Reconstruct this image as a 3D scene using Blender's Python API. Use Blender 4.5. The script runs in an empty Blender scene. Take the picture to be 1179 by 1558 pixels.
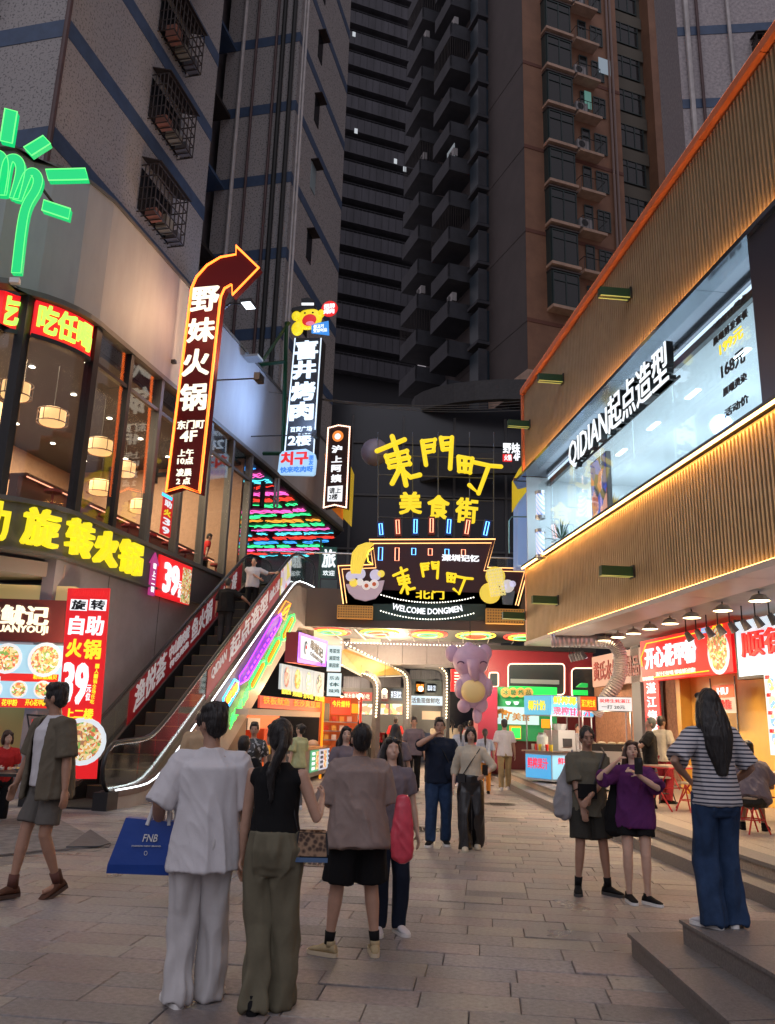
import bpy, math, random
import numpy as np
from mathutils import Vector, Matrix
random.seed(7)
S = bpy.context.scene
col = S.collection
V = Vector
# ---------------------------------------------------------------- camera
CAMZ, FPX, IW, IH = 1.6, 1250.0, 1179.0, 1558.0
PITCH, ROLL = math.atan(321 / FPX), math.radians(1.6)
cam_d = bpy.data.cameras.new('camera'); cam = bpy.data.objects.new('camera', cam_d); col.objects.link(cam)
CM = Matrix.Rotation(math.pi / 2 + PITCH, 3, 'X') @ Matrix.Rotation(ROLL, 3, 'Z')
cam.matrix_world = Matrix.Translation((0, 0, CAMZ)) @ CM.to_4x4()
cam_d.sensor_fit = 'VERTICAL'; cam_d.sensor_height = 36; cam_d.lens = FPX / IH * 36; cam_d.clip_end = 1000
S.camera = cam
# ---------------------------------------------------------------- night sky glow, one weak broad sun, exposure
W = bpy.data.worlds.new('World'); S.world = W; W.use_nodes = True
wn = W.node_tree.nodes; wl = W.node_tree.links
bg = wn['Background']; bg.inputs[0].default_value = (0.68, 0.61, 0.68, 1); bg.inputs[1].default_value = 0.44
sd = bpy.data.lights.new('town_glow', 'SUN'); sd.energy = 0.85; sd.angle = math.radians(60); sd.color = (0.85, 0.88, 1.0)
so = bpy.data.objects.new('town_glow', sd); col.objects.link(so); so.rotation_euler = (math.radians(42), 0, math.radians(-12))
S.view_settings.view_transform = 'Standard'; S.view_settings.look = 'None'; S.view_settings.exposure = 0.0; S.view_settings.gamma = 1
S.cycles.use_denoising = True
S.cycles.max_bounces = 6; S.cycles.diffuse_bounces = 3; S.cycles.glossy_bounces = 3; S.cycles.transmission_bounces = 5; S.cycles.transparent_max_bounces = 10
S.cycles.sample_clamp_indirect = 4.0; S.cycles.sample_clamp_direct = 12.0
S.cycles.caustics_reflective = False; S.cycles.caustics_refractive = False

# ---------------------------------------------------------------- picture to place
def ray(px, py): return CM @ V(((px - IW / 2) / FPX, -(py - IH / 2) / FPX, -1.0))
def gp(px, py, z=0.0):
    d = ray(px, py); return V((0, 0, CAMZ)) + d * ((z - CAMZ) / d.z)
def at(px, py, Y):
    d = ray(px, py); return V((0, 0, CAMZ)) + d * (Y / d.y)
def rz(deg): return Matrix.Rotation(math.radians(deg), 3, 'Z')

# ---------------------------------------------------------------- mesh builder
class MB:
    def __init__(s): s.v = []; s.f = []
    def add(s, vs, fs):
        n = len(s.v); s.v += [tuple(x) for x in vs]; s.f += [tuple(i + n for i in q) for q in fs]; return s
    def fix(s, f0):
        vol = 0.0; v = s.v
        for q in s.f[f0:]:
            a = v[q[0]]
            for i in range(1, len(q) - 1):
                b, c = v[q[i]], v[q[i + 1]]; vol += a[0] * (b[1] * c[2] - b[2] * c[1]) + a[1] * (b[2] * c[0] - b[0] * c[2]) + a[2] * (b[0] * c[1] - b[1] * c[0])
        if vol < 0: s.f[f0:] = [q[::-1] for q in s.f[f0:]]
        return s
    def box(s, a, b):
        x0, y0, z0 = [min(a[i], b[i]) for i in range(3)]; x1, y1, z1 = [max(a[i], b[i]) for i in range(3)]
        return s.add([(x0, y0, z0), (x1, y0, z0), (x1, y1, z0), (x0, y1, z0), (x0, y0, z1), (x1, y0, z1), (x1, y1, z1), (x0, y1, z1)],
                     [(0, 3, 2, 1), (4, 5, 6, 7), (0, 1, 5, 4), (1, 2, 6, 5), (2, 3, 7, 6), (3, 0, 4, 7)])
    def cbox(s, c, d): return s.box([c[i] - d[i] / 2 for i in range(3)], [c[i] + d[i] / 2 for i in range(3)])
    def prism(s, pts, vec):
        n = len(pts); vec = V(vec); p = [V(q) for q in pts]; f0 = len(s.f)
        return s.add(p + [q + vec for q in p], [tuple(range(n))[::-1], tuple(range(n, 2 * n))] + [(i, (i + 1) % n, n + (i + 1) % n, n + i) for i in range(n)]).fix(f0)
    def rings(s, rr, caps=True, closed=False):
        n = len(rr[0]); m = len(rr); vs = [p for r in rr for p in r]; fs = []
        for j in range(m if closed else m - 1):
            k = (j + 1) % m
            for i in range(n): fs.append((j * n + i, j * n + (i + 1) % n, k * n + (i + 1) % n, k * n + i))
        if caps and not closed: fs += [tuple(range(n))[::-1], tuple(range((m - 1) * n, m * n))]
        f0 = len(s.f); s.add(vs, fs); return s.fix(f0) if (caps or closed) else s
    def tube(s, pts, r, n=6, closed=False, flat=None, caps=True):
        pts = [V(p) for p in pts]; m = len(pts); rr = []
        rs = r if isinstance(r, list) else [r] * m
        up = None
        for i, p in enumerate(pts):
            a = pts[i - 1] if (i > 0 or closed) else p; b = pts[(i + 1) % m] if (i < m - 1 or closed) else p
            d = (b - a); d = d.normalized() if d.length > 1e-9 else V((0, 0, 1))
            if up is None:
                up = V((0, 0, 1)) if abs(d.z) < .9 else V((0, 1, 0))
            x = d.cross(up)
            if x.length < 1e-4: x = d.cross(V((1, 0, 0)))
            x.normalize(); y = x.cross(d).normalized(); up = y
            q = rs[i]; qx, qy = q if isinstance(q, (tuple, list)) else (q, q)
            rr.append([p + x * (qx * math.cos(2 * math.pi * k / n)) + y * (qy * math.sin(2 * math.pi * k / n)) for k in range(n)])
        return s.rings(rr, caps, closed)
    def cyl(s, a, b, r, r2=None, n=12): return s.tube([a, b], [r, r if r2 is None else r2], n)
    def ell(s, c, r, n=12, m=8, rot=None):
        rr = []
        c = V(c)
        for j in range(1, m):
            t = math.pi * j / m; ring = []
            for i in range(n):
                p = V((r[0] * math.sin(t) * math.cos(2 * math.pi * i / n), r[1] * math.sin(t) * math.sin(2 * math.pi * i / n), -r[2] * math.cos(t)))
                ring.append(c + (rot @ p if rot else p))
            rr.append(ring)
        n0 = len(s.v); f0 = len(s.f); s.rings(rr, False)
        pb = V((0, 0, -r[2])); pt = V((0, 0, r[2]))
        s.v += [tuple(c + (rot @ pb if rot else pb)), tuple(c + (rot @ pt if rot else pt))]; b = len(s.v) - 2
        L = n0 + (m - 2) * n
        for i in range(n): s.f.append((b, n0 + (i + 1) % n, n0 + i)); s.f.append((b + 1, L + i, L + (i + 1) % n))
        return s.fix(f0)
    def lathe(s, c, prof, n=16):
        c = V(c)
        return s.rings([[c + V((r * math.cos(2 * math.pi * i / n), r * math.sin(2 * math.pi * i / n), z)) for i in range(n)] for r, z in prof])
    def xf(s, M): s.v = [tuple(M @ V(p)) for p in s.v]; return s
    def mesh(s, name, smooth=False):
        me = bpy.data.meshes.new(name); me.from_pydata(s.v, [], s.f)
        if smooth: me.polygons.foreach_set('use_smooth', [True] * len(me.polygons))
        me.update(); return me

def tag(o, label=None, cat=None, group=None, kind=None):
    if label: o['label'] = label
    if cat: o['category'] = cat
    if group: o['group'] = group
    if kind: o['kind'] = kind
    return o
def part(name, mb, mat, parent=None, smooth=False, kind=None, label=None, loc=None):
    me = mb.mesh(name, smooth) if isinstance(mb, MB) else mb
    o = bpy.data.objects.new(name, me); col.objects.link(o)
    if mat is not None: me.materials.clear(); me.materials.append(mat)
    o.parent = parent
    if loc is not None: o.location = loc
    return tag(o, label, None, None, kind)
def top(name, mb, mat, label, cat, group=None, smooth=False): return tag(part(name, mb, mat, None, smooth), label, cat, group)
def struct(name, mb, mat, parent=None): return part(name, mb, mat, parent, kind=None if parent else 'structure')
def thing(name, label, cat, loc=(0, 0, 0), rot=0, group=None, M=None):
    o = bpy.data.objects.new(name, None); col.objects.link(o); o.empty_display_size = .1
    if M is not None: o.matrix_world = M
    else: o.location = loc; o.rotation_euler = (0, 0, math.radians(rot))
    return tag(o, label, cat, group)
def dup(o, loc, rot=None, label=None, parent=None):
    c = o.copy(); col.objects.link(c)
    if parent: c.parent = parent
    if loc is not None: c.location = loc
    if rot is not None: c.rotation_euler = (0, 0, math.radians(rot))
    if label: c['label'] = label
    for ch in list(o.children): dup(ch, None, None, None, c)
    return c

# ---------------------------------------------------------------- materials
_m = {}
ORD = 'first second third fourth fifth sixth seventh eighth ninth tenth eleventh twelfth thirteenth fourteenth fifteenth sixteenth'.split()
def mat(key, c, rough=.6, metal=0, noise=0, scale=8, bump=0, bscale=None, c2=None, emit=None, es=0, spec=.5, stretch=(1, 1, 1), voro=False, coords='Object', alpha=None):
    if key in _m: return _m[key]
    m = bpy.data.materials.new(key); m.use_nodes = True; n = m.node_tree.nodes; l = m.node_tree.links; b = n['Principled BSDF']
    b.inputs['Base Color'].default_value = (*c, 1); b.inputs['Roughness'].default_value = rough; b.inputs['Metallic'].default_value = metal
    b.inputs['Specular IOR Level'].default_value = spec
    tc = n.new('ShaderNodeTexCoord'); mp = n.new('ShaderNodeMapping'); l.new(tc.outputs[coords], mp.inputs[0]); mp.inputs['Scale'].default_value = stretch
    if noise or c2:
        if voro:
            t = n.new('ShaderNodeTexVoronoi'); fac = t.outputs['Distance']
        else:
            t = n.new('ShaderNodeTexNoise'); t.inputs['Detail'].default_value = 6; t.inputs['Roughness'].default_value = .65; fac = t.outputs['Fac']
        t.inputs['Scale'].default_value = scale; l.new(mp.outputs[0], t.inputs['Vector'])
        r = n.new('ShaderNodeValToRGB'); l.new(fac, r.inputs[0]); r.color_ramp.elements[0].position = .32; r.color_ramp.elements[1].position = .68
        k = c2 if c2 else tuple(x * (1 - noise) for x in c); hi = c if c2 else tuple(min(1, x * (1 + noise)) for x in c)
        r.color_ramp.elements[0].color = (*k, 1); r.color_ramp.elements[1].color = (*hi, 1); l.new(r.outputs[0], b.inputs['Base Color'])
    if bump:
        t2 = n.new('ShaderNodeTexNoise'); t2.inputs['Scale'].default_value = bscale or scale * 4; t2.inputs['Detail'].default_value = 5; l.new(mp.outputs[0], t2.inputs['Vector'])
        bp = n.new('ShaderNodeBump'); bp.inputs['Strength'].default_value = bump; bp.inputs['Distance'].default_value = .02; l.new(t2.outputs['Fac'], bp.inputs['Height']); l.new(bp.outputs[0], b.inputs['Normal'])
    if emit: b.inputs['Emission Color'].default_value = (*emit, 1); b.inputs['Emission Strength'].default_value = es
    if alpha is not None: b.inputs['Alpha'].default_value = alpha
    _m[key] = m; return m
def glow(key, c, s=1.0): return mat('glow_' + key, (c[0] * .3, c[1] * .3, c[2] * .3), .5, emit=c, es=s)
def nodes(m): return m.node_tree.nodes, m.node_tree.links, m.node_tree.nodes['Principled BSDF']
def print_mat(key, cols, scale=30, es=1.0, dist='vor', stretch=(1, 1, 1)):
    """lit printed picture: patches of several colours"""
    if key in _m: return _m[key]
    m = mat(key, cols[0], .4); n, l, b = nodes(m)
    tc = n.new('ShaderNodeTexCoord'); mp = n.new('ShaderNodeMapping'); mp.inputs['Scale'].default_value = stretch; l.new(tc.outputs['Object'], mp.inputs[0])
    t0 = n.new('ShaderNodeTexNoise'); t0.inputs['Scale'].default_value = scale * .4; l.new(mp.outputs[0], t0.inputs['Vector'])
    ad = n.new('ShaderNodeVectorMath'); ad.operation = 'MULTIPLY_ADD'; l.new(t0.outputs['Color'], ad.inputs[0]); ad.inputs[1].default_value = (.12,) * 3; l.new(mp.outputs[0], ad.inputs[2])
    t = n.new('ShaderNodeTexVoronoi'); t.inputs['Scale'].default_value = scale; l.new(ad.outputs[0], t.inputs['Vector'])
    sp = n.new('ShaderNodeSeparateColor'); l.new(t.outputs['Color'], sp.inputs[0])
    r = n.new('ShaderNodeValToRGB'); r.color_ramp.interpolation = 'CONSTANT'; e = r.color_ramp.elements
    while len(e) < len(cols): e.new(.5)
    for i, c in enumerate(cols): e[i].position = i / len(cols); e[i].color = (*c, 1)
    l.new(sp.outputs[0], r.inputs[0]); l.new(r.outputs[0], b.inputs['Base Color']); l.new(r.outputs[0], b.inputs['Emission Color']); b.inputs['Emission Strength'].default_value = es
    return m
def glass(key, c=(.8, .9, .92), a=.18, rough=.03):
    if key in _m: return _m[key]
    m = bpy.data.materials.new(key); m.use_nodes = True; n = m.node_tree.nodes; l = m.node_tree.links; n.remove(n['Principled BSDF'])
    o = n['Material Output']; g = n.new('ShaderNodeBsdfGlossy'); g.inputs['Roughness'].default_value = rough; t = n.new('ShaderNodeBsdfTransparent'); t.inputs[0].default_value = (*[x ** .5 for x in c], 1)
    f = n.new('ShaderNodeLayerWeight'); f.inputs[0].default_value = .5; pw = n.new('ShaderNodeMath'); pw.operation = 'POWER'; pw.inputs[1].default_value = 4; mx = n.new('ShaderNodeMixShader'); ad = n.new('ShaderNodeMath'); ad.operation = 'MULTIPLY_ADD'; ad.inputs[1].default_value = .6; ad.inputs[2].default_value = a
    l.new(f.outputs['Facing'], pw.inputs[0]); l.new(pw.outputs[0], ad.inputs[0]); l.new(ad.outputs[0], mx.inputs[0]); l.new(t.outputs[0], mx.inputs[1]); l.new(g.outputs[0], mx.inputs[2]); l.new(mx.outputs[0], o.inputs[0])
    _m[key] = m; return m
BLACK = mat('black_metal', (.015, .015, .017), .4); DGREY = mat('dark_grey_paint', (.06, .06, .065), .5, noise=.2); STEEL = mat('steel', (.45, .45, .46), .3, 1, noise=.15, scale=20)
WHITE = mat('white_paint', (.75, .74, .72), .5); CLEAR = glass('clear_glass', (.9, .95, .95), .04); GREENG = mat('dark_green_metal', (.01, .05, .02), .35)

# ---------------------------------------------------------------- text
_tc = {}
def text_mesh(s, bold=.02, ext=.02):
    k = (s, bold, ext)
    if k not in _tc:
        cu = bpy.data.curves.new('lettering', 'FONT'); cu.body = s; cu.offset = .004; cu.extrude = ext; cu.resolution_u = 2; cu.space_line = 1.0
        o = bpy.data.objects.new('lettering', cu); me = bpy.data.meshes.new_from_object(o); bpy.data.objects.remove(o)
        n = len(me.vertices); a = np.empty(n * 3, np.float32); me.vertices.foreach_get('co', a); fs = [tuple(p.vertices) for p in me.polygons]
        bpy.data.meshes.remove(me); a = a.reshape(-1, 3); A = [a]; F = list(fs); bb = bold * .75
        for i, (dx, dy) in enumerate([(bb, bb * .6), (-bb, bb * .6), (bb, -bb * .6), (-bb, -bb * .6)] if bold > .015 else []):
            q = a.copy(); q[:, 0] += dx; q[:, 1] += dy; q[:, 2] += .02 * (i + 1); A.append(q); F += [tuple(x + n * (i + 1) for x in f_) for f_ in fs]
        _tc[k] = (np.concatenate(A) if n else a, F)
    return _tc[k]
def text_mb(s, cx, cz, w, h, depth=.03, bold=.02, y=0, fit=True, shear=0, angle=0):
    """text centred on (cx,cz) in a local XZ plane, proud of y towards -y"""
    a, fs = text_mesh(s, bold, .5)
    if len(a) == 0: return MB()
    lo, hi = a.min(0), a.max(0); sz = hi - lo
    sx, sz_ = w / sz[0], h / sz[1]
    if not fit: sx = sz_ = min(sx, sz_)
    m = MB(); x = (a[:, 0] - (lo[0] + hi[0]) / 2) * sx; z = (a[:, 1] - (lo[1] + hi[1]) / 2) * sz_; x = x + z * shear
    ca, sa = math.cos(math.radians(angle)), math.sin(math.radians(angle)); xr = x * ca - z * sa; zr = x * sa + z * ca
    yy = y - depth / 2 - a[:, 2] * depth
    m.v = [tuple(q) for q in np.stack([cx + xr, yy, cz + zr], 1).tolist()]; m.f = list(fs); return m

# ---------------------------------------------------------------- a vertical plane used to set out signs and facades
class Plane:
    """origin o, heading of its outward normal n; local x = right as seen from outside, z up, -y outwards"""
    def __init__(s, o, normal_deg):
        s.o = V(o); a = math.radians(normal_deg); s.n = V((math.cos(a), math.sin(a), 0)); s.r = V((0, 0, 1)).cross(s.n); s.rot = normal_deg + 90
    def P(s, px, py, off=0):
        d = ray(px, py); o = s.o + s.n * off; t = (o - V((0, 0, CAMZ))).dot(s.n) / d.dot(s.n); p = V((0, 0, CAMZ)) + d * t - o
        return p.dot(s.r), p.z + o.z
    def W(s, x, out, z): return s.o + s.r * x + s.n * out + V((0, 0, z - s.o.z))
    def rect(s, x0, y0, x1, y1, off=0):
        A = s.P(x0, y0, off); B = s.P(x1, y0, off); C = s.P(x1, y1, off); D = s.P(x0, y1, off)
        return (A[0] + D[0]) / 2, (C[1] + D[1]) / 2, (B[0] + C[0]) / 2, (A[1] + B[1]) / 2     # xmin,zmin,xmax,zmax
    def thing(s, name, label, cat, x=0, z=0, out=0, group=None):
        t = thing(name, label, cat, s.W(x, out, z), s.rot, group); t['_x'] = 0
        del t['_x']; return t
# ================================================================= GROUND
PAV = [mat('paver_grey', (.235, .215, .215), .58, noise=.3, scale=26, bump=.35, bscale=160), mat('paver_rose', (.27, .225, .215), .6, noise=.3, scale=22, bump=.35, bscale=160),
       mat('paver_dark', (.17, .16, .165), .55, noise=.35, scale=30, bump=.4, bscale=150), mat('paver_sand', (.29, .26, .235), .62, noise=.25, scale=24, bump=.3, bscale=150)]
for pm in PAV:                                    # worn, faintly shiny granite with stains
    n, l, b = nodes(pm); tc = n.new('ShaderNodeTexCoord'); gm = n.new('ShaderNodeNewGeometry'); t = n.new('ShaderNodeTexNoise'); t.inputs['Scale'].default_value = .9; t.inputs['Detail'].default_value = 5
    l.new(gm.outputs['Position'], t.inputs['Vector']); r = n.new('ShaderNodeMapRange'); r.inputs[1].default_value = .3; r.inputs[2].default_value = .7; r.inputs[3].default_value = .26; r.inputs[4].default_value = .62
    l.new(t.outputs['Fac'], r.inputs[0]); l.new(r.outputs[0], b.inputs['Roughness'])
    mx = n.new('ShaderNodeMix'); mx.data_type = 'RGBA'; mx.blend_type = 'MULTIPLY'; mx.inputs[0].default_value = 1
    r2 = n.new('ShaderNodeMapRange'); r2.inputs[1].default_value = .25; r2.inputs[2].default_value = .75; r2.inputs[3].default_value = .5; r2.inputs[4].default_value = 1.35; l.new(t.outputs['Fac'], r2.inputs[0])
    cv = n.new('ShaderNodeCombineColor'); [l.new(r2.outputs[0], cv.inputs[i]) for i in range(3)]
    vo = n.new('ShaderNodeTexVoronoi'); vo.inputs['Scale'].default_value = 4.6; l.new(gm.outputs['Position'], vo.inputs['Vector']); vr = n.new('ShaderNodeMapRange'); vr.inputs[1].default_value = .05; vr.inputs[2].default_value = .085; vr.inputs[3].default_value = .38; vr.inputs[4].default_value = 1; l.new(vo.outputs['Distance'], vr.inputs[0])
    m3 = n.new('ShaderNodeMath'); m3.operation = 'MULTIPLY'; l.new(vr.outputs[0], m3.inputs[0]); l.new(r2.outputs[0], m3.inputs[1])
    for i in range(3): l.new(m3.outputs[0], cv.inputs[i])
    src = b.inputs['Base Color'].links[0].from_socket; l.new(src, mx.inputs[6]); l.new(cv.outputs[0], mx.inputs[7]); l.new(mx.outputs[2], b.inputs['Base Color'])
ground = struct('pavement', MB().box((-60, -8, -.5), (60, 90, -.035)), mat('joint_dirt', (.05, .045, .042), .9, noise=.4, scale=12))
PW, PH, PA = .60, .30, math.radians(-7)
ca, sa = math.cos(PA), math.sin(PA)
def paver_mb(c, w, h, z0=-.034, z1=0.0):
    m = MB(); e = .005
    def R(i, z): return [(c[0] + x * ca - y * sa, c[1] + x * sa + y * ca, z + c[2] + c[3] * x + c[4] * y) for x, y in ((-w / 2 + i, -h / 2 + i), (w / 2 - i, -h / 2 + i), (w / 2 - i, h / 2 - i), (-w / 2 + i, h / 2 - i))]
    return m.rings([R(0, z0), R(0, z1 - e), R(e, z1)])
cells = []
rr = random.Random(3)
for j in range(4, 190):
    offx = rr.choice([0, .2, .4, .1, .3, .5]); y = 2.5 + j * PH - 1.5
    x = -16 + offx
    while x < 16:
        w = rr.choice([.6, .6, .6, .9, .45])
        cx, cy = (x + w / 2) * ca - y * sa, (x + w / 2) * sa + y * ca; x += w
        if 3.2 < cy < 45 and abs(cx) < 3.2 + cy * .52 and not (cx > 4.0 and cy < 40): cells.append((cy, cx, w))
cells.sort()
shown = [c for c in cells if abs(c[1]) < .48 * c[0] + .35 and c[0] > 3.9]
near = set(shown[:296]); far = MB(); fi = []; cache = {}
for c in cells:
    cy, cx, w = c; k = rr.choices([0, 1, 2, 3], [5, 4, 1, 3])[0]; tz, ta, tb = rr.gauss(0, .0012), rr.gauss(0, .002), rr.gauss(0, .002)
    if rr.random() < .07: tz += .005; ta += rr.uniform(-.012, .012); tb += rr.uniform(-.02, .02)
    if c in near:
        key = (w, k)
        if key not in cache:
            me = paver_mb((0, 0, 0, 0, 0), w - .006, PH - .006).mesh('paver'); me.materials.append(PAV[k]); cache[key] = me
        o = bpy.data.objects.new('paver', cache[key]); col.objects.link(o); o.parent = ground; o.location = (cx, cy, tz); o.rotation_euler = (ta, tb, 0)
    else:
        f0 = len(far.f); m = paver_mb((cx, cy, tz, ta if cy < 25 else 0, tb if cy < 25 else 0), w - .006, PH - .006); far.add(m.v, m.f); fi += [k] * (len(far.f) - f0)
fo = struct('paver', far, PAV[0], ground); fo['kind'] = 'stuff'
for k in (1, 2, 3): fo.data.materials.append(PAV[k])
fo.data.polygons.foreach_set('material_index', fi)
IRON = mat('cast_iron', (.045, .04, .04), .45, .6, noise=.4, scale=20, bump=.5, bscale=60)
for i, (px, py, lb) in enumerate([(488, 1312, 'round iron manhole cover in the paving between the handbag woman and the beige shirt man'), (640, 1262, 'small oval drain cover in the paving behind the beige shirt man'), (760, 1224, 'far round manhole cover in the paving before the capped man')]):
    p = gp(px, py); t = thing('manhole_cover', lb, 'manhole cover', (p.x, p.y, .002), 0, 'manhole covers in the paving')
    part('rim', MB().lathe((0, 0, 0), [(.31, 0), (.31, .006), (.34, .006), (.34, 0)], 28), IRON, t)
    m = MB().lathe((0, 0, -.001), [(.30, 0), (.30, .004)], 28)
    for a in range(-4, 5):
        for b_ in range(-4, 5):
            if a * a + b_ * b_ < 17: m.cbox((a * .06, b_ * .06, .006), (.04, .016, .006))
    part('plate', m, IRON, t)
# worn mat and loose boards on the ground at left, gap in the paving
gm_ = [gp(-60, 1262), gp(70, 1238), gp(166, 1290), gp(60, 1297), gp(-60, 1310)]
top('rubber_mat', MB().prism([(p.x, p.y, .004) for p in gm_], (0, 0, .02)), mat('mat_grey', (.20, .18, .17), .8, noise=.35, scale=6, bump=.6, bscale=90), 'ribbed grey mat lying on the paving behind the walking man', 'mat')
gm_ = [gp(100, 1293), gp(137, 1266), gp(168, 1287), gp(150, 1292)]
top('rubber_sheet', MB().prism([(p.x, p.y, .026) for p in gm_], (0, 0, .012)), mat('sheet_slate', (.05, .055, .07), .6, noise=.3, scale=9), 'dark slate triangular sheet on the tip of the grey mat', 'mat')

# ---- platform with two steps on the right
STEP = mat('step_granite', (.20, .185, .18), .5, noise=.35, scale=60, bump=.15, bscale=200, c2=(.11, .10, .10))
PLAT = mat('platform_granite', (.36, .30, .25), .55, noise=.25, scale=40, bump=.2, bscale=120)
edge = [(4.45, 4.6), (4.32, 6.0), (4.12, 8.0), (4.0, 10), (3.92, 12), (3.86, 14), (3.8, 17), (3.76, 20), (3.74, 23), (3.72, 27), (3.7, 34)]
plat = struct('platform', MB().prism([(x, y, -.3) for x, y in edge] + [(16, 34, -.3), (16, 4.6, -.3)], (0, 0, .6)), PLAT)
e1 = [(x - .36, y) for x, y in edge]
for i in range(len(edge) - 1):
    a, b = e1[i], e1[i + 1]; c, d = edge[i + 1], edge[i]
    struct('step', MB().prism([(a[0], a[1] + .004, -.2), (b[0], b[1], -.2), (c[0] - .002, c[1], -.2), (d[0] - .002, d[1] + .004, -.2)], (0, 0, .348)), STEP, plat)
    struct('step', MB().prism([(d[0] - .03, d[1] + .004, .262), (c[0] - .03, c[1], .262), (c[0] + .3, c[1], .262), (d[0] + .3, d[1] + .004, .262)], (0, 0, .043)), STEP, plat)
for i in range(1, 9):                              # platform floor tiles near the edge
    for k in range(4):
        y0 = 6.2 + (i - 1) * 1.0; x0 = 4.55 + k * .9
        struct('tile', MB().box((x0 + .004, y0 + .004, .3), (x0 + .896, y0 + .996, .304)), mat('plat_tile%d' % ((i + k) % 2), (.36 - .05 * ((i + k) % 2), .30 - .04 * ((i + k) % 2), .25 - .03 * ((i + k) % 2)), .5, noise=.25, scale=30, bump=.2, bscale=120), plat)
# ---- foreground block of two steps
def bl(px, py, z): p = gp(px, py, z); return (p.x, p.y)
A0 = bl(960, 1420, .155); A1 = bl(1179, 1610, .155); U0 = bl(1038, 1400, .31); U1 = bl(1179, 1480, .31)
dA = V((A1[0] - A0[0], A1[1] - A0[1])); dU = V((U1[0] - U0[0], U1[1] - U0[1]))
A2 = (A0[0] + dA[0] * 1.6, A0[1] + dA[1] * 1.6); U2 = (U0[0] + dU[0] * 2.2, U0[1] + dU[1] * 2.2)
bk = V((A0[0], A0[1])) + V((2.6, .38)); bu = V((U0[0], U0[1])) + V((1.9, -.1))
stp = struct('stepped_block', MB().prism([(*A0, -.3), (*A2, -.3), (A2[0] + 2.5, A2[1], -.3), (bk[0], bk[1], -.3)], (0, 0, .43)), STEP)
def slab_seg(P0, P1, B0, z0, z1, n):
    P0, P1 = V(P0), V(P1)
    for i in range(n):
        a = P0.lerp(P1, i / n); b = P0.lerp(P1, (i + 1) / n - .004); w = V(B0)
        struct('slab', MB().prism([(a.x, a.y, z0), (b.x, b.y, z0), (b.x + w.x, b.y + w.y, z0), (a.x + w.x, a.y + w.y, z0)], (0, 0, z1 - z0)), STEP, stp)
slab_seg((A0[0] - .025, A0[1] + .01), (A2[0] - .025, A2[1]), (.95, .16), .1302, .158, 4)
struct('riser', MB().prism([(*U0, .158), (*U2, .158), (U2[0] + 2.0, U2[1], .158), (bu[0], bu[1], .158)], (0, 0, .132)), STEP, stp)
slab_seg((U0[0] - .02, U0[1] + .01), (U2[0] - .02, U2[1]), (1.5, .1), .2902, .312, 4)

# ================================================================= LEFT BUILDING  (x = along the facade away from us, out = towards the street)
O_L = V((-4.84, 14.89, 0)); vL = V((math.cos(math.radians(-13)), math.sin(math.radians(-13)), 0))
PL = Plane(O_L - vL * 2.2, -13)
def plan(x_end, R=2.0, cx=1.6, tail=9, off=0, seg=9):
    pts = [(x_end, off)] + ([(cx, off)])
    for i in range(1, seg + 1):
        t = math.radians(90 * i / seg); pts.append((cx - (R + off) * math.sin(t), -R + (R + off) * math.cos(t)))
    pts.append((cx - R - off, -R - tail)); return pts
def strip(mb, pts, z0, z1, th):
    """wall following plan points (x,out) in local coords; th thickness inwards"""
    outer = [V((x, -o, 0)) for x, o in pts]; rr_ = []
    for i, p in enumerate(outer):
        a = outer[max(0, i - 1)]; b = outer[min(len(outer) - 1, i + 1)]; d = (b - a).normalized(); nn = V((-d.y, d.x, 0))      # inward
        if nn.dot(V((0, 1, 0))) < -.5: nn = -nn
        q = p + nn * (-th if nn.x < -.01 and False else th)
        rr_.append([(p.x, p.y, z0), (p.x, p.y, z1), (q.x, q.y, z1), (q.x, q.y, z0)])
    return mb.rings(rr_)
PLASTER = mat('facade_plaster', (.31, .31, .325), .6, noise=.12, scale=1.2, bump=.05, bscale=30, stretch=(1, 1, .25))
BAND = mat('band_grey', (.09, .09, .095), .45, noise=.15, scale=3)
FRAME = mat('frame_black', (.012, .012, .014), .35)
FR2 = mat('frame_grey', (.10, .095, .09), .45)
lb = PL.thing('restaurant_building', 'grey corner restaurant building with tall glazed upper floor beside the escalator', 'building')
m = MB(); strip(m, plan(22.0, seg=4), 10.2, 13.25, .25); part('parapet_wall', m, PLASTER, lb)
m = MB(); strip(m, plan(22.0, seg=4, off=.04), 13.25, 13.33, .35); part('coping', m, FR2, lb)
m = MB(); strip(m, plan(22.0, off=.06), 10.08, 10.2, .30); part('head_trim', m, FR2, lb)
m = MB(); strip(m, plan(11.6, off=.10), 4.72, 5.62, .3); part('fascia_band', m, BAND, lb)
m = MB(); strip(m, plan(11.6, off=.18), 5.62, 5.72, .4); part('sill', m, FR2, lb)
m = MB(); strip(m, plan(11.6, off=.16), 4.66, 4.72, .4); part('lip', m, FR2, lb)
CURV = plan(10.9, off=-.10)
posts = [(10.9, 0), (9.35, 0), (7.75, 0), (6.2, 0), (4.65, 0), (3.1, 0)]
def arc(t, off=0): t = math.radians(t); return (1.6 - (2 + off) * math.sin(t), -2 + (2 + off) * math.cos(t))
posts += [arc(-2, -.02), arc(48, -.02), arc(88, -.02)]
for i, (x, o) in enumerate(posts):
    w = .07 if i < 6 else .10
    part('post', MB().box((x - w, -o - .02, 5.72), (x + w, -o + .2, 10.08)), FRAME if i >= 5 else FR2, lb)
GL = glass('restaurant_glass', (.86, .88, .9), .05)
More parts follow.
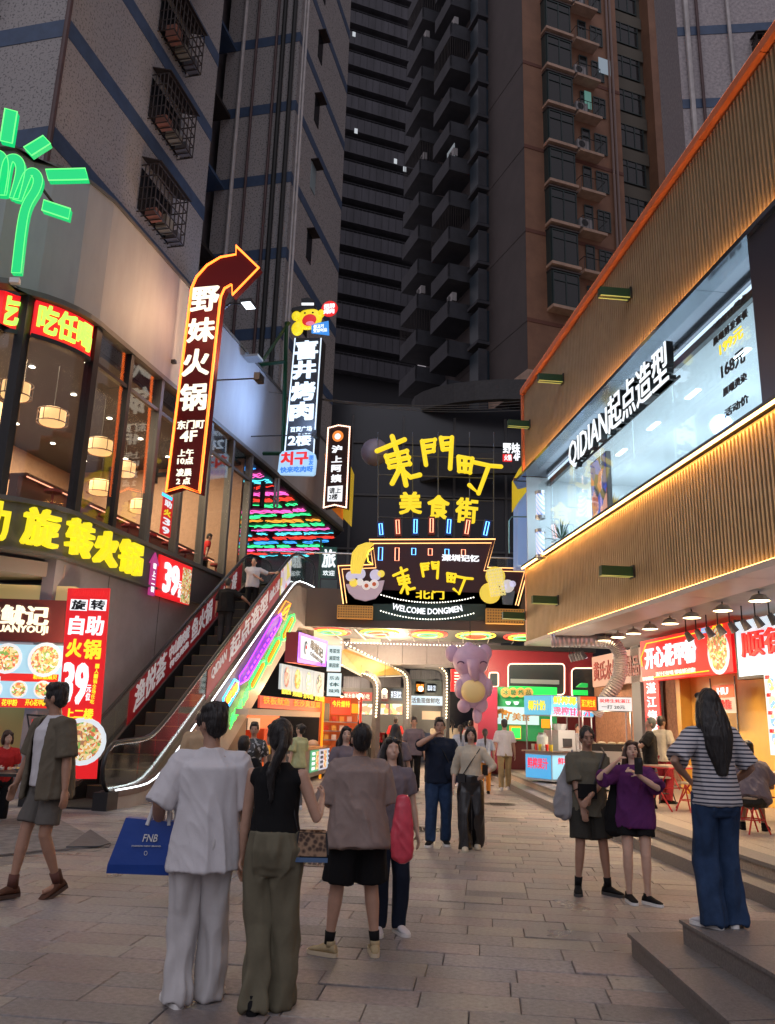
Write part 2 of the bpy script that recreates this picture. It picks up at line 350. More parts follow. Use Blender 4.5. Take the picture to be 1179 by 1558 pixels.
for i in range(5):
    xa, xb = posts[i + 1][0] + .07, posts[i][0] - .07
    part('transom', MB().box((xa, -.0, 9.18), (xb, .12, 9.27)), FR2, lb)
    w = part('window', MB().box((xa, .04, 5.72), (xb, .05, 9.18)), GL, lb); part('pane', MB().box((xa, .04, 9.27), (xb, .05, 10.08)), GL, w)
xa, xb = 1.7, 3.03
part('transom', MB().box((xa, -.0, 9.18), (xb, .12, 9.27)), FRAME, lb)
w = part('window', MB().box((xa, .04, 5.72), (xb, .05, 9.18)), GL, lb); part('pane', MB().box((xa, .04, 9.27), (xb, .05, 10.08)), GL, w)
RED = mat('sign_red', (.6, .01, .01), .4, emit=(.85, .012, .02), es=.9)
for t0, t1, txt in ((3, 45, '吃任喝'), (51, 85, '任吃')):
    pts = [arc(t0 + (t1 - t0) * i / 6, -.05) for i in range(7)]
    m = MB(); strip(m, pts, 9.28, 10.05, .12)
    t = thing('lit_sign', 'red lit sign with green characters in the curved window head' if t0 == 3 else 'red lit sign cut off by the frame edge in the curved window head', 'sign', PL.W(0, 0, 0), PL.rot, 'red signs above the curved windows')
    part('panel', m, RED, t)
    m = MB(); strip(m, [arc(t0 + (t1 - t0) * i / 6, -.02) for i in range(7)], 9.18, 9.28, .2); part('transom', m, FRAME, lb)
    strip(m, [], 0, 0, 0) if False else None
    m = MB(); strip(m, pts, 5.72, 9.18, .012); part('window', m, GL, lb)
    # characters bent round the curve
    a, fs = text_mesh(txt, .05, .5); lo, hi = a.min(0), a.max(0); mm = MB(); L = math.radians(t1 - t0) * 2 * .92
    for q in a:
        f = (q[0] - lo[0]) / (hi[0] - lo[0]); z = 9.34 + .66 * (q[1] - lo[1]) / (hi[1] - lo[1]); tt = t1 - 2 - (t1 - t0 - 4) * f; x, o = arc(tt, -.03 + .03 * (q[2] + .5)); mm.v.append((x, -o, z))
    mm.f = list(fs); part('lettering', mm, mat('grad_green', (.3, .8, .1), .4, emit=(.55, .95, .12), es=1.1), t)
# interior of the upper floor
rm = MB().box((-.2, 6.8, 5.5), (20, 6.9, 10)).box((10.9, .3, 5.5), (11.0, 6.8, 10)); part('inner_wall', rm, mat('inner_wall', (.42, .26, .17), .7, noise=.1), lb)
part('inner_floor', MB().prism([(x, -o + .3 if o == 0 else -o + .2, 5.5) for x, o in plan(10.9, off=-.2, tail=5)[:-1]] + [(-.2, 7, 5.5), (10.9, 7, 5.5)], (0, 0, .15)), mat('inner_floor', (.10, .07, .06), .5), lb)
part('inner_ceiling', MB().prism([(x, -o + .3 if o == 0 else -o + .2, 9.75) for x, o in plan(10.9, off=-.2, tail=5)[:-1]] + [(-.2, 7, 9.75), (10.9, 7, 9.75)], (0, 0, .12)), mat('inner_ceiling', (.045, .05, .06), .6), lb)
part('red_wall', MB().box((-.1, 6.6, 5.65), (10.8, 6.78, 7.2)), mat('red_inner', (.28, .02, .03), .6), lb)
part('pillar', MB().box((3.9, 4.6, 5.65), (4.5, 5.2, 9.75)), mat('pillar_gold', (.55, .36, .16), .5), lb)
for x in range(6):
    for y in range(4):
        px_, py_ = .9 + x * 1.75, .9 + y * 1.5
        if px_ < 1.4 and py_ < 1.5: continue
        dlt = part('downlight', MB().lathe((px_, py_, 9.735), [(.075, .0), (.06, .012)], 10), glow('downlight', (1, .86, .62), 14), lb)
ld = bpy.data.lights.new('restaurant_light', 'AREA'); ld.energy = 1300; ld.size = 8; ld.size_y = 4; ld.shape = 'RECTANGLE'; ld.color = (1, .78, .5)
lo_ = bpy.data.objects.new('restaurant_light', ld); col.objects.link(lo_); lo_.matrix_world = Matrix.Translation(PL.W(5.5, -3.4, 9.68)) @ Matrix.Rotation(math.radians(PL.rot), 4, 'Z')
# counters with plates, red seats
CT = mat('counter_wood', (.16, .06, .03), .35)
for k, (x0, x1, y) in enumerate([(1.0, 10.4, 1.15), (1.4, 10.4, 3.2)]):
    t = PL.thing('sushi_counter', ('dark wood conveyor counter with red stools just behind the restaurant glass', 'dark wood conveyor counter in the middle of the restaurant')[k], 'counter', (x0 + x1) / 2, 5.65, -y)
    h = (x1 - x0) / 2; part('counter_top', MB().box((-h, -.3, .78), (h, .3, .84)), CT, t); part('base', MB().box((-h, -.1, 0), (h, .1, .78)), CT, t)
    part('light_strip', MB().box((-h, -.31, .74), (h, -.30, .765)), glow('warmstrip', (1, .35, .2), 2.5), t)
    for i in range(9):
        part('plate', MB().lathe((-h + .5 + i * (2 * h - 1) / 8, random.uniform(-.1, .1), .84), [(.05, 0), (.14, .04), (.13, .045), (.04, .01)], 12), [WHITE, mat('plate_red', (.6, .03, .02), .3), mat('plate_yellow', (.8, .55, .05), .3)][i % 3], t)
        s = part('stool', MB().lathe((-h + .5 + i * (2 * h - 1) / 8, -.62, 0), [(.16, 0), (.16, .02), (.03, .05), (.03, .5), (.19, .52), (.19, .58), (.02, .6)], 12), mat('stool_red', (.4, .05, .04), .5), t)
# hanging lanterns
LAN = mat('lantern_shade', (.8, .6, .35), .6, emit=(1, .60, .22), es=1.15); LWOOD = mat('lantern_wood', (.2, .09, .03), .5)
lant0 = None
for i, (x, y, z) in enumerate([(1.1, 1.5, 8.25), (2.6, 1.6, 8.2), (4.2, 1.3, 8.0), (5.9, 1.6, 7.95), (6.4, 2.6, 7.6), (8.3, 2.4, 7.55), (1.9, 3.6, 8.4), (.5, 2.6, 8.2)]):
    lbl = ['round drum lantern with gold glow nearest the curved window corner', 'drum lantern hanging second along the restaurant window', 'drum lantern behind the second straight window bay', 'drum lantern behind the third straight window bay',
           'drum lantern low behind the third bay, deeper in the room', 'drum lantern glowing beyond the arrow sign', 'drum lantern deep in the room behind the curved window', 'drum lantern near the far left window post'][i]
    if i == 0:
        t = lant0 = PL.thing('drum_lantern', lbl, 'lantern', x, z, -y, 'drum lanterns in the restaurant')
        part('lamp_shade', MB().lathe((0, 0, 0), [(.01, 0), (.27, 0), (.29, .03), (.29, .33), (.27, .36), (.01, .36)], 18), LAN, t, True)
        for zz in (.02, .31): part('hoop', MB().tube([(.35 * math.cos(a * math.pi / 9), .35 * math.sin(a * math.pi / 9), zz) for a in range(18)], .014, 5, True), LWOOD, t)
        for a in range(6): part('slat', MB().cyl((.345 * math.cos(a * 1.047), .345 * math.sin(a * 1.047), 0), (.345 * math.cos(a * 1.047), .345 * math.sin(a * 1.047), .33), .01, n=5), LWOOD, t)
        part('cord', MB().cyl((0, 0, .36), (0, 0, 1.48), .006, n=4), BLACK, t)
    else: dup(lant0, PL.W(x, -y, z), PL.rot, lbl)
# recess with neon ceiling beyond the glazing
part('terrace_ceiling', MB().prism([(11.0, .2, 10.0), (22, .1, 10.0), (27.5, 3.5, 10.0), (27.5, 12, 10.0), (11, 12, 10.0)], (0, 0, .1)), mat('black_ceiling', (.012, .012, .015), .5), lb)
part('terrace_floor', MB().box((8.6, .5, 5.2), (27, 12, 5.5)), mat('terrace_floor', (.15, .14, .14), .5), lb)
part('terrace_wall', MB().box((11.0, 12, 5), (27, 12.2, 10)), mat('terrace_wall', (.10, .10, .11), .6), lb)
rn = random.Random(11)
NEON = {'n_blue': (.05, .35, 1), 'n_pink': (1, .12, .5), 'n_green': (.05, 1, .3), 'n_red': (1, .05, .03), 'n_cyan': (.1, .8, 1), 'n_orange': (1, .35, .04)}
names = list(NEON)
ne = PL.thing('neon_ceiling', 'rows of coloured neon scribbles under the black terrace ceiling', 'neon sign', 11, 9.96, 0)
for r_ in range(19):
    key = ['n_blue', 'n_pink', 'n_cyan', 'n_red', 'n_pink', 'n_red', 'n_green', 'n_pink', 'n_green', 'n_orange', 'n_green', 'n_pink', 'n_cyan', 'n_red', 'n_blue', 'n_green', 'n_pink', 'n_red', 'n_cyan'][r_]
    x = .6 + r_ * .84; m = MB(); kk = r_ % 4
    for seg in range(13):
        y0 = .3 + seg * .82 + rn.uniform(-.1, .1) + max(0, x - 11) * .62
        L_ = rn.uniform(.4, 1.1); x_ = x + rn.uniform(-.12, .12); ph = rn.uniform(0, 6)
        for o_ in (0, .17, .34)[:rn.choice([1, 2, 3, 3])]: m.tube([(x_ + o_ + .07 * math.sin(ph + q * 1.3) + rn.uniform(-.04, .04), y0 + q * L_ / 9, 0) for q in range(10)], .017, 4)
        if rn.random() < .35: m.tube([(x_ + .2 + rn.uniform(.1, .2) * math.cos(a * .63), y0 + .3 + rn.uniform(.18, .3) * math.sin(a * .63), 0) for a in range(10)], .015, 4, True)
        if rn.random() < .4: m.tube([(x_ + .1, y0 + L_, 0), (x_ + .35, y0 + L_ + .12, 0), (x_ + .15, y0 + L_ - .1, 0)], .014, 4)
    part('neon_tube', m, glow(key, NEON[key], 1.8), ne)
# ground floor wall beside the escalator
part('side_wall', MB().box((1.2, .02, 0), (11.6, .3, 4.66)), mat('side_wall', (.26, .25, .27), .55, noise=.15, scale=1.0, bump=.04), lb)
for x in (3.2, 5.6, 8.0): part('joint', MB().box((x - .006, .012, 0), (x + .006, .02, 4.66)), DGREY, lb)
part('under_ceiling', MB().prism([(1.5, .0, 4.3), (-.35, 1.3, 4.3), (-7, 1.6, 4.3), (-7, 8, 4.3), (1.5, 8, 4.3)], (0, 0, .3)), mat('under_ceiling', (.30, .27, .24), .7), lb)

# ================================================================= TOWERS behind the left building
TILE = mat('speckled_tile', (.30, .28, .275), .7, noise=0, c2=(.13, .12, .125), scale=5.5, bump=.1, bscale=20)
n_, l_, b_ = nodes(TILE)
for q in list(n_):
    if q.type == 'VALTORGB': q.color_ramp.elements[0].position = .405; q.color_ramp.elements[1].position = .43
    if q.type == 'TEX_NOISE' and q.inputs['Scale'].default_value == 5.5: q.inputs['Detail'].default_value = 2; q.inputs['Scale'].default_value = 15
BLUE = mat('blue_tile_band', (.035, .065, .13), .6, noise=.2, scale=3)
STAIN = mat('window_dark', (.012, .014, .018), .15); CAGE = mat('rusty_cage', (.04, .03, .028), .6, .4); PIPE1 = mat('pipe_white', (.42, .39, .38), .5, noise=.2, scale=2); PIPE2 = mat('pipe_rust', (.07, .035, .035), .6, noise=.3, scale=2)
def cage(tw, x, z, w, h, out0, label=None):
    wdw = part('window', MB().box((x - w / 2, -out0 - .03, z), (x + w / 2, -out0 + .02, z + h)), STAIN, tw)
    m = MB(); d = .55; y = -out0 - d
    for i in range(9): xx = x - w / 2 + w * i / 8; m.cyl((xx, y, z - .1), (xx, y, z + h + .1), .022, n=4); m.cyl((xx, y, z - .1), (xx, -out0, z - .1), .022, n=4)
    for i in range(5): zz = z - .1 + (h + .2) * i / 4; m.tube([(x - w / 2, -out0, zz), (x - w / 2, y, zz), (x + w / 2, y, zz), (x + w / 2, -out0, zz)], .026, 4)
    for i in range(1, 4): yy = -out0 - d * i / 4; m.cyl((x - w / 2, yy, z - .1), (x - w / 2, yy, z + h + .1), .02, n=4); m.cyl((x + w / 2, yy, z - .1), (x + w / 2, yy, z + h + .1), .02, n=4)
    part('window_cage', m, CAGE, wdw)
    part('canopy', MB().prism([(x - w / 2 - .05, -out0, z + h + .35), (x - w / 2 - .05, y - .1, z + h + .12), (x - w / 2 - .05, y - .1, z + h + .15), (x - w / 2 - .05, -out0, z + h + .38)], (w + .1, 0, 0)), CAGE, wdw)
    for i in range(3):
        bx_ = x - w / 2 + .25 + i * w / 3; part('box', MB().box((bx_, y + .08, z - .06), (bx_ + w * .22, -out0 - .12, z + random.uniform(.15, .4))), mat('clutter%d' % i, [(.25, .10, .07), (.22, .2, .16), (.12, .12, .14)][i], .8), wdw)
tA = PL.thing('tiled_tower', 'grey speckled tile tower with blue bands and caged windows, behind the green neon hand', 'tower')
xa, xb, oa = 1.4, 9.4, -1.8
part('wall', MB().box((xa, -oa, 10.25), (xb, -oa + 16, 75)), TILE, tA)
zs = [15.0 + 3.18 * i for i in range(-1, 18)]
for z in zs:
    part('blue_band', MB().box((xa - .015, -oa - .015, z), (xb + .015, -oa + 15, z + .52)), BLUE, tA)
for z in zs[:12]:
    cage(tA, 6.3, z + 1.0 - .1, 1.9, 1.35, oa); cage(tA, 6.3, z + .9, .01, .01, oa) if False else None
for z in zs[1:9]:
    part('window', MB().box((xa - .04, -oa + 2.2, z + 1.1), (xa + .02, -oa + 4.0, z + 2.5)), STAIN, tA)
    m = MB()
    for i in range(6): m.cyl((xa - .4, -oa + 2.1 + i * .38, z + 1), (xa - .4, -oa + 2.1 + i * .38, z + 2.6), .025, n=4)
    for q in (1.0, 1.8, 2.6): m.tube([(xa, -oa + 2.1, z + q), (xa - .4, -oa + 2.1, z + q), (xa - .4, -oa + 4.05, z + q), (xa, -oa + 4.05, z + q)], .025, 4)
    part('window_cage', m, CAGE, tA)
part('drain_pipe', MB().cyl((xa - .12, -oa - .05, 10.3), (xa - .12, -oa - .05, 60), .07, n=8), PIPE2, tA)
# second wing
tB = PL.thing('tiled_tower', 'farther speckled tile tower wing with slim side windows and pipes, behind the arrow sign', 'tower')
xc, xd, ob = 13.6, 20.6, -.35
part('wall', MB().box((xc, -ob, 10.15), (xd, -ob + 3.3, 75)), TILE, tB)
part('recess_wall', MB().box((9.45, 4.0, 10.15), (xd, 6, 75)), mat('recess_wall', (.10, .09, .10), .8, noise=.3, scale=1.5), tB)
part('recess_pier', MB().box((9.5, 3.6, 10.15), (10.6, 4.0, 75)), mat('recess_pier', (.06, .05, .05), .8, noise=.3, scale=1.5), tB)
for i in range(16):
    z = 12.3 + 3.42 * i
    part('blue_band', MB().box((xc - .015, -ob - .015, z), (xd, -ob + 3.28, z + .48)), BLUE, tB)
    w = part('window', MB().box((15.9, -ob - .03, z + 1.4), (16.5, -ob + .02, z + 2.7)), STAIN if i != 3 else mat('frosted', (.25, .32, .34), .4), tB)
    part('awning', MB().box((15.8, -ob - .35, z + 2.72), (16.6, -ob, z + 2.76)), CAGE, w)
    part('ledge', MB().box((10.6, 3.2, z), (13.6, 4.0, z + .15)), BLUE if i % 2 else CAGE, tB)
    part('window', MB().box((10.9, 3.9, z + 1.0), (12.2, 3.99, z + 2.3)), STAIN, tB)
for k, (yy, r, mm) in enumerate([(2.7, .085, PIPE1), (2.1, .06, PIPE2), (1.2, .06, PIPE2), (.9, .1, mat('pipe_black', (.01, .01, .01), .7)), (.45, .1, mat('pipe_black', (.01, .01, .01), .7)), (-.02, .05, PIPE1), (-.14, .05, PIPE1)]):
    part('pipe', MB().cyl((xc - .12, yy + .35 - .2, 9), (xc - .12, yy + .35 - .2, 74), r, n=8), mm, tB)
for i in range(3): part('light_bracket', MB().box((9.3 + i * 2.2, -.6, 12.9 - i * .6), (9.8 + i * 2.2, -.1, 12.98 - i * .6)), STEEL, tB) if i == 0 else None
fl = PL.thing('floodlight', 'small white floodlight on a bracket above the blue lit parapet', 'floodlight', 7.4, 13.4, .1)
part('arm', MB().tube([(0, .1, 0), (0, -.3, .35), (.1, -.7, .35)], .03, 6), BLACK, fl); part('lamp', MB().cbox((.1, -.85, .33), (.5, .35, .1)), BLACK, fl); part('lens', MB().cbox((.1, -.85, .275), (.42, .28, .01)), glow('flood', (.9, .95, 1), 6), fl)

# ================================================================= STRIPED SLAB BLOCK in the middle
PS = Plane(at(580, 100, 88), -70)
tS = PS.thing('slab_block', 'dark high rise with continuous pale balcony bands filling the gap between the towers', 'tower', 0, 0)
SLB = mat('balcony_concrete', (.052, .05, .06), .8, noise=.3, scale=.8, stretch=(1, 1, .12)); DK = mat('deep_dark', (.012, .013, .018), .6)
part('wall', MB().box((-9.5, .9, 20), (6.2, 12, 150)), DK, tS)
x0 = -9.2
for i in range(31):
    z = 40.5 + 3.2 * i
    sl = part('balcony', MB().box((x0, -.2, z), (6.4, .0, z + 1.75)), SLB, tS)
    m = MB()
    for k in range(17): m.box((x0 + k * .9, -.235, z + .05), (x0 + k * .9 + .03, -.2, z + 1.7))
    part('joint', m, DK, sl, kind='stuff'); part('balcony_slab', MB().box((x0, -.2, z - .12), (6.4, .9, z)), SLB, sl)
    m = MB(); m.box((x0, -.14, z + 2.05), (6.4, -.1, z + 2.1))
    for k in range(29): m.cyl((x0 + k * .53, -.12, z + 1.75), (x0 + k * .53, -.12, z + 2.1), .018, n=4)
    part('railing', m, SLB, sl)
    for k in range(0): part('window', MB().box((x0 + .3 + k * 1.4, .86, z + 1.9), (x0 + 1.5 + k * 1.4, .9, z + 3.1)), STAIN, tS) if i < 12 else None
for px, py, c in ((541, 200, (.7, .85, 1)), (601, 246, (1, .8, .5)), (615, 258, (.8, .9, 1)), (538, 53, (1, .8, .6))):
    x, z = PS.P(px, py, .1); part('lit_window', MB().box((x - .2, -.28, z - .4), (x + .2, -.24, z + .3)), glow('roomlight', (.75, .8, .85), .6), tS)

# ================================================================= BROWN TOWER right
CB = at(799, 300, 43); CB.z = 0
PR1 = Plane(CB, -70); PR2 = Plane(CB, -160)
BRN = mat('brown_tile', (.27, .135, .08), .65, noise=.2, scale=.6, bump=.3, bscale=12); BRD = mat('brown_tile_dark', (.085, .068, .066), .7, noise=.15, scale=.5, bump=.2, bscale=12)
BRW = mat('brown_ledge', (.50, .33, .24), .6, noise=.2, scale=2); BRL = mat('brown_line', (.16, .06, .04), .7)
tR = PR1.thing('residential_tower', 'tall brown tiled apartment tower with bay windows and stepped balconies', 'tower')
zb = PR1.P(799, 562)[1]
part('wall', MB().box((0, .0, zb), (7.2, 15, 80)), BRN, tR)
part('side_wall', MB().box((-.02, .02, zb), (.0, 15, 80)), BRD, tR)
part('recess_wall', MB().box((7.2, 1.2, zb - 8), (10.2, 6, 80)), mat('recess_olive', (.10, .09, .07), .8), tR)
part('wing', MB().box((10.2, .3, zb - 8), (22, 6, 80)), BRN, tR)
part('plinth', MB().box((-.1, -.12, zb - .9), (9, 8, zb)), BRW, tR)
part('podium', MB().prism([(1.2, 0, zb - 12), (9, 0, zb - 12), (9, 3, zb - 12), (1.2, 3, zb - 12)], (0, 0, 11.1)), mat('podium_beige', (.30, .24, .20), .7, noise=.2), tR)
for k, py in enumerate((95, 222, 349, 485)):
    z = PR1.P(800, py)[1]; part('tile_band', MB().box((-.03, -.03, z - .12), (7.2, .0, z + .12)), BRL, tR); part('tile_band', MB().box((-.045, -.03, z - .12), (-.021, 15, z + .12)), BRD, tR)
z480 = PR1.P(850, 485)[1]; sp_ = (PR1.P(850, 121)[1] - PR1.P(850, 485)[1]) / 6.06
X = lambda px: PR1.P(px, 300)[0]
WG = mat('bay_glass', (.012, .017, .02), .08, spec=.8); GR = mat('bay_frame', (.03, .05, .05), .4)
def win(tw, x0, x1, z0, z1, y=-.05, mul=1):
    w = part('window', MB().box((x0, y, z0), (x1, y + .06, z1)), WG, tw)
    m = MB()
    for i in range(mul + 2): xx = x0 + (x1 - x0) * i / (mul + 1); m.box((xx - .035, y - .04, z0), (xx + .035, y, z1))
    m.box((x0, y - .045, z0 - .04), (x1, y - .001, z0 + .04)); m.box((x0, y - .045, z1 - .04), (x1, y - .001, z1 + .04)); m.box((x0, y - .045, z0 + (z1 - z0) * .72), (x1, y - .003, z0 + (z1 - z0) * .72 + .05))
    part('frame', m, GR, w); return w
def aircon(tw, x, z, y):
    a = part('air_conditioner', MB().cbox((x, y, z), (.85, .32, .6)), mat('aircon_white', (.35, .33, .33), .5), tw); part('fan_grille', MB().xf(Matrix.Identity(4)).cyl((x - .12, y - .17, z), (x - .12, y - .185, z), .23, n=14), BLACK, a)
for i in range(16):
    z = z480 + .25 + i * sp_
    win(tR, X(831), X(868), z + .35, z + 2.45, -.55, 1)
    part('bay_box', MB().box((X(829), -.5, z + .3), (X(870), 0, z + 2.55)), GR, tR)
    part('bay_ledge', MB().box((X(828), -.72, z + .05), (X(871), 0, z + .24)), BRW, tR)
    part('bay_hood', MB().box((X(828), -.62, z + 2.56), (X(871), 0, z + 2.64)), BRD, tR)
    if z < 80:
        part('balcony_slab', MB().box((X(875), -.75, z + .0), (X(911), 0, z + .18)), BRW, tR)
        m = MB(); m.tube([(X(875), -.05, z + 1.0), (X(875), -.72, z + 1.0), (X(911), -.72, z + 1.0), (X(911), -.05, z + 1.0)], .03, 4)
        for k in range(9): xx = X(875) + (X(911) - X(875)) * k / 8; m.cyl((xx, -.72, z + .18), (xx, -.72, z + 1.0), .016, n=4)
        part('balcony_rail', m, BLACK, tR)
        win(tR, X(888), X(900), z + .3, z + 2.3, -.04, 0); win(tR, X(908), X(926), z + .8, z + 2.2, -.04, 1)
        if i % 2 == 0 or i == 5: aircon(tR, X(882), z + .6, -.45)
        w = win(tR, 7.7, 9.8, z + .3, z + 2.0, 1.1, 2); part('olive_spandrel', MB().box((7.25, 1.05, z - .8), (10.15, 1.19, z + .1)), mat('spandrel', (.13, .115, .09), .8), tR)
        win(tR, 10.9, 12.2, z + .6, z + 2.1, .25, 1); win(tR, 14.5, 16.2, z + .6, z + 2.1, .25, 1)
for k in (0, 1): part('drain_pipe', MB().cyl((X(934) + k * .28, -.12, zb), (X(934) + k * .28, -.12, 80), .08, n=6), mat('pipe_brown', (.28, .2, .18), .6), tR)
x, z = PR1.P(918, 101); part('lit_window', MB().box((x - .45, -.12, z - .7), (x + .45, -.1, z + .5)), glow('room2', (.45, .55, .65), .4), tR)
x, z = PR1.P(893, 153); part('lit_window', MB().box((x - .25, -.12, z - .7), (x + .25, -.1, z + .6)), glow('room3', (.15, .35, .3), .5), tR)
# left flank: stepped balconies (local frame of PR2; x negative goes away from us)
tF = PR2.thing('residential_tower', 'shadowed stepped balcony flank of the brown apartment tower, farther left', 'tower')
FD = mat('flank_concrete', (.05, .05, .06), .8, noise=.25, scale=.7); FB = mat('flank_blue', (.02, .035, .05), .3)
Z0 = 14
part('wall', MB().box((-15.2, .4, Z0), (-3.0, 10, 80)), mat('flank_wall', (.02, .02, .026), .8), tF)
for i in range(21):
    z = 16.4 + i * sp_ ; jj = i % 5
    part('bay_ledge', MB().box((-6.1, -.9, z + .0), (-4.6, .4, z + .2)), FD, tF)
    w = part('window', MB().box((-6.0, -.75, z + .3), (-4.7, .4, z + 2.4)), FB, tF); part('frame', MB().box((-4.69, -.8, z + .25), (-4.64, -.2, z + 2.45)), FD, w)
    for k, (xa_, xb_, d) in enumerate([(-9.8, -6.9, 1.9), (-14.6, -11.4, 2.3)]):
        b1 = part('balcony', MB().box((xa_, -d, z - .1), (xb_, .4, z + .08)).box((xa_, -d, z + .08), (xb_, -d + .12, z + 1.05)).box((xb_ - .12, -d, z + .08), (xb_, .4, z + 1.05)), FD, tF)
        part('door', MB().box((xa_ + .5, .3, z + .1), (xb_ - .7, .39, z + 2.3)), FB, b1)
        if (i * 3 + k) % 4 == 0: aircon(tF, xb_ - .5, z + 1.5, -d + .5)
        if (i + 2 * k) % 5 == 1:
            m = MB()
            for q in range(14): m.cyl((xb_ + .01, -d + (d + .3) * q / 13, z + 1.05), (xb_ + .01, -d + (d + .3) * q / 13, z + 2.6), .02, n=4)
            for q in range(12): m.cyl((xa_ + (xb_ - xa_) * q / 11, -d, z + 1.05), (xa_ + (xb_ - xa_) * q / 11, -d, z + 2.6), .02, n=4)
            part('window_cage', m, CAGE, b1)
x, z = PR2.P(735, 150, 1.9); part('lit_window', MB().box((-8.2, -1.5, z - 1), (-7.0, -1.45, z + .7)), glow('room4', (.45, .5, .55), .35), tF)
# granite column block top right
CG = at(1034, 100, 26); CG.z = 0; PG = Plane(CG, -96)
tG = PG.thing('granite_tower', 'pinkish speckled tower with pipes cut by the top right frame corner', 'tower')
part('wall', MB().box((0, 0, 8), (14, 3, 60)), mat('pink_speckle', (.42, .37, .37), .7, c2=(.2, .18, .19), scale=9, noise=.1), tG)
for k, (x, r) in enumerate([(.35, .1), (.75, .06), (1.9, .07)]): part('pipe', MB().cyl((x, -.12, 8), (x, -.12, 60), r, n=8), PIPE1 if k != 1 else PIPE2, tG)
for i in range(5): z = 12.2 + i * 3.3; cage(tG, 3.6, z, 1.8, 1.4, 0); part('blue_band', MB().box((.0, -.02, z + 2.1), (14, .0, z + 2.5)), BLUE, tG)
# dark curved podium and glass building behind the big sign
pd = thing('podium_building', 'unlit dark glass podium with curved parapets behind the yellow food street sign', 'building', (2.5, 42, 0)); pd.scale = (1.28, 1, 1.25)
part('wall', MB().box((-11, 1, 0), (12, 14, 15)), mat('podium_dark', (.02, .022, .03), .25), pd)
for z, w in ((14.8, 0), (11.5, .5)): part('curved_parapet', MB().tube([(1.0 + 9 * math.cos(a), 3.2 - 4.2 * math.sin(a), z) for a in [math.pi * k / 12 for k in range(13)]], (.45, .16), 6) if False else MB().rings([[(3.6 + 4.6 * math.cos(math.pi * k / 14), 2.4 - 3.6 * math.sin(math.pi * k / 14), z), (3.6 + 4.6 * math.cos(math.pi * k / 14), 2.4 - 3.6 * math.sin(math.pi * k / 14), z + .9), (3.6 + 4.3 * math.cos(math.pi * k / 14), 2.5 - 3.3 * math.sin(math.pi * k / 14), z + .9), (3.6 + 4.3 * math.cos(math.pi * k / 14), 2.5 - 3.3 * math.sin(math.pi * k / 14), z)] for k in range(15)]), mat('parapet_grey', (.05, .05, .055), .7, noise=.2), pd)
for k in range(8): part('mullion', MB().box((-8 + k * 2.2, .9, 5), (-7.9 + k * 2.2, 1, 14.5)), mat('mullion_grey', (.07, .07, .075), .5), pd)
for k in range(4): part('transom', MB().box((-9, .88, 6 + k * 2.4), (9, .98, 6.08 + k * 2.4)), mat('mullion_grey', (.07, .07, .075), .5), pd)
part('column', MB().lathe((6.2, -1.2, 8), [(.6, 0), (.6, 6.5), (1.3, 8)], 14), mat('parapet_grey', (.05, .05, .055), .7), pd)

for k in range(4):
    y = 27 + k * .6; z0 = 12.8 + .25 * k; top('overhead_cable', MB().tube([(-4.5 + 11.5 * t / 10, y, z0 - .5 * math.sin(math.pi * t / 10) - .05 * t * (k - 1.5) / 3) for t in range(11)], .012, 4), mat('cable_grey', (.08, .08, .085), .5), ORD[k] + ' and thin sagging cable from the near side, strung over the street', 'cable', 'cables strung over the street')
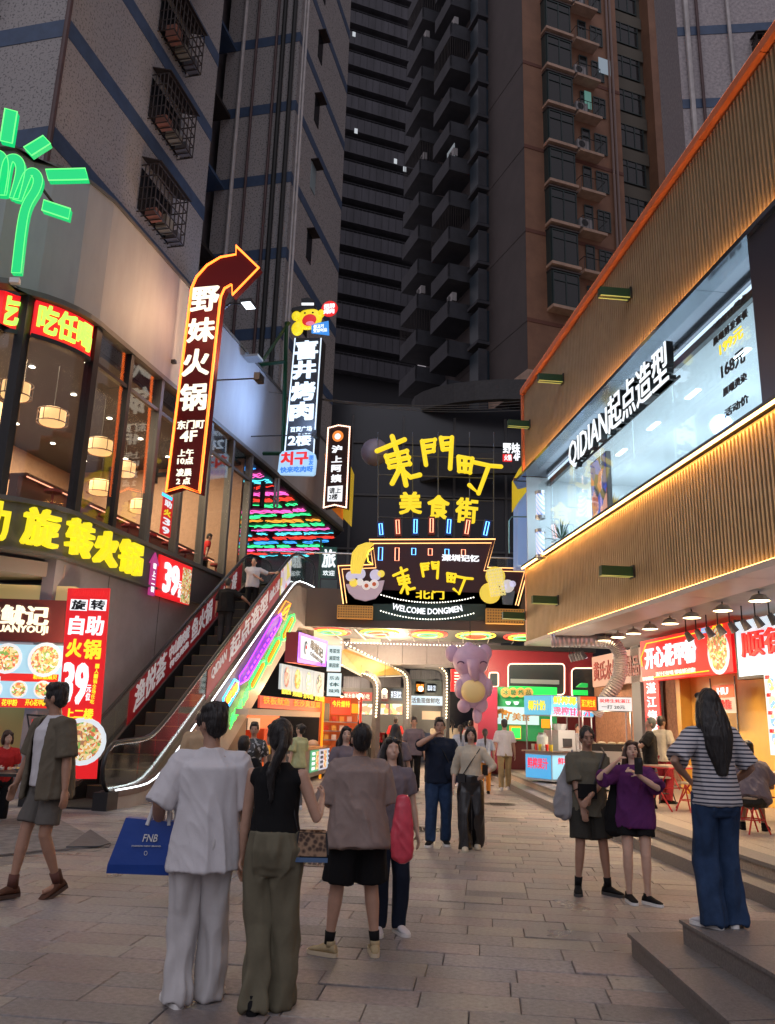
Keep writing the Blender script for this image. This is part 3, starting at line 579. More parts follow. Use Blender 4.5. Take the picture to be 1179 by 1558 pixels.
# ================================================================= sign helper
def smooth(pts, k=6):
    out = []; n = len(pts)
    for i in range(n - 1):
        p0, p1, p2, p3 = pts[max(0, i - 1)], pts[i], pts[i + 1], pts[min(n - 1, i + 2)]
        for j in range(k):
            t = j / k; out.append(.5 * ((2 * p1) + (p2 - p0) * t + (2 * p0 - 5 * p1 + 4 * p2 - p3) * t * t + (3 * p1 - p0 - 3 * p2 + p3) * t ** 3))
    return out + [pts[-1]]
class Sg:
    def __init__(s, P, name, label, cat, x0, y0, x1, y1, out=0, group=None):
        s.P = P; s.out = out; r = P.rect(x0, y0, x1, y1, out); s.cx = (r[0] + r[2]) / 2; s.cz = r[1]; s.w = r[2] - r[0]; s.h = r[3] - r[1]
        s.t = thing(name, label, cat, P.W(s.cx, out, s.cz), P.rot, group)
    def L(s, px, py, o=0): x, z = s.P.P(px, py, s.out + o); return x - s.cx, z - s.cz
    def R(s, x0, y0, x1, y1): r = s.P.rect(x0, y0, x1, y1, s.out); return r[0] - s.cx, r[1] - s.cz, r[2] - s.cx, r[3] - s.cz
    def box(s, name, x0, y0, x1, y1, f, b, m, parent=None): r = s.R(x0, y0, x1, y1); return part(name, MB().box((r[0], -f, r[1]), (r[2], b, r[3])), m, parent or s.t)
    def board(s, f, b, m, name='panel', pad=0): return part(name, MB().box((-s.w / 2 - pad, -f, -pad), (s.w / 2 + pad, b, s.h + pad)), m, s.t)
    def poly(s, name, pts, f, b, m, parent=None):
        q = [s.L(*p) for p in pts]; return part(name, MB().prism([(x, -f, z) for x, z in q], (0, f + b, 0)), m, parent or s.t)
    def text(s, txt, x0, y0, x1, y1, m, y=0, depth=.02, bold=.02, name='lettering', parent=None, angle=0, fit=True, shear=0):
        r = s.R(x0, y0, x1, y1); return part(name, text_mb(txt, (r[0] + r[2]) / 2, (r[1] + r[3]) / 2, r[2] - r[0], r[3] - r[1], depth, bold, -y, fit, shear, angle), m, parent or s.t)
    def tube(s, name, pts, r, m, y=0, closed=False, parent=None, n=5):
        q = [s.L(*p) for p in pts]; return part(name, MB().tube([(x, -y, z) for x, z in q], r, n, closed), m, parent or s.t)
    def strokes(s, name, sts, f, r, d, m, y=0):
        mb = MB()
        for st in sts:
            q = [s.L(*f(*p)) for p in st]; q = [V((x, -y, z)) for x, z in q]; mb.tube([q[0]] + q[1:], [(r, r)] * len(q), 8)
            for p in q: mb.ell(p, (r, d, r), 8, 6)
        return part(name, mb, m, s.t)
WT = glow('white_text', (.95, .97, 1), 1.15); YT = glow('yellow_text', (1, .78, .03), 1.1); WARMW = glow('warm_white_text', (1, .9, .72), 1.15); BKT = mat('black_text', (.01, .01, .012), .5)
REDT = glow('red_text', (.85, .02, .02), .9); ORN = glow('orange_neon', (1, .16, .02), 4.5); WNE = glow('white_led', (.9, .95, 1), 7)
def up(txt): return '\n'.join(txt)
def vtext(s, chars, x0, x1, ys, m, y=0, depth=.02, bold=.03):
    """one character per row: ys list of (y0,y1) rows, x interpolated along the lean (x0 = (xl,xr) at first row, x1 at last)"""
    mb = MB(); n = len(chars)
    for i, ch in enumerate(chars):
        f = i / max(1, n - 1); xl = x0[0] + (x1[0] - x0[0]) * f; xr = x0[1] + (x1[1] - x0[1]) * f; r = s.R(xl, ys[i][0], xr, ys[i][1])
        q = text_mb(ch, (r[0] + r[2]) / 2, (r[1] + r[3]) / 2, r[2] - r[0], r[3] - r[1], depth, bold, -y); mb.add(q.v, q.f)
    return part('lettering', mb, m, s.t)
def zoomf(ox, oy, sc): return lambda x, y: (ox + x / sc, oy + y / sc)

# ================================================================= RIGHT BUILDING (local x grows towards us, z up)
PRB = Plane((3.86, 22, 0), 186)
RBM = mat('bronze_rib', (.46, .34, .20), .42, .35, noise=.12, scale=2); RBK = mat('bronze_panel', (.28, .21, .14), .5, .25)
rb = PRB.thing('shop_building', 'two storey building clad in golden vertical ribs with an orange edge and long lit window', 'building')
LN = 18.0
part('upper_panel', MB().box((0, .0, 8.5), (LN, .25, 10.85)), RBK, rb)
part('lower_panel', MB().box((0, .0, 3.78), (LN, .25, 5.78)), RBK, rb)
for z0, z1 in ((8.52, 10.8), (3.8, 5.72)):
    m = MB()
    for i in range(int(LN / .1)): x = .03 + i * .1; m.box((x, -.045, z0), (x + .045, .002, z1))
    part('rib', m, RBM, rb, kind='stuff')
OR = mat('orange_edge', (.62, .17, .07), .5, noise=.1, scale=3)
for i in range(10): part('edge_cap', MB().box((i * 1.8 + .006 - .06, -.14, 10.85), ((i + 1) * 1.8 - .006 - .06, .5, 10.99)), OR, rb)
part('corner_post', MB().box((-.12, -.10, 8.4), (-.0, .6, 10.85)), OR, rb); part('corner_post', MB().box((-.14, -.05, 3.7), (-.0, .6, 5.8)), mat('corner_copper', (.5, .25, .13), .5), rb)
WARML = glow('warm_led', (1, .46, .11), 45)
part('ledge', MB().box((-.1, -.16, 5.8), (LN, .5, 5.86)), mat('ledge_dark', (.03, .03, .035), .4), rb)
part('led_strip', MB().box((-.1, -.155, 5.775), (LN, -.115, 5.798)), WARML, rb)
part('led_strip', MB().box((0, -.11, 8.484), (LN, -.06, 8.496)), glow('warm_led_low', (1, .46, .12), 40), rb)
part('led_strip', MB().box((2, -.10, 3.784), (LN, -.06, 3.796)), glow('added_rib_glow', (1, .5, .13), 14), rb)  # hidden strip added to make the lower ribs glow from below
part('led_strip', MB().box((0, -.135, 10.99), (LN, -.12, 11.0)), glow('orange_led', (1, .25, .08), 2.5), rb)
# soffit under the first floor
SOF = mat('soffit', (.50, .44, .42), .35, noise=.1, scale=.8); 
for i in range(10): part('soffit_panel', MB().box((i * 1.8 + .005, -.13, 3.69), ((i + 1) * 1.8 - .005, .62, 3.78)), SOF, rb)
part('soffit_ceiling', MB().box((0, .66, 3.74), (LN, 6, 3.8)), mat('soffit_in', (.34, .33, .33), .6, noise=.15, scale=1), rb)
# canopy, window
CAN = mat('canopy_blue_steel', (.22, .25, .30), .12, .85)
for i in range(10): part('canopy_panel', MB().box((-.5 + i * 1.8 + .005, -.15, 8.40), (-.5 + (i + 1) * 1.8 - .005, .62, 8.48)), CAN, rb)
part('canopy_tip', MB().prism([(-.5, -.25, 8.38), (-1.3, .1, 8.38), (-.5, .6, 8.38)], (0, 0, .1)), CAN, rb)
part('light_cove', MB().box((-.1, .64, 8.3), (11.7, .72, 8.42)), glow('cove', (.72, .86, 1), 1.6), rb)
part('head_beam', MB().box((-.1, .6, 8.16), (11.7, .7, 8.30)), mat('head_beam', (.03, .035, .04), .4), rb)
GLW = glass('shopfront_glass', (.88, .96, .97), .06)
xs = [-.1, 1.2, 2.9, 4.7, 6.5, 8.3, 10.0, 11.7]
for i in range(7): part('window_pane', MB().box((xs[i] + .008, .35, 5.86), (xs[i + 1] - .008, .36, 8.18)), GLW, rb)
part('side_pane', MB().box((-.11, .36, 5.86), (-.10, 3.0, 8.3)), GLW, rb)
part('blue_grey_wall', MB().box((11.7, -.06, 5.87), (LN, .5, 8.5)), mat('blue_grey_panel', (.055, .06, .085), .3, .3), rb)
for x in (12.9, 14.8): part('panel_joint', MB().box((x, -.064, 5.9), (x + .012, -.06, 8.45)), BLACK, rb)
# salon inside
SW = mat('salon_wall', (.70, .74, .76), .6)
part('inner_wall', MB().box((-.1, 4.6, 5.8), (14, 4.75, 8.6)), SW, rb); part('inner_wall', MB().box((11.8, .6, 5.8), (11.9, 4.6, 8.6)), SW, rb); part('inner_ceiling', MB().box((-.1, .7, 8.3), (14, 4.6, 8.36)), SW, rb)
part('inner_floor', MB().box((-.1, .4, 5.8), (14, 4.6, 5.86)), mat('salon_floor', (.4, .4, .4), .4), rb)
part('grey_panel', MB().box((4.0, 3.2, 5.86), (11.0, 3.3, 6.75)), mat('salon_grey', (.20, .26, .27), .4), rb)
for x in (2.5, 4.4, 6.3, 8.2): part('ceiling_light', MB().box((x, 1.6, 8.285), (x + .5, 1.7, 8.298)), glow('salon_panel', (.85, .95, 1), 9), rb)
ld = bpy.data.lights.new('salon_light', 'AREA'); ld.shape = 'RECTANGLE'; ld.size = 10; ld.size_y = 1.5; ld.energy = 330; ld.color = (.70, .87, 1)
o = bpy.data.objects.new('salon_light', ld); col.objects.link(o); o.matrix_world = Matrix.Translation(PRB.W(5.5, -1.6, 8.27)) @ Matrix.Rotation(math.radians(PRB.rot), 4, 'Z')
for x_ in (1.5, 4.2, 7.0, 9.6):  # unseen fill points added low in the room to brighten its ceiling
    q_ = bpy.data.lights.new('salon_fill', 'POINT'); q_.energy = 70; q_.color = (.72, .88, 1); q_.shadow_soft_size = .3; o = bpy.data.objects.new('salon_fill', q_); col.objects.link(o); o.location = PRB.W(x_, -2.6, 7.0)
# big shop letters in front of the glass
t = PRB.thing('shop_letters', 'large white block letters reading QIDIAN with four Chinese characters in front of the salon window', 'sign', 6.8, 7.2, .08)
part('letter_sides', text_mb('QIDIAN起点造型', 0, .40, 5.1, .80, .12, .035, -.0), BLACK, t); part('lettering', text_mb('QIDIAN起点造型', 0, .40, 5.1, .79, .02, .012, -.125), glow('salon_white', (.9, .96, 1), 1.1), t)
part('rail', MB().box((-2.6, .02, .1), (2.6, .05, .14)).box((-2.6, .02, .62), (2.6, .05, .66)), BLACK, t)
x_, z_ = PRB.P(972, 672, -2.6); t = PRB.thing('wall_letters', 'black letters reading QIDIAN with two characters on the inner salon wall', 'sign', x_, z_ - .25, -2.6)
part('lettering', text_mb('QIDIAN 起点', 0, .25, 4.6, .5, .03, .04, 0), BKT, t)
t = PRB.thing('wall_letters', 'small black letters on the salon wall beside the price list', 'sign', PRB.P(1098, 560, -2.0)[0], PRB.P(1098, 560, -2.0)[1], -2.0)
part('lettering', text_mb('QIDIAN', 0, .2, 1.6, .4, .03, .03, 0), BKT, t)
t = PRB.thing('price_list', 'price list lettering with 199 and 168 on the right end of the salon window', 'sign', 10.45, 6.2, -.3)
for tx, z, h, mm in (('QIDIAN 起点', 1.75, .14, BKT), ('晨曦剪发套餐', 1.5, .14, BKT), ('199元', 1.28, .2, YT), ('168元', .9, .24, BKT), ('晨曦烫染', .55, .14, BKT), ('活动价', .2, .14, BKT)): part('lettering', text_mb(tx, 0, z, 1.05 if len(tx) > 4 else .7, h, .01, .03, 0), mm, t)
# tv, palms, barber poles
t = PRB.thing('video_screen', 'upright video screen showing a face in blue and red behind the salon glass', 'screen', 4.1, 5.95, -.55)
part('housing', MB().box((-.5, -.03, 0), (.5, .08, 1.7)), BLACK, t); part('screen', MB().box((-.46, -.04, .04), (.46, -.03, 1.66)), print_mat('video_pic', [(.02, .03, .25), (.03, .08, .5), (.5, .12, .08), (.75, .35, .25), (.02, .02, .05)], 3.2, 1.0), t)
LEAF = mat('palm_leaf', (.03, .10, .05), .5, noise=.4, scale=4); LEAFY = mat('gold_leaf', (.55, .35, .06), .4, noise=.3, scale=4)
def palm(P, x, z, out, h, lf, label, n=26, r=.5):
    t = P.thing('potted_palm', label, 'plant', x, z, out); part('pot', MB().lathe((0, 0, 0), [(.12, 0), (.17, .28), (.14, .28), (.13, .22)], 12), WHITE, t); part('stem', MB().cyl((0, 0, .2), (0, 0, h), .025, n=6), mat('stem_brown', (.12, .07, .04), .8), t)
    m = MB()
    for i in range(n):
        a = random.uniform(0, 6.28); e = random.uniform(.1, 1.3); L = r * random.uniform(.7, 1.1); d = V((math.cos(a) * math.cos(e), math.sin(a) * math.cos(e), math.sin(e))); sd_ = V((-math.sin(a), math.cos(a), 0)) * .022
        p0 = V((0, 0, h)); p1 = p0 + d * L * .5; p2 = p0 + d * L + V((0, 0, -.12 * L)); m.add([p0, p1 - sd_, p1 + sd_, p2], [(0, 1, 3, 2)])
    part('crown', m, lf, t, kind='stuff')
palm(PRB, 1.1, 5.87, -.6, .5, LEAF, 'spiky green potted palm at the far corner of the salon window', 40, .6); palm(PRB, 2.6, 5.87, -1.4, .9, LEAFY, 'golden leaved potted palm behind the video screen', 60, .55)
POLE = None
def bpole(px, py0, py1, lab):
    s = Sg(PRB, 'barber_pole', lab, 'barber pole', px - 7, py0, px + 7, py1, .2, 'barber poles at the salon corner'); h = s.h; w = .13
    part('tube', MB().cyl((0, 0, .12), (0, 0, h - .12), w * .8, n=16), stripe_mat, s.t, True); part('cap', MB().lathe((0, 0, 0), [(.02, 0), (w, .04), (w, .12)], 16), STEEL, s.t); part('cap', MB().lathe((0, 0, h - .12), [(w, 0), (w, .08), (.02, .12)], 16), STEEL, s.t)
stripe_mat = mat('barber_stripe', (.5, .6, .9), .3); n, l, b = nodes(stripe_mat)
tc = n.new('ShaderNodeTexCoord'); wv = n.new('ShaderNodeTexWave'); wv.bands_direction = 'DIAGONAL'; wv.inputs['Scale'].default_value = 5; l.new(tc.outputs['Object'], wv.inputs[0]); r = n.new('ShaderNodeValToRGB'); r.color_ramp.interpolation = 'CONSTANT'; r.color_ramp.elements[1].position = .5
r.color_ramp.elements[0].color = (.12, .22, .7, 1); r.color_ramp.elements[1].color = (.9, .95, 1, 1); l.new(wv.outputs['Color'], r.inputs[0]); l.new(r.outputs[0], b.inputs['Emission Color']); b.inputs['Emission Strength'].default_value = 1.0
bpole(822, 745, 792, 'upper glowing barber pole at the salon corner'); bpole(822, 803, 852, 'lower glowing barber pole at the salon corner')
# green wall lamps
for i, (x, z, lab) in enumerate([(7.6, 9.82, 'green box lamp highest on the upper ribbed wall'), (3.47, 9.82, 'green box lamp midway along the upper ribbed wall'), (.55, 9.72, 'green box lamp near the far corner of the upper ribbed wall'), (7.1, 4.42, 'green box lamp lower right on the lower ribbed wall'),
                                 (2.65, 4.52, 'green box lamp midway along the lower ribbed wall'), (-.2, 4.5, 'green box lamp at the far corner beside the gate sign')]):
    if i == 0:
        gl = t = PRB.thing('wall_lamp', lab, 'wall lamp', x, z, .045, 'green box lamps on the ribbed wall')
        part('housing', MB().box((-.07, -.62, -.09), (.07, 0, .09)), GREENG, t); part('bracket', MB().box((-.1, -.03, -.12), (.1, 0, .12)), BLACK, t); part('trim', MB().box((-.075, -.615, -.094), (-.045, -.02, -.09)).box((.045, -.615, -.094), (.075, -.02, -.09)), glow('lamp_trim', (.5, .5, .12), .8), t)
    else: dup(gl, PRB.W(x, .045, z), PRB.rot, lab)
# yellow roofed kiosk beyond the corner
s = Sg(Plane((0, 24, 0), -90), 'blue_kiosk', 'pale blue lit bay with a yellow slanted roof beyond the salon corner', 'kiosk', 788, 668, 828, 860)
s.poly('roof', [(826, 668), (828, 712), (788, 765), (788, 716)], .1, 1.2, mat('roof_yellow', (.75, .55, .03), .5, emit=(.8, .6, .02), es=.35)); s.poly('bay', [(788, 765), (828, 714), (832, 860), (788, 860)], 0, .9, mat('bay_blue', (.30, .45, .75), .4, emit=(.2, .4, .9), es=.22))
s.tube('handrail', [(762, 858), (762, 812), (766, 806), (806, 806), (812, 812), (812, 858)], .02, mat('rail_teal', (.12, .22, .25), .3, .6), 1.6)
part('wall', MB().box((-.1, .02, 3.7), (-.05, 4.4, 8.4)), SW, rb)

# ---- shops under the soffit
SHO = -2.4
YEL = mat('shop_yellow', (.62, .36, .07), .55, noise=.1, scale=2); BRK = mat('shop_brick', (.42, .20, .12), .7, noise=.3, scale=14, bump=.4, bscale=40)
part('shop_wall', MB().box((3.6, 2.6, .3), (16, 2.8, 3.74)), YEL, rb)
part('shop_wall', MB().box((-4.5, 3.4, .3), (3.6, 3.6, 3.74)), BRK, rb)
part('pillar', MB().box((.2, 2.7, .3), (.75, 3.3, 3.74)), mat('pillar_grey', (.16, .15, .16), .6), rb)
part('pillar', MB().box((3.5, 2.35, .3), (3.7, 2.6, 3.74)), YEL, rb)
for x in (4.6, 5.6, 7.9, 9.2): part('door_joint', MB().box((x, 2.585, .3), (x + .03, 2.6, 2.7)), BLACK, rb)
part('dark_edge', MB().box((8.6, 2.4, .3), (8.75, 2.6, 3.7)), BLACK, rb)
m = MB()
for j in range(22):
    for i in range(27):
        x = -4.4 + i * .29 + (.145 if j % 2 else 0); z = .35 + j * .11
        if x < 3.3: m.box((x, 3.385, z), (x + .28, 3.4, z + .1))
part('brick', m, BRK, rb, kind='stuff')
def SgD(s_, x0, z0, x1, z1): s_.cx, s_.cz, s_.w, s_.h = (x0 + x1) / 2, z0, x1 - x0, z1 - z0; s_.t.location = s_.P.W(s_.cx, s_.out, z0)
s = Sg(PRB, 'shop_sign', 'red lit sign with white characters and a seafood bowl picture over the yellow shop', 'shop sign', 975, 972, 1114, 1026, -2.0)
SgD(s, 2.5, 2.70, 6.68, 3.64); h, w = s.h, s.w
s.board(0, .18, mat('sign_red2', (.6, .01, .015), .4, emit=(.80, .008, .012), es=.8))
def ctext(t, txt, cx, cz, w, h, m, y=0, depth=.02, bold=.02, angle=0, name='lettering', shear=0): return part(name, text_mb(txt, cx, cz, w, h, depth, bold, -y, True, shear, angle), m, t)
ctext(s.t, '开心花甲粉', -.55, h * .55, 2.5, h * .52, WT, 0, .03, .035); ctext(s.t, '汤汁巨好喝 够味够过瘾!', -.35, h * .14, 1.9, h * .11, WARMW, 0, .01, .02)
part('border', MB().tube([(-w / 2 + .1, -.02, .35), (-w / 2 + .06, -.02, h * .6), (-w / 2 + .4, -.02, h - .08), (w / 2 - .9, -.02, h - .08)], .012, 4).tube([(-w / 2 + .4, -.02, .07), (w / 2 - .9, -.02, .07)], .012, 4), YT, s.t)
FOOD = print_mat('food_print', [(.62, .30, .08), (.85, .62, .28), (.75, .45, .15), (.15, .30, .05), (.55, .10, .04), (.88, .80, .6), (.40, .18, .06)], 20, .8)
def bowl(t, cx, cz, r, y=.0, m=None):
    part('bowl', MB().cyl((cx, -y, cz), (cx, -y - .012, cz), r, n=20), glow('bowl_white', (.85, .9, .95), .8), t); part('food', MB().cyl((cx, -y - .013, cz), (cx, -y - .02, cz), r * .8, n=16), m or FOOD, t)
bowl(s.t, w / 2 - .5, h * .42, .42); part('food', MB().ell((w / 2 - .5, -.03, h * .62), (.38, .03, .3), 10, 6), FOOD, s.t)
ctext(s.t, '招牌', w / 2 - .95, h * .93, .3, .11, glow('tagblue', (.3, .5, .9), 1), .01); ctext(s.t, '一口入魂', w / 2 - .5, h * .93, .5, .11, YT, .01); ctext(s.t, '好吃到舔碗', -w / 2 + .4, .06, .6, .09, WARMW, .01)
s = Sg(PRB, 'shop_sign', 'pale blue lit sign with large red characters cut by the right frame edge', 'shop sign', 1118, 935, 1240, 1000, -2.0); SgD(s, 6.86, 2.60, 11.0, 3.60); h, w = s.h, s.w
s.board(0, .2, mat('sign_pale', (.7, .8, .9), .4, emit=(.66, .82, .95), es=.85)); xa_, xb_ = PRB.P(1126, 960, -2.0)[0] - s.cx, PRB.P(1206, 960, -2.0)[0] - s.cx; ctext(s.t, '顺德', (xa_ + xb_) / 2, h * .56, (xb_ - xa_) * .92, h * .46, REDT, 0, .05, .016); ctext(s.t, 'SHUNDE', xb_, h * .13, .7, h * .12, BKT, 0, .02)
part('frame', MB().box((-w / 2 - .04, -.01, -.05), (-w / 2, .2, h + .05)).box((-w / 2, -.01, -.05), (w / 2, .2, 0)), BLACK, s.t)
s = Sg(PRB, 'shop_sign', 'pinkish unlit sign with red characters for milk desserts behind the silver duct', 'shop sign', 900, 1000, 976, 1040, -2.7); SgD(s, -2.7, 2.80, .93, 3.68); h, w = s.h, s.w
s.board(0, .12, mat('sign_pink', (.60, .38, .36), .5)); ctext(s.t, '黄氏水牛奶甜品', 0, h * .5, w * .92, h * .62, mat('maroon_text', (.25, .01, .01), .5), 0, .02, .02)
s = Sg(PRB, 'banner', 'red vertical banner with white characters under the red sign', 'banner', 981, 1036, 1004, 1120, -2.3); h, w = s.h, s.w
s.board(0, .03, mat('banner_red', (.6, .01, .02), .5, emit=(.6, .01, .01), es=.4))
for i, c in enumerate('湛江烧烤'): ctext(s.t, c, 0, h * (.87 - i * .25), w * .62, h * .2, WT, 0, .01, .03)
s = Sg(PRB, 'poster', 'orange and white poster on the yellow shop wall behind the striped shirt woman', 'poster', 1086, 1042, 1118, 1085, -2.3); h, w = s.h, s.w
s.board(0, .02, WHITE); part('band', MB().box((-w / 2, -.01, h * .55), (w / 2, 0, h)), mat('poster_orange', (.7, .12, .03), .5), s.t); ctext(s.t, 'HU', 0, h * .78, w * .5, h * .25, WT, .01); ctext(s.t, '【堆', 0, h * .3, w * .7, h * .35, REDT, 0)
s = Sg(PRB, 'menu_board', 'bright menu board with dessert pictures at the right frame edge', 'menu', 1167, 1022, 1215, 1150, -1.9); h, w = s.h, s.w
s.board(0, .08, glow('menu_pale', (.75, .88, .95), .8))
for k in range(4): bowl(s.t, -w / 2 + .22, h * (.86 - .22 * k), .13, 0, print_mat('dessert', [(.9, .8, .2), (.1, .3, .7), (.85, .5, .4)], 12, .8)); ctext(s.t, '甜品', -w / 2 + .12, h * (.95 - .22 * k), .12, .06, REDT)
t = PRB.thing('wall_phone', 'grey meter box on the yellow wall at right', 'meter box', 8.35, 1.75, -2.38); part('body', MB().box((-.12, -.12, 0), (.12, 0, .5)), mat('meter_grey', (.4, .38, .34), .5), t); part('face', MB().box((-.09, -.125, .22), (.09, -.12, .45)), WHITE, t)
# lamps under the soffit
LB = zoomf(880, 880, 3.943); lamp0 = None
lab_ = ['round warm soffit lamp nearest the right frame edge', 'second warm soffit lamp from the right', 'square soffit lamp above the red sign', 'fourth soffit lamp, above the left half of the red sign', 'fifth soffit lamp from the right', 'sixth soffit lamp, right of the silver duct', 'seventh soffit lamp, over the duct bend', 'farthest small soffit lamp near the hanging spots']
for i, (zx, zy) in enumerate([(1085, 130), (865, 190), (680, 232), (550, 268), (430, 300), (330, 328), (238, 350), (155, 370)]):
    p = gp(*LB(zx, zy), 3.6)
    if lamp0 is None:
        lamp0 = t = thing('soffit_lamp', lab_[i], 'ceiling lamp', p, 0, 'lamps under the soffit')
        part('shade', MB().lathe((0, 0, -.02), [(.02, .12), (.10, .09), (.17, 0), (.155, .01), (.02, .06)], 16), mat('lamp_white', (.6, .55, .48), .4), t); part('bulb', MB().lathe((0, 0, -.015), [(.001, 0), (.145, 0), (.145, .012)], 16), glow('bulb_warm', (1, .74, .38), 16), t); part('rod', MB().cyl((0, 0, .09), (0, 0, .16), .012, n=5), BLACK, t)
    else: dup(lamp0, p, 0, lab_[i])
    if i % 2 == 0 or i < 4:
        ld = bpy.data.lights.new('soffit_light', 'SPOT'); ld.energy = 330; ld.color = (1, .70, .40); ld.spot_size = math.radians(150); ld.spot_blend = 1; ld.shadow_soft_size = .14; o = bpy.data.objects.new('soffit_light', ld); col.objects.link(o); o.location = p - V((0, 0, .08)); o.rotation_euler = (0, math.radians(-12), 0)
sp0 = None
for i in range(10):
    x = 5.9 + i * .42
    if sp0 is None:
        sp0 = t = PRB.thing('spotlight', 'first small can spotlight from the far end of the row above the shop signs', 'spotlight', x, 3.5, -1.5, 'can spotlights above the shop signs')
        part('can', MB().cyl((0, 0, 0), (0, .1, -.16), .045, .075, 10), mat('can_grey', (.12, .11, .12), .4), t); part('stem', MB().cyl((0, 0, 0), (0, 0, .24), .012, n=5), BLACK, t); part('lens', MB().cyl((0, .1, -.161), (0, .102, -.166), .06, n=10), glow('can_lens', (.9, .85, 1), 2.0), t)
    else: dup(sp0, PRB.W(x, -1.5, 3.5), PRB.rot, ORD[i] + ' small can spotlight from the far end of the row above the shop signs')
for i in range(5): dup(sp0, PRB.W(.6 + i * .22, -.9, 3.45), PRB.rot, ORD[i] + ' small can spotlight from the far end of the cluster by the silver duct')
# silver flexible duct
dp = [at(838, 975, 19.5), at(880, 973, 19.4), at(925, 975, 19.3), at(941, 990, 19.3), at(944, 1015, 19.3), at(938, 1038, 19.3), at(922, 1062, 19.4), at(905, 1085, 19.6)]
pp = smooth(dp, 14); top('exhaust_duct', MB().tube(pp, [.17 if i % 2 else .145 for i in range(len(pp))], 14), mat('foil', (.62, .58, .62), .35, .7), 'silver corrugated exhaust duct curving down from the soffit', 'duct')

# ================================================================= ESCALATOR
PE = Plane(O_L, -13)       # outer balustrade plane; local x away, -y towards the street, +y towards the wall
EGL = glass('escalator_glass', (.78, .90, .86), .13, .06)
es = PE.thing('escalator', 'glass sided escalator with red banners rising from the paving to the upper floor', 'escalator')
TR = mat('truss_steel', (.30, .28, .27), .5, .3, noise=.15, scale=1.5); STP = mat('step_metal', (.010, .010, .011), .6)
def railz(x):
    f = x - 1.72; g_ = x - 9.34; return 1.15 + .7029 * ((f + math.sqrt(f * f + .12)) / 2 - (g_ + math.sqrt(g_ * g_ + .12)) / 2)
def stepz(x): return railz(x) - .93
W0 = 1.45
for yy, nm in ((0.0, 'outer'), (W0, 'inner')):
    xs_ = [.5, .8, 1.1, 1.3, 1.5, 1.7, 1.9, 2.1, 2.4, 2.8, 3.5, 5, 7, 8.2, 8.6, 8.9, 9.1, 9.3, 9.5, 9.8, 10.2, 11.0]
    prof = [(x, railz(x)) for x in xs_]
    # rail loop round the newels
    A = [(.5 - .42 * math.sin(math.pi * k / 8), .70 + .45 * math.cos(math.pi * k / 8)) for k in range(9)]
    B = [(11.0 + .42 * math.sin(math.pi * k / 8), railz(11) - .5 + .50 * math.cos(math.pi * k / 8)) for k in range(9)]
    loop = [(x, yy, z) for x, z in A[::-1] + prof[1:-1] + B]
    part('handrail', MB().tube(loop, (.045, .03), 8), mat('rubber_black', (.012, .012, .013), .35), es, True)
    gq = [(x, z - .04) for x, z in A[::-1]] + prof[1:-1] + [(x, z - .04) for x, z in B]
    base = [(x, stepz(x) + .10) for x, _ in reversed(prof[1:-1])]
    # glass in sections
    secs = [(.5, 1.3), (1.3, 1.9), (1.9, 2.8), (2.8, 4.4), (4.4, 6.0), (6.0, 7.6), (7.6, 8.9), (8.9, 9.6), (9.6, 11.0)]
    for a_, b_ in secs:
        part('balustrade_glass', MB().prism([(a_ + .01, yy, stepz(a_) + .1), (b_ - .01, yy, stepz(b_) + .1), (b_ - .01, yy, railz(b_) - .03), (a_ + .01, yy, railz(a_) - .03)], (0, .012, 0)), EGL, es)
    part('newel_glass', MB().prism([(x, yy, z) for x, z in A] + [(.5, yy, .26)], (0, .012, 0)), EGL, es); part('rail_trim', MB().tube([(x, yy, z - .05) for x, _, z in loop[4:-4]], .02, 5), mat('chrome', (.7, .7, .68), .15, 1), es, True)
    bl_ = [(x, yy - .01, stepz(x) + .10) for x in [.35, .8, 1.2, 1.5, 1.8, 2.1, 2.5, 3, 4, 6, 8, 8.7, 9.0, 9.3, 9.6, 10.2, 11]]
    if yy == 0: part('led_line', MB().tube([(x, yy - .135, z + .0) for x, _, z in bl_], .015, 5), glow('escalator_led', (.9, .97, 1), 4.5), es)
    dk = [(x, yy - .09, stepz(x) + .03) for x in [.3, .8, 1.2, 1.5, 1.8, 2.1, 2.5, 3, 5, 8, 8.7, 9.0, 9.3, 9.6, 11]]
    m = MB(); m.rings([[(x, yy - .12, z - .06), (x, yy - .12, z + .05), (x, yy + .14, z + .05), (x, yy + .14, z - .06)] for x, _, z in dk]); part('deck', m, mat('deck_bronze', (.16, .12, .11), .3, .6), es)
sk = [(-.55, 0), (2.5, 0), (9.6, 5.0), (11, 5.0), (11, 4.3), (9.9, 4.3)]
part('truss_side', MB().prism([(.45, -.10, 0), (.45, -.10, .22), (1.5, -.10, .24), (2.2, -.10, .58), (9.2, -.10, 5.5), (11.3, -.10, 5.6), (11.3, -.10, 4.35), (9.8, -.10, 4.28), (4.0, -.10, 0)], (0, .08, 0)), TR, es)
part('truss_side', MB().prism([(.45, W0 + .04, 0), (1.5, W0 + .04, .2), (9.2, W0 + .04, 5.5), (11.3, W0 + .04, 5.6), (11.3, W0 + .04, 4.35), (9.8, W0 + .04, 4.28), (4.0, W0 + .04, 0)], (0, .06, 0)), DGREY, es)
part('truss_bottom', MB().prism([(4.0, -.02, 0), (9.8, -.02, 4.28), (11.3, -.02, 4.35), (11.3, -.02, 4.45), (9.75, -.02, 4.38), (3.8, -.02, 0)], (0, W0, 0)), mat('truss_under', (.28, .26, .25), .35, .5), es)
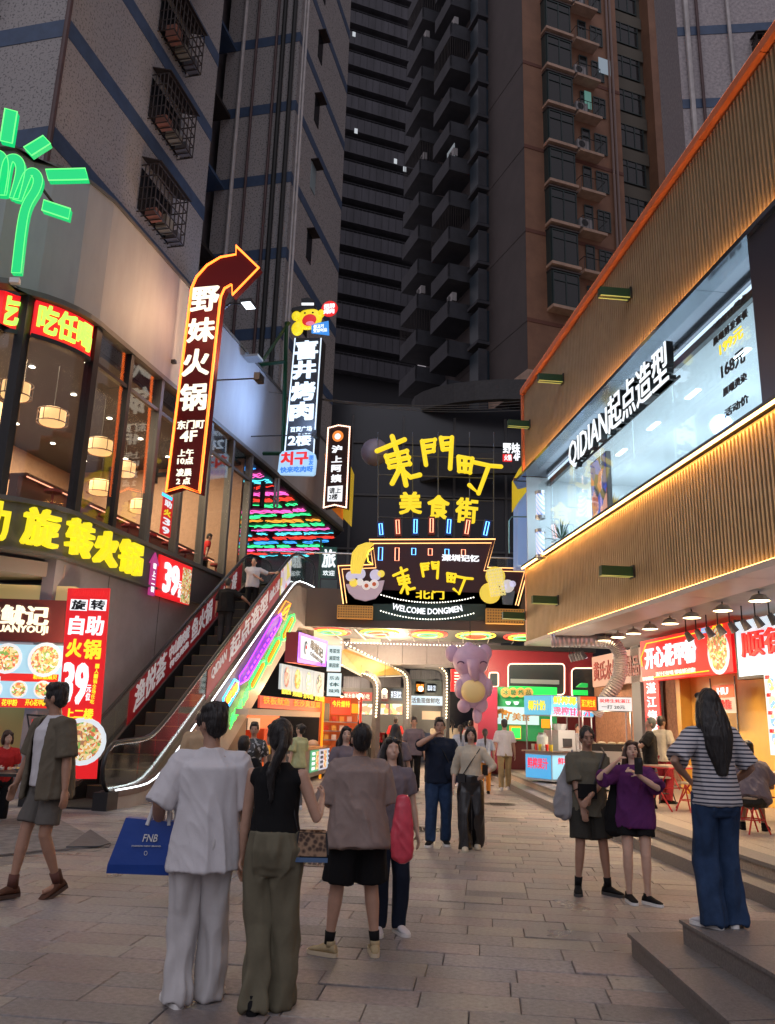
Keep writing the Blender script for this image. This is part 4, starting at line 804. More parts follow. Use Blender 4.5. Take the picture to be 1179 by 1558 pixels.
part('inner_skirt', MB().prism([(.5, W0 - .14, 0), (1.5, W0 - .14, .28), (9.3, W0 - .14, 5.66), (11, W0 - .14, 5.7), (11, W0 - .14, 5.2), (9.6, W0 - .14, 5.2), (2.4, W0 - .14, 0)], (0, .02, 0)), mat('skirt_dark', (.03, .03, .033), .3, .5), es)
part('landing_plate', MB().box((.2, .12, 0), (2.2, W0 - .14, .03)), STP, es); part('landing_plate', MB().box((9.5, .1, 5.52), (11.3, W0, 5.58)), STP, es)
part('newel_base', MB().box((.1, -.14, 0), (.45, .14, .30)), BLACK, es); part('newel_base', MB().box((.1, W0 - .14, 0), (.45, W0 + .14, .3)), BLACK, es)
for i in range(19):
    x = 1.75 + i * .405; z = .03 + .24 + i * .2846
    s_ = part('step', MB().box((x, .14, z - .05), (x + .44, W0 - .16, z)).box((x, .14, z - .3), (x + .02, W0 - .16, z - .05)), STP, es); part('edge_line', MB().box((x - .004, .14, z - .01), (x + .025, W0 - .16, z + .003)), mat('step_yellow', (.12, .09, .03), .5), s_)
def quad(P, pts, out, th, name, m, parent):
    q = [P.P(px, py, out) for px, py in pts]; return part(name, MB().prism([(x, -out - th, z) for x, z in q], (0, th, 0)), m, parent)
BANR = mat('banner_crimson', (.30, .012, .02), .45, noise=.15, scale=1.2, emit=(.3, .01, .015), es=.15)
bn = PE.thing('banner', 'crimson banner with white characters along the wall side escalator balustrade', 'banner', 0, 0, -W0 + .02)
bx0, bx1 = 3.25, 8.9
part('cloth', MB().prism([(bx0, 0, stepz(bx0) + .02), (bx1, 0, stepz(bx1) + .1), (bx1, 0, railz(bx1) - .1), (bx0, 0, railz(bx0) - .12)], (0, .01, 0)), BANR, bn)
def sloped(t, txt, xc, w, h, m, y, dz=.5, bold=.025):
    a, fs = text_mesh(txt, bold, .5); lo, hi = a.min(0), a.max(0); mb = MB(); sx = w / (hi[0] - lo[0]); sz = h / (hi[1] - lo[1])
    for q in a: x = (q[0] - (lo[0] + hi[0]) / 2) * sx; z = (q[1] - (lo[1] + hi[1]) / 2) * sz; mb.v.append((xc + x, -y - (q[2] + .5) * .012, stepz(xc) + dz + z + x * .7029))
    mb.f = list(fs); return part('lettering', mb, m, t)
WP = mat('white_print', (.75, .72, .74), .5, emit=(.75, .72, .74), es=.18)
sloped(bn, '渔悦荟', 4.1, 1.3, .62, WP, .001); sloped(bn, '中山脆肉鲩', 5.35, .95, .34, WP, .001, .62); sloped(bn, '特色烤鱼', 5.4, .9, .18, WP, .001, .3); sloped(bn, '鱼火锅', 6.5, 1.1, .6, WP, .001); sloped(bn, '直上二楼', 7.9, 1.3, .5, WP, .001)
bn = PE.thing('banner', 'crimson banner with QIDIAN lettering on the street side escalator glass', 'banner', 0, 0, .015)
bx0, bx1 = 4.0, 8.25
part('cloth', MB().prism([(bx0, 0, stepz(bx0) + .16), (bx1, 0, stepz(bx1) + .16), (bx1, 0, railz(bx1) - .06), (bx0, 0, railz(bx0) - .12)], (0, .008, 0)), BANR, bn)
sloped(bn, 'QIDIAN', 4.55, .75, .28, WP, .001, .58); sloped(bn, '起点造型', 6.25, 2.3, .5, WP, .001, .55); sloped(bn, '由此上楼', 7.85, .7, .3, WP, .001, .55)
part('corn_print', MB().prism([(8.3, 0, stepz(8.3) + .15), (9.1, 0, stepz(9.1) + .15), (9.1, 0, railz(9.1) - .06), (8.3, 0, railz(8.3) - .06)], (0, .006, 0)), print_mat('corn_pic', [(.8, .8, .9), (.7, .65, .8), (.8, .75, .2), (.75, .2, .15), (.85, .82, .85)], 4, .25), bn)
# truss neon
TN = zoomf(300, 820, 5.195)
nt = PE.thing('neon_strip', 'slanted neon sign strips in purple, green and orange on the escalator side', 'neon sign', 0, 0, .12)
def tn(name, pts, out, th, m): return quad(PE, [TN(*p) for p in pts], .12 + out, th, name, m, None)
def tnq(name, pts, out, th, m):
    q = [PE.P(*TN(*p), .12 + out) for p in pts]; return part(name, MB().prism([(x, -out - th, z) for x, z in q], (0, th, 0)), m, nt)
def tnl(name, pts, r, m, out=.05):
    q = [PE.P(*TN(*p), .12 + out) for p in pts]; return part(name, MB().tube([(x, -out, z) for x, z in q], r, 5, True), m, nt)
PUR = glow('n_purple', (.42, .06, 1), 2.2); GRN = glow('n_grn', (.04, 1, .12), 2.6); CYN = glow('n_cyn', (.05, .5, 1), 2.6); ORP = glow('orange_panel', (1, .30, .01), 1.3)
tnq('panel', [(335, 1150), (335, 1085), (400, 990), (600, 640), (660, 590), (665, 640), (640, 700), (400, 1110)], 0, .03, mat('purple_back', (.15, .03, .3), .5, emit=(.3, .05, .65), es=.7)); tnl('tube', [(335, 1150), (335, 1085), (400, 990), (600, 640), (660, 590), (665, 640), (640, 700), (400, 1110)], .022, PUR)
for a in range(10):
    f = a / 10; x0_, y0_ = 365 + 260 * f, 1095 - 430 * f; tnq('lettering', [(x0_, y0_ + 10), (x0_ + 16, y0_ - 14), (x0_ + 22, y0_ - 4), (x0_ + 6, y0_ + 24)], .03, .02, PUR)
for (ax, ay), (bx, by) in (((415, 1190), (535, 960)), ((545, 990), (655, 780)), ((665, 800), (765, 600))):
    q = [(ax + 5, ay), (ax, ay - 50), (bx - 30, by + 10), (bx, by - 2), (bx + 5, by + 45), (ax + 30, ay - 2)]; tnl('tube', q, .03, GRN)
    q2 = [(ax + 14, ay - 15), (ax + 14, ay - 45), (bx - 25, by + 28), (bx - 8, by + 20), (bx - 6, by + 42), (ax + 28, ay - 20)]; tnq('panel', q2, 0, .03, ORP)
q = [(210, 1340), (205, 1260), (295, 1110), (325, 1130), (325, 1190), (235, 1345)]; tnl('tube', q, .028, CYN)
tnl('tube', [(640, 590), (700, 490), (740, 510), (690, 640)], .012, glow('n_or', (1, .3, .02), 3)); tnl('tube', [(660, 600), (690, 570), (690, 560), (730, 520), (720, 560), (680, 600)], .02, glow('n_or', (1, .3, .02), 3))
def tntext(txt, a, b, hpx, m):
    A = PE.P(*TN(*a), .16); B = PE.P(*TN(*b), .16); d = V((B[0] - A[0], B[1] - A[1])); w = d.length; h = hpx / 5.195 / FPX * 21
    a_, fs = text_mesh(txt, .02, .5); lo, hi = a_.min(0), a_.max(0); mb = MB(); sl = d.y / d.x
    for q in a_: x = (q[0] - lo[0]) / (hi[0] - lo[0]) * d.x; z = (q[1] - (lo[1] + hi[1]) / 2) / (hi[1] - lo[1]) * h; mb.v.append((A[0] + x, -.04 - (q[2] + .5) * .02, A[1] + z + x * sl))
    mb.f = list(fs); part('lettering', mb, m, nt)
tntext('香锅', (222, 1290), (318, 1160), 75, glow('n_or', (1, .3, .02), 3)); tntext('美食街', (258, 1455), (405, 1195), 95, GRN)

# ================================================================= SHOPFRONT AND RED BANNER far left
PF = Plane((-6, 16.6, 0), -88)
sf = Sg(PF, 'snack_shop', 'snack shop with brown fascia, lit menu screens and yellow wall under the hot pot sign', 'shop', -80, 905, 118, 1150)
sf.box('fascia', -80, 912, 108, 976, .10, .1, mat('fascia_maroon', (.10, .015, .012), .5)); sf.box('light_box', -80, 888, 112, 911, -.1, .5, mat('cream_beam', (.55, .45, .25), .6, emit=(.8, .6, .2), es=.25))
sf.text('串鱿记', -28, 922, 78, 952, glow('cream_text', (1, .88, .62), 1.3), .1, .06, .04); sf.text('CHUANYOUJI', -25, 952, 76, 966, glow('cream_text', (1, .88, .62), 1.3), .1, .03, .03)
sf.box('screen', -80, 980, 97, 1076, .04, .06, glow('menu_blue', (.42, .72, .88), .8))
RS = glow('red_stripe', (.8, .02, .015), .8)
sf.box('stripe', -80, 1024, 90, 1036, .05, -.04, RS); sf.box('stripe', -80, 1062, 92, 1076, .05, -.04, RS); sf.text('粉丝蒸扇贝', 52, 1026, 88, 1034, YT, .05, .01); sf.text('花甲粉', 4, 1064, 28, 1074, YT, .05, .01); sf.text('开心花甲粉', 40, 1064, 72, 1074, YT, .05, .01)
FD2 = print_mat('food_print2', [(.78, .55, .22), (.62, .14, .06), (.18, .36, .08), (.85, .78, .6), (.70, .36, .10), (.82, .62, .3), (.35, .16, .08)], 24, .8)
for (px, py, r) in ((12, 1002, .3), (70, 1004, .34), (-40, 1002, .3), (30, 1049, .17), (66, 1049, .17), (-8, 1049, .17)): x, z = sf.L(px, py); bowl(sf.t, x, z, r, .05, FD2)
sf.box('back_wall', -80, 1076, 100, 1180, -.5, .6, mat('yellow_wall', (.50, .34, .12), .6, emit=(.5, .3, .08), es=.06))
sf.box('menu_screen', -60, 1030, 12, 1085, .5, -.45, glow('menu_blue2', (.7, .75, .95), .75)); sf.text('菜单', -2, 1034, 10, 1044, REDT, .51, .01)
PBn = Plane((-5, 15.4, 0), -82)
s = Sg(PBn, 'vertical_banner', 'tall red lit banner for the 39 yuan rotating hot pot beside the snack shop', 'banner', 95, 896, 158, 1160)
BR = mat('banner_red_lit', (.55, .01, .015), .4, emit=(.78, .012, .015), es=.75)
s.poly('panel', [(103, 895), (167, 895), (146, 1185), (82, 1185)], 0, .08, BR)
s.text('XIAOHUOGUO', 108, 898, 164, 908, REDT, 0, .012, .03)
for i, c in enumerate('旋转'): s.box('tile', 107 + i * 29, 912, 133 + i * 29, 929, .005, 0, WT); s.text(c, 109 + i * 29, 913, 131 + i * 29, 928, BKT, .006, .012, .05)
s.text('自', 105, 937, 128, 966, WT, 0, .02, .05); s.text('助', 131, 937, 158, 967, WT, 0, .02, .05); s.text('火', 101, 972, 125, 1000, YT, 0, .02, .05); s.text('锅', 127, 973, 154, 1003, YT, 0, .02, .05)
s.text('39', 94, 1008, 134, 1072, WT, 0, .03, .05); s.text('元\n位', 131, 1042, 138, 1066, WT, 0, .02, .02)
for i, c in enumerate('一人一锅全场任吃'): s.text(c, 145 - i * 1.1, 1010 + i * 7.7, 151 - i * 1.1, 1017 + i * 7.7, YT, 0, .01, .03)
s.text('上二楼', 98, 1078, 142, 1094, YT, 0, .02, .05)
x, z = s.L(125, 1128); bowl(s.t, x, z, .42, 0, FD2)
s.box('frame', 150, 1060, 153, 1180, .01, .08, mat('frame_blue', (.02, .05, .18), .4)) if False else None
# fascia letters on the band, 39 sign
def on_curve(chars, xs_, z0, z1, m, label, depth=.16):
    t = thing('channel_letter', label, 'sign', PL.W(0, 0, 0), PL.rot, 'yellow hot pot letters on the curved band'); mm = MB(); a, fs = text_mesh(chars, .032, .5); lo, hi = a.min(0), a.max(0)
    for q in a:
        f = (q[0] - lo[0]) / (hi[0] - lo[0]); s_ = xs_[0] + (xs_[1] - xs_[0]) * f; z = z0 + (z1 - z0) * (q[1] - lo[1]) / (hi[1] - lo[1]); d = .12 + (q[2] + .5) * depth
        if s_ >= 1.6: x, o = s_, d
        else: tt = (1.6 - s_) / 2.0; x, o = 1.6 - (2 + d) * math.sin(tt), -2 + (2 + d) * math.cos(tt)
        mm.v.append((x, -o, z))
    mm.f = list(fs); part('letter_face', mm, m, t); mb2 = MB(); mb2.v = [(v[0], v[1] + .04, v[2]) for v in mm.v]; mb2.f = mm.f; return t
LY = glow('letter_yellow', (.95, .80, .02), .95)
bnds = {'助': (-.5, .10), '旋': (.32, 1.0), '转': (1.22, 2.0), '火': (2.2, 3.0), '锅': (3.2, 4.1)}
for c, xs_ in bnds.items(): on_curve(c, xs_, 4.80, 5.56, LY, {'助': 'first yellow character on the band, cut by the left frame edge', '旋': 'large yellow character on the curved band above the snack shop', '转': 'yellow character above the vertical red banner', '火': 'yellow fire character between two others on the grey band', '锅': 'last yellow character before the 39 sign'}[c])
s = Sg(PL, 'price_sign', 'lit 39 yuan sign with an upward arrow at the end of the yellow letters', 'sign', 224, 850, 290, 915, .14); h, w = s.h, s.w
part('panel', MB().box((-w * .28, -.02, .05), (w / 2, .05, h)), RED, s.t); ctext(s.t, '39', 0, h * .52, w * .36, h * .72, WT, .02, .03, .05); ctext(s.t, '元\n位', w * .22, h * .35, w * .06, h * .4, WT, .02, .02); part('food', MB().box((w * .27, -.03, .06), (w * .49, -.02, h * .92)), FD2, s.t)
part('arrow', MB().prism([(-w * .45, -.02, 0), (-w * .33, -.02, 0), (-w * .33, -.02, h * .72), (-w * .29, -.02, h * .72), (-w * .39, -.02, h), (-w * .49, -.02, h * .72), (-w * .45, -.02, h * .72)], (0, .04, 0)), glow('arrow_purple', (.5, .05, .25), .8), s.t)
for i, c in enumerate('请上二楼'): ctext(s.t, c, -w * .39, h * (.68 - i * .18), w * .07, h * .13, WT, .02, .01, .03)
s = Sg(PL, 'window_sticker', 'small red and blue hot pot poster inside the restaurant glass below the arrow sign', 'poster', 246, 752, 262, 816, -.1); s.board(0, .02, REDT)
for i, c in enumerate('自助火锅39'): s.box('tile', 246, 753, 262, 758, .01, 0, CYN) if i == 0 else None
for i, c in enumerate('助火39'): ctext(s.t, c, 0, s.h * (.78 - i * .22), s.w * .7, s.h * .17, WT if i != 1 else YT, 0, .01, .04)
# inner pair of orange neon outlines seen through the glass comes from the arrow sign's reflection

# ================================================================= PROJECTING SIGNS
def perp(s_, out=0): return Plane(PL.W(s_, out, 0), -103)
ZA = zoomf(230, 360, 3.115)
PA_ = perp(4.9); s = Sg(PA_, 'arrow_sign', 'tall dark red arrow shaped neon sign with cream characters bending to the right', 'sign', 252, 372, 398, 752)
SD = .22
outl = [(70, 1215), (150, 1190), (235, 1220), (330, 330), (336, 285), (352, 250), (386, 232), (385, 283), (515, 150), (403, 42), (403, 85), (330, 97), (265, 135), (215, 190), (190, 245), (180, 320)]
s.poly('body', [ZA(*p) for p in outl], 0, SD, mat('arrow_red', (.05, .004, .006), .7, spec=.15, emit=(.09, .003, .004), es=.35))
inn = lambda k: [ZA(*(p[0] + (c[0] - p[0]) * k, p[1] + (c[1] - p[1]) * k)) for p, c in zip(outl, [(150, 1100), (150, 1100), (150, 1100), (240, 400), (240, 350), (300, 200), (330, 170), (420, 170), (430, 150), (430, 150), (420, 130), (340, 160), (300, 200), (270, 250), (260, 300), (260, 400)])]
s.tube('neon_tube', inn(.02), .022, ORN, .03, True); s.tube('neon_tube', inn(.10), .012, ORN, .03, True)
CRT = glow('cream_chars', (1, .93, .76), 1.2)
for c, (x0, y0, x1, y1) in {'野': (192, 240, 322, 355), '妹': (175, 388, 302, 500), '火': (152, 535, 278, 660), '锅': (138, 698, 264, 825)}.items(): s.text(c, *ZA(x0, y0), *ZA(x1, y1), CRT, 0, .04, .03)
s.text('东门町', *ZA(125, 870), *ZA(252, 912), CRT, 0, .02, .03); s.text('4F', *ZA(138, 920), *ZA(218, 972), CRT, 0, .02, .03); s.text('上午', *ZA(128, 1008), *ZA(202, 1042), CRT, 0, .02, .03); s.text('10点', *ZA(125, 1045), *ZA(200, 1080), CRT, 0, .02, .03); s.text('凌晨', *ZA(120, 1100), *ZA(192, 1136), CRT, 0, .02, .03); s.text('2 点', *ZA(120, 1142), *ZA(186, 1175), CRT, 0, .02, .03)
for py in (548, 720): x, z = s.L(262, py); part('bracket', MB().box((x - .55, .05, z - .05), (x + .05, .15, z + .05)).box((x - .62, 0, z - .2), (x - .5, .2, z + .2)), BLACK, s.t)
PB_ = perp(11.2); s = Sg(PB_, 'barbecue_sign', 'tall black lit sign with blue white characters topped by a yellow cartoon head', 'sign', 432, 512, 490, 690)
s.poly('body', [ZA(683, 480), ZA(808, 480), ZA(772, 1035), ZA(633, 1035)], 0, .5, BLACK); BW = glow('blue_white', (.72, .85, 1), 1.3)
s.tube('edge_light', [ZA(683, 482), ZA(633, 1030)], .022, BW, .02); s.tube('edge_light', [ZA(806, 482), ZA(770, 1030)], .022, BW, .02)
for c, (x0, y0, x1, y1) in {'喜': (682, 495, 792, 582), '井': (672, 590, 782, 675), '烤': (665, 690, 778, 778), '肉': (658, 785, 770, 872)}.items(): s.text(c, *ZA(x0, y0), *ZA(x1, y1), BW, 0, .05, .055)
s.text('百货广场', *ZA(660, 900), *ZA(762, 925), BW, 0, .02, .02); s.text('2楼', *ZA(650, 935), *ZA(758, 992), BW, 0, .03, .04)
s.poly('blue_plate', [ZA(612, 1035), ZA(625, 1020), ZA(735, 1008), ZA(775, 1030), ZA(782, 1060), ZA(775, 1125), ZA(765, 1132), ZA(612, 1128), ZA(602, 1115)], .06, .1, glow('plate_blue', (.42, .68, .95), .9)); s.text('치구', *ZA(618, 1022), *ZA(748, 1085), REDT, .06, .03, .05); s.text('朋\n友', *ZA(750, 1040), *ZA(772, 1085), glow('bt', (.05, .25, .8), .9), .06, .02, .03); s.text('快来吃肉呀', *ZA(615, 1092), *ZA(770, 1120), glow('bt', (.05, .25, .8), .9), .06, .02, .04)
YM = mat('mascot_yellow', (.8, .65, .03), .4, emit=(.95, .72, .02), es=.75)
def eP(x, y, rx, ry, m, name, d=.12, y_=.05, par=None):
    cx, cz = s.L(*ZA(x, y)); ax, az = s.L(*ZA(x + rx, y)); bx, bz = s.L(*ZA(x, y - ry)); return part(name, MB().ell((cx, -y_, cz), (abs(ax - cx), d, abs(bz - cz)), 16, 10), m, par or s.t, True)
hd = eP(750, 395, 62, 50, YM, 'head'); eP(690, 380, 22, 22, YM, 'ear'); eP(808, 368, 16, 18, YM, 'ear'); eP(695, 440, 28, 32, YM, 'paw', .16); eP(755, 405, 34, 28, glow('mouth_red', (.8, .03, .03), .8), 'mouth', .05, .15, hd); eP(760, 422, 20, 10, glow('tongue', (.95, .25, .4), .8), 'tongue', .04, .18, hd); eP(735, 372, 5, 4, BLACK, 'eye', .03, .15, hd); eP(772, 370, 5, 4, BLACK, 'eye', .03, .15, hd)
s.poly('hat_brim', [ZA(668, 358), ZA(672, 345), ZA(722, 335), ZA(776, 335), ZA(778, 348), ZA(715, 356)], .12, .1, BLACK, hd); s.poly('hat_crown', [ZA(718, 340), ZA(716, 302), ZA(745, 296), ZA(772, 304), ZA(776, 338)], .12, .1, BLACK, hd); s.poly('hat_band', [ZA(718, 334), ZA(718, 322), ZA(776, 322), ZA(776, 334)], .13, -.12, WT, hd)
cx, cz = s.L(*ZA(848, 347)); q = s.L(*ZA(886, 347)); part('round_sign', MB().cyl((cx, -.1, cz), (cx, -.04, cz), abs(q[0] - cx), n=24), REDT, s.t); s.text('招牌\n烤肉', *ZA(822, 325), *ZA(874, 372), WT, .1, .02, .04)
s.poly('blue_flag', [ZA(765, 425), ZA(845, 408), ZA(848, 475), ZA(765, 465)], .14, -.10, glow('flag_blue', (.05, .3, .85), .9)); s.text('불고기\n맛있어요', *ZA(775, 425), *ZA(840, 462), WT, .14, .02, .03)
gf = thing('steel_frame', 'dark green steel sign frame on the parapet behind the barbecue sign', 'frame', PL.W(11.5, 0, 0), PL.rot); gx = lambda px, py: perp(11.6).P(px, py)
m = MB()
for a, b in (((395, 555), (440, 490)), ((395, 555), (436, 550)), ((436, 490), (430, 700)), ((400, 690), (436, 690))):
    A_, B_ = gx(*a), gx(*b); m.tube([perp(11.6).W(A_[0], 0, A_[1]), perp(11.6).W(B_[0], 0, B_[1])], .07, 4)
gf.location = (0, 0, 0); gf.rotation_euler = (0, 0, 0); part('beam', m, GREENG, gf)
PC_ = perp(16.8); s = Sg(PC_, 'bulb_sign', 'narrow brown sign edged with small bulbs and white characters inviting upstairs', 'sign', 494, 648, 531, 775)
o8 = [(840, 908), (888, 895), (942, 903), (925, 1285), (870, 1272), (818, 1285)]
s.poly('body', [ZA(*p) for p in o8], 0, .4, mat('sign_brown', (.05, .015, .008), .4)); mb = MB()
pl_ = [ZA(*p) for p in o8] + [ZA(*o8[0])]
for a, b in zip(pl_[:-1], pl_[1:]):
    n_ = max(2, int(math.hypot(b[0] - a[0], b[1] - a[1]) / 2.3))
    for k in range(n_): x, z = s.L(a[0] + (b[0] - a[0]) * k / n_, a[1] + (b[1] - a[1]) * k / n_); mb.ell((x, -.03, z), (.033, .033, .033), 6, 4)
part('bulb', mb, glow('bulb_pinkwhite', (1, .62, .45), 3.2), s.t, kind='stuff')
cx, cz = s.L(*ZA(885, 946)); q = s.L(*ZA(911, 946)); part('logo', MB().cyl((cx, -.03, cz), (cx, 0, cz), abs(q[0] - cx), n=20), glow('logo_orange', (1, .28, .05), 1), s.t); part('logo_face', MB().cyl((cx, -.045, cz - .02), (cx, -.03, cz - .02), abs(q[0] - cx) * .55, n=14), WT, s.t)
for c, (x0, y0, x1, y1) in {'沪': (856, 990, 905, 1025), '上': (855, 1040, 905, 1070), '阿': (854, 1082, 902, 1115), '姨': (852, 1128, 902, 1165)}.items(): s.text(c, *ZA(x0, y0), *ZA(x1, y1), WT, 0, .03, .04)
s.poly('white_plate', [ZA(838, 1185), ZA(908, 1180), ZA(904, 1255), ZA(835, 1255)], .02, 0, WT); s.text('请上\n2楼', *ZA(843, 1190), *ZA(900, 1248), BKT, .03, .01, .03)
s = Sg(perp(17.6), 'orange_sign', 'orange and yellow curved sign edge behind the bulb edged sign', 'sign', 500, 700, 533, 800)
s.poly('orange_board', [(494, 690), (500, 770), (520, 790), (520, 700)], 0, .2, mat('board_orange', (.75, .22, .03), .5, emit=(.8, .2, .02), es=.3)); s.poly('yellow_board', [(529, 700), (537, 720), (533, 800), (522, 788), (522, 705)], .02, .2, mat('board_yellow', (.6, .42, .04), .5, emit=(.8, .5, .03), es=.35))

# ================================================================= GATE AND FOOT BRIDGE
PGt = Plane((0, 25, 0), -90)
br = thing('footbridge', 'glass railed footbridge joining the escalator landing to the golden building', 'bridge', (0, 25, 0))
LEFTX, RIGHTX = -4.0, 4.6
part('deck', MB().box((LEFTX, .12, 4.42), (RIGHTX, 4.0, 5.5)), mat('bridge_dark', (.03, .035, .035), .5), br)
part('edge_beam', MB().box((LEFTX, .0, 4.38), (RIGHTX, .12, 5.55)), mat('edge_bronze', (.09, .07, .06), .4, .4), br)
for i in range(6): part('balustrade_glass', MB().box((-3.9 + i * 1.42, .1, 5.56), (-3.9 + i * 1.42 + 1.4, .115, 6.65)), CLEAR, br)
part('handrail', MB().cyl((LEFTX, .1, 6.67), (RIGHTX, .1, 6.67), .025, n=6), STEEL, br)
UN = [(1, .05, .03), (1, .6, .05), (.1, 1, .2)]
for k in range(5):
    cx = -1.7 + k * 1.55
    for j, rr_ in enumerate((.62, .48, .32)): part('neon_ring', MB().tube([(cx + rr_ * math.cos(a * math.pi / 12), 1.6 + rr_ * 1.6 * math.sin(a * math.pi / 12), 4.40 - .02 * j) for a in range(24)], .025, 4, True), glow('ring%d' % ((j + k % 2) % 3), UN[(j * 0 + (k + j) % 3 if j else 0)], 3), br)
m = MB()
for k in range(60): m.ell((-2.4 + k * .115, 3.9, 4.28), (.022, .022, .022), 6, 4)
part('bulb', m, glow('bulb_white', (1, .95, .85), 4), br, kind='stuff')
for k in range(26): part('strut', MB().cyl((-2.6 + k * .28, .3, 4.36), (-2.3 + k * .28, 3.6, 4.36), .02, n=4), mat('strut_grey', (.3, .3, .3), .4), br) if k % 3 == 0 else None
G = zoomf(380, 640, 2.563)
s = Sg(PGt, 'gate_sign', 'dark red gate sign with yellow characters, neon frame and WELCOME DONGMEN lettering', 'gate sign', 515, 822, 803, 946)
ol = [G(340, 565), G(352, 558), G(480, 558), G(462, 462), G(960, 458), G(925, 570), G(1090, 572), G(1052, 745), G(920, 780), G(480, 780), G(362, 720)]
s.poly('board', ol, 0, .1, mat('gate_board', (.04, .008, .012), .4))
s.poly('lower_board', [G(480, 715), G(920, 715), G(918, 780), G(480, 780)], .015, 0, mat('gate_green', (.01, .035, .03), .4))
ON2 = glow('frame_neon', (1, .50, .18), 2.6)
def inset(pts, k):
    cx = sum(p[0] for p in pts) / len(pts); cy = sum(p[1] for p in pts) / len(pts); return [(p[0] + (cx - p[0]) * k[0], p[1] + (cy - p[1]) * k[1]) for p in pts]
s.tube('frame_neon', [G(365, 715), G(345, 567), G(480, 562), G(466, 465), G(957, 463), G(926, 573), G(1085, 578), G(1045, 722)], .02, ON2, .04); s.tube('frame_neon', [G(378, 712), G(360, 580), G(492, 575), G(480, 480), G(942, 478), G(912, 586), G(1070, 590), G(1035, 720)], .014, ON2, .04)
ST = {'東': [[(255, 232), (400, 172)], [(335, 155), (375, 285), (368, 330)], [(303, 258), (322, 318), (428, 300), (412, 232), (303, 262)], [(312, 290), (422, 266)], [(375, 325), (335, 403)], [(388, 320), (408, 412)], [(395, 340), (432, 370), (480, 358)]],
      '門': [[(493, 180), (513, 305)], [(493, 182), (560, 172), (553, 232), (506, 240)], [(500, 210), (555, 202)], [(592, 162), (602, 225)], [(592, 165), (650, 160), (640, 325)], [(598, 196), (648, 190)], [(602, 224), (645, 220)]],
      '町': [[(685, 265), (688, 338), (745, 346), (757, 272), (685, 262)], [(688, 300), (750, 306)], [(720, 268), (718, 340)], [(760, 290), (850, 310), (908, 314)], [(842, 315), (790, 455), (742, 412)]]}
Z6 = zoomf(500, 620, 3.468)
HY = glow('hero_yellow', (1, .72, .02), .95)
def sub(ch, box, to):
    pts = [p for st in ST[ch] for p in st]; x0, x1 = min(p[0] for p in pts), max(p[0] for p in pts); y0, y1 = min(p[1] for p in pts), max(p[1] for p in pts)
    return lambda x, y: to(box[0] + (x - x0) / (x1 - x0) * (box[2] - box[0]), box[1] + (y - y0) / (y1 - y0) * (box[3] - box[1]))
for ch, b_ in (('東', (560, 575, 642, 675)), ('門', (668, 553, 735, 615)), ('町', (770, 596, 868, 675))): s.strokes('lettering', ST[ch], sub(ch, b_, G), .043, .025, HY, .04)
s.text('北门', *G(646, 664), *G(758, 697), HY, .04, .04, .03)
s.text('深圳记忆', *G(748, 524), *G(894, 550), WT, .03, .03, .05); 
# curved welcome lettering and bulbs
a, fs = text_mesh('WELCOME DONGMEN', .035, .5); lo, hi = a.min(0), a.max(0); mm = MB(); r = s.R(*G(552, 740), *G(830, 760)); x0, x1 = r[0], r[2]; _, zb_ = s.L(*G(690, 756)); _, zt_ = s.L(*G(690, 735)); hh = zt_ - zb_; sag = .13
for q in a:
    f = (q[0] - lo[0]) / (hi[0] - lo[0]); u_ = 2 * f - 1; th = math.atan(2 * sag * u_ * 2 / (x1 - x0)); zz = (q[1] - lo[1]) / (hi[1] - lo[1]) * hh * 1.15; mm.v.append((x0 + (x1 - x0) * f - math.sin(th) * zz, -.02 - (q[2] + .5) * .03, zb_ + sag * u_ * u_ + zz))
mm.f = list(fs); part('lettering', mm, WT, s.t)
mb = MB()
for k in range(34):
    u_ = -1.3 + 2.6 * k / 33
    for dz, sg_ in ((-.15, sag), (.36, sag * .9)): mb.ell(((x0 + x1) / 2 + u_ * (x1 - x0) / 2, -.04, zb_ + dz + sg_ * u_ * u_), (.02, .02, .02), 6, 4)
part('bulb', mb, glow('bulb_white', (1, .95, .85), 4), s.t, kind='stuff')
def disc(px, py, rpx, m, name, y, par=None, sq=1):
    cx, cz = s.L(px, py); q = s.L(px + rpx, py); R_ = abs(q[0] - cx); return part(name, MB().rings([[(cx + R_ * math.cos(t_ * math.pi / 10), -y, cz + R_ * sq * math.sin(t_ * math.pi / 10)) for t_ in range(20)], [(cx + R_ * math.cos(t_ * math.pi / 10), -y - .03, cz + R_ * sq * math.sin(t_ * math.pi / 10)) for t_ in range(20)]][::-1]), m, par or s.t)
BOWL = mat('bowl_mauve', (.45, .34, .40), .5, emit=(.5, .38, .45), es=.35); LIL = mat('lilac', (.6, .58, .75), .5, emit=(.6, .6, .8), es=.4); YC = mat('corn_yellow', (.8, .62, .08), .5, emit=(.85, .65, .08), es=.55); OWH = mat('egg_white', (.75, .72, .7), .5, emit=(.8, .78, .75), es=.4)
bw = s.poly('noodle_bowl', [G(375, 640), G(525, 625), G(515, 665), G(490, 695), G(450, 705), G(410, 695), G(385, 670)], .12, 0, BOWL)
for x, y, r_, m_, n_ in ((395, 610, 20, LIL, 'prawn'), (430, 600, 22, LIL, 'prawn'), (405, 635, 16, YC, 'shrimp'), (490, 605, 22, LIL, 'fish_ball'), (455, 645, 18, OWH, 'egg'), (485, 640, 18, OWH, 'egg'), (512, 600, 14, YC, 'leaf'), (430, 632, 14, OWH, 'dumpling')): disc(*G(x, y), r_ / 2.563, m_, n_, .12, bw)
disc(*G(455, 647), 3, mat('yolk_red', (.7, .15, .05), .5), 'yolk', .155, bw); disc(*G(485, 641), 3, mat('yolk_red', (.7, .15, .05), .5), 'yolk', .155, bw)
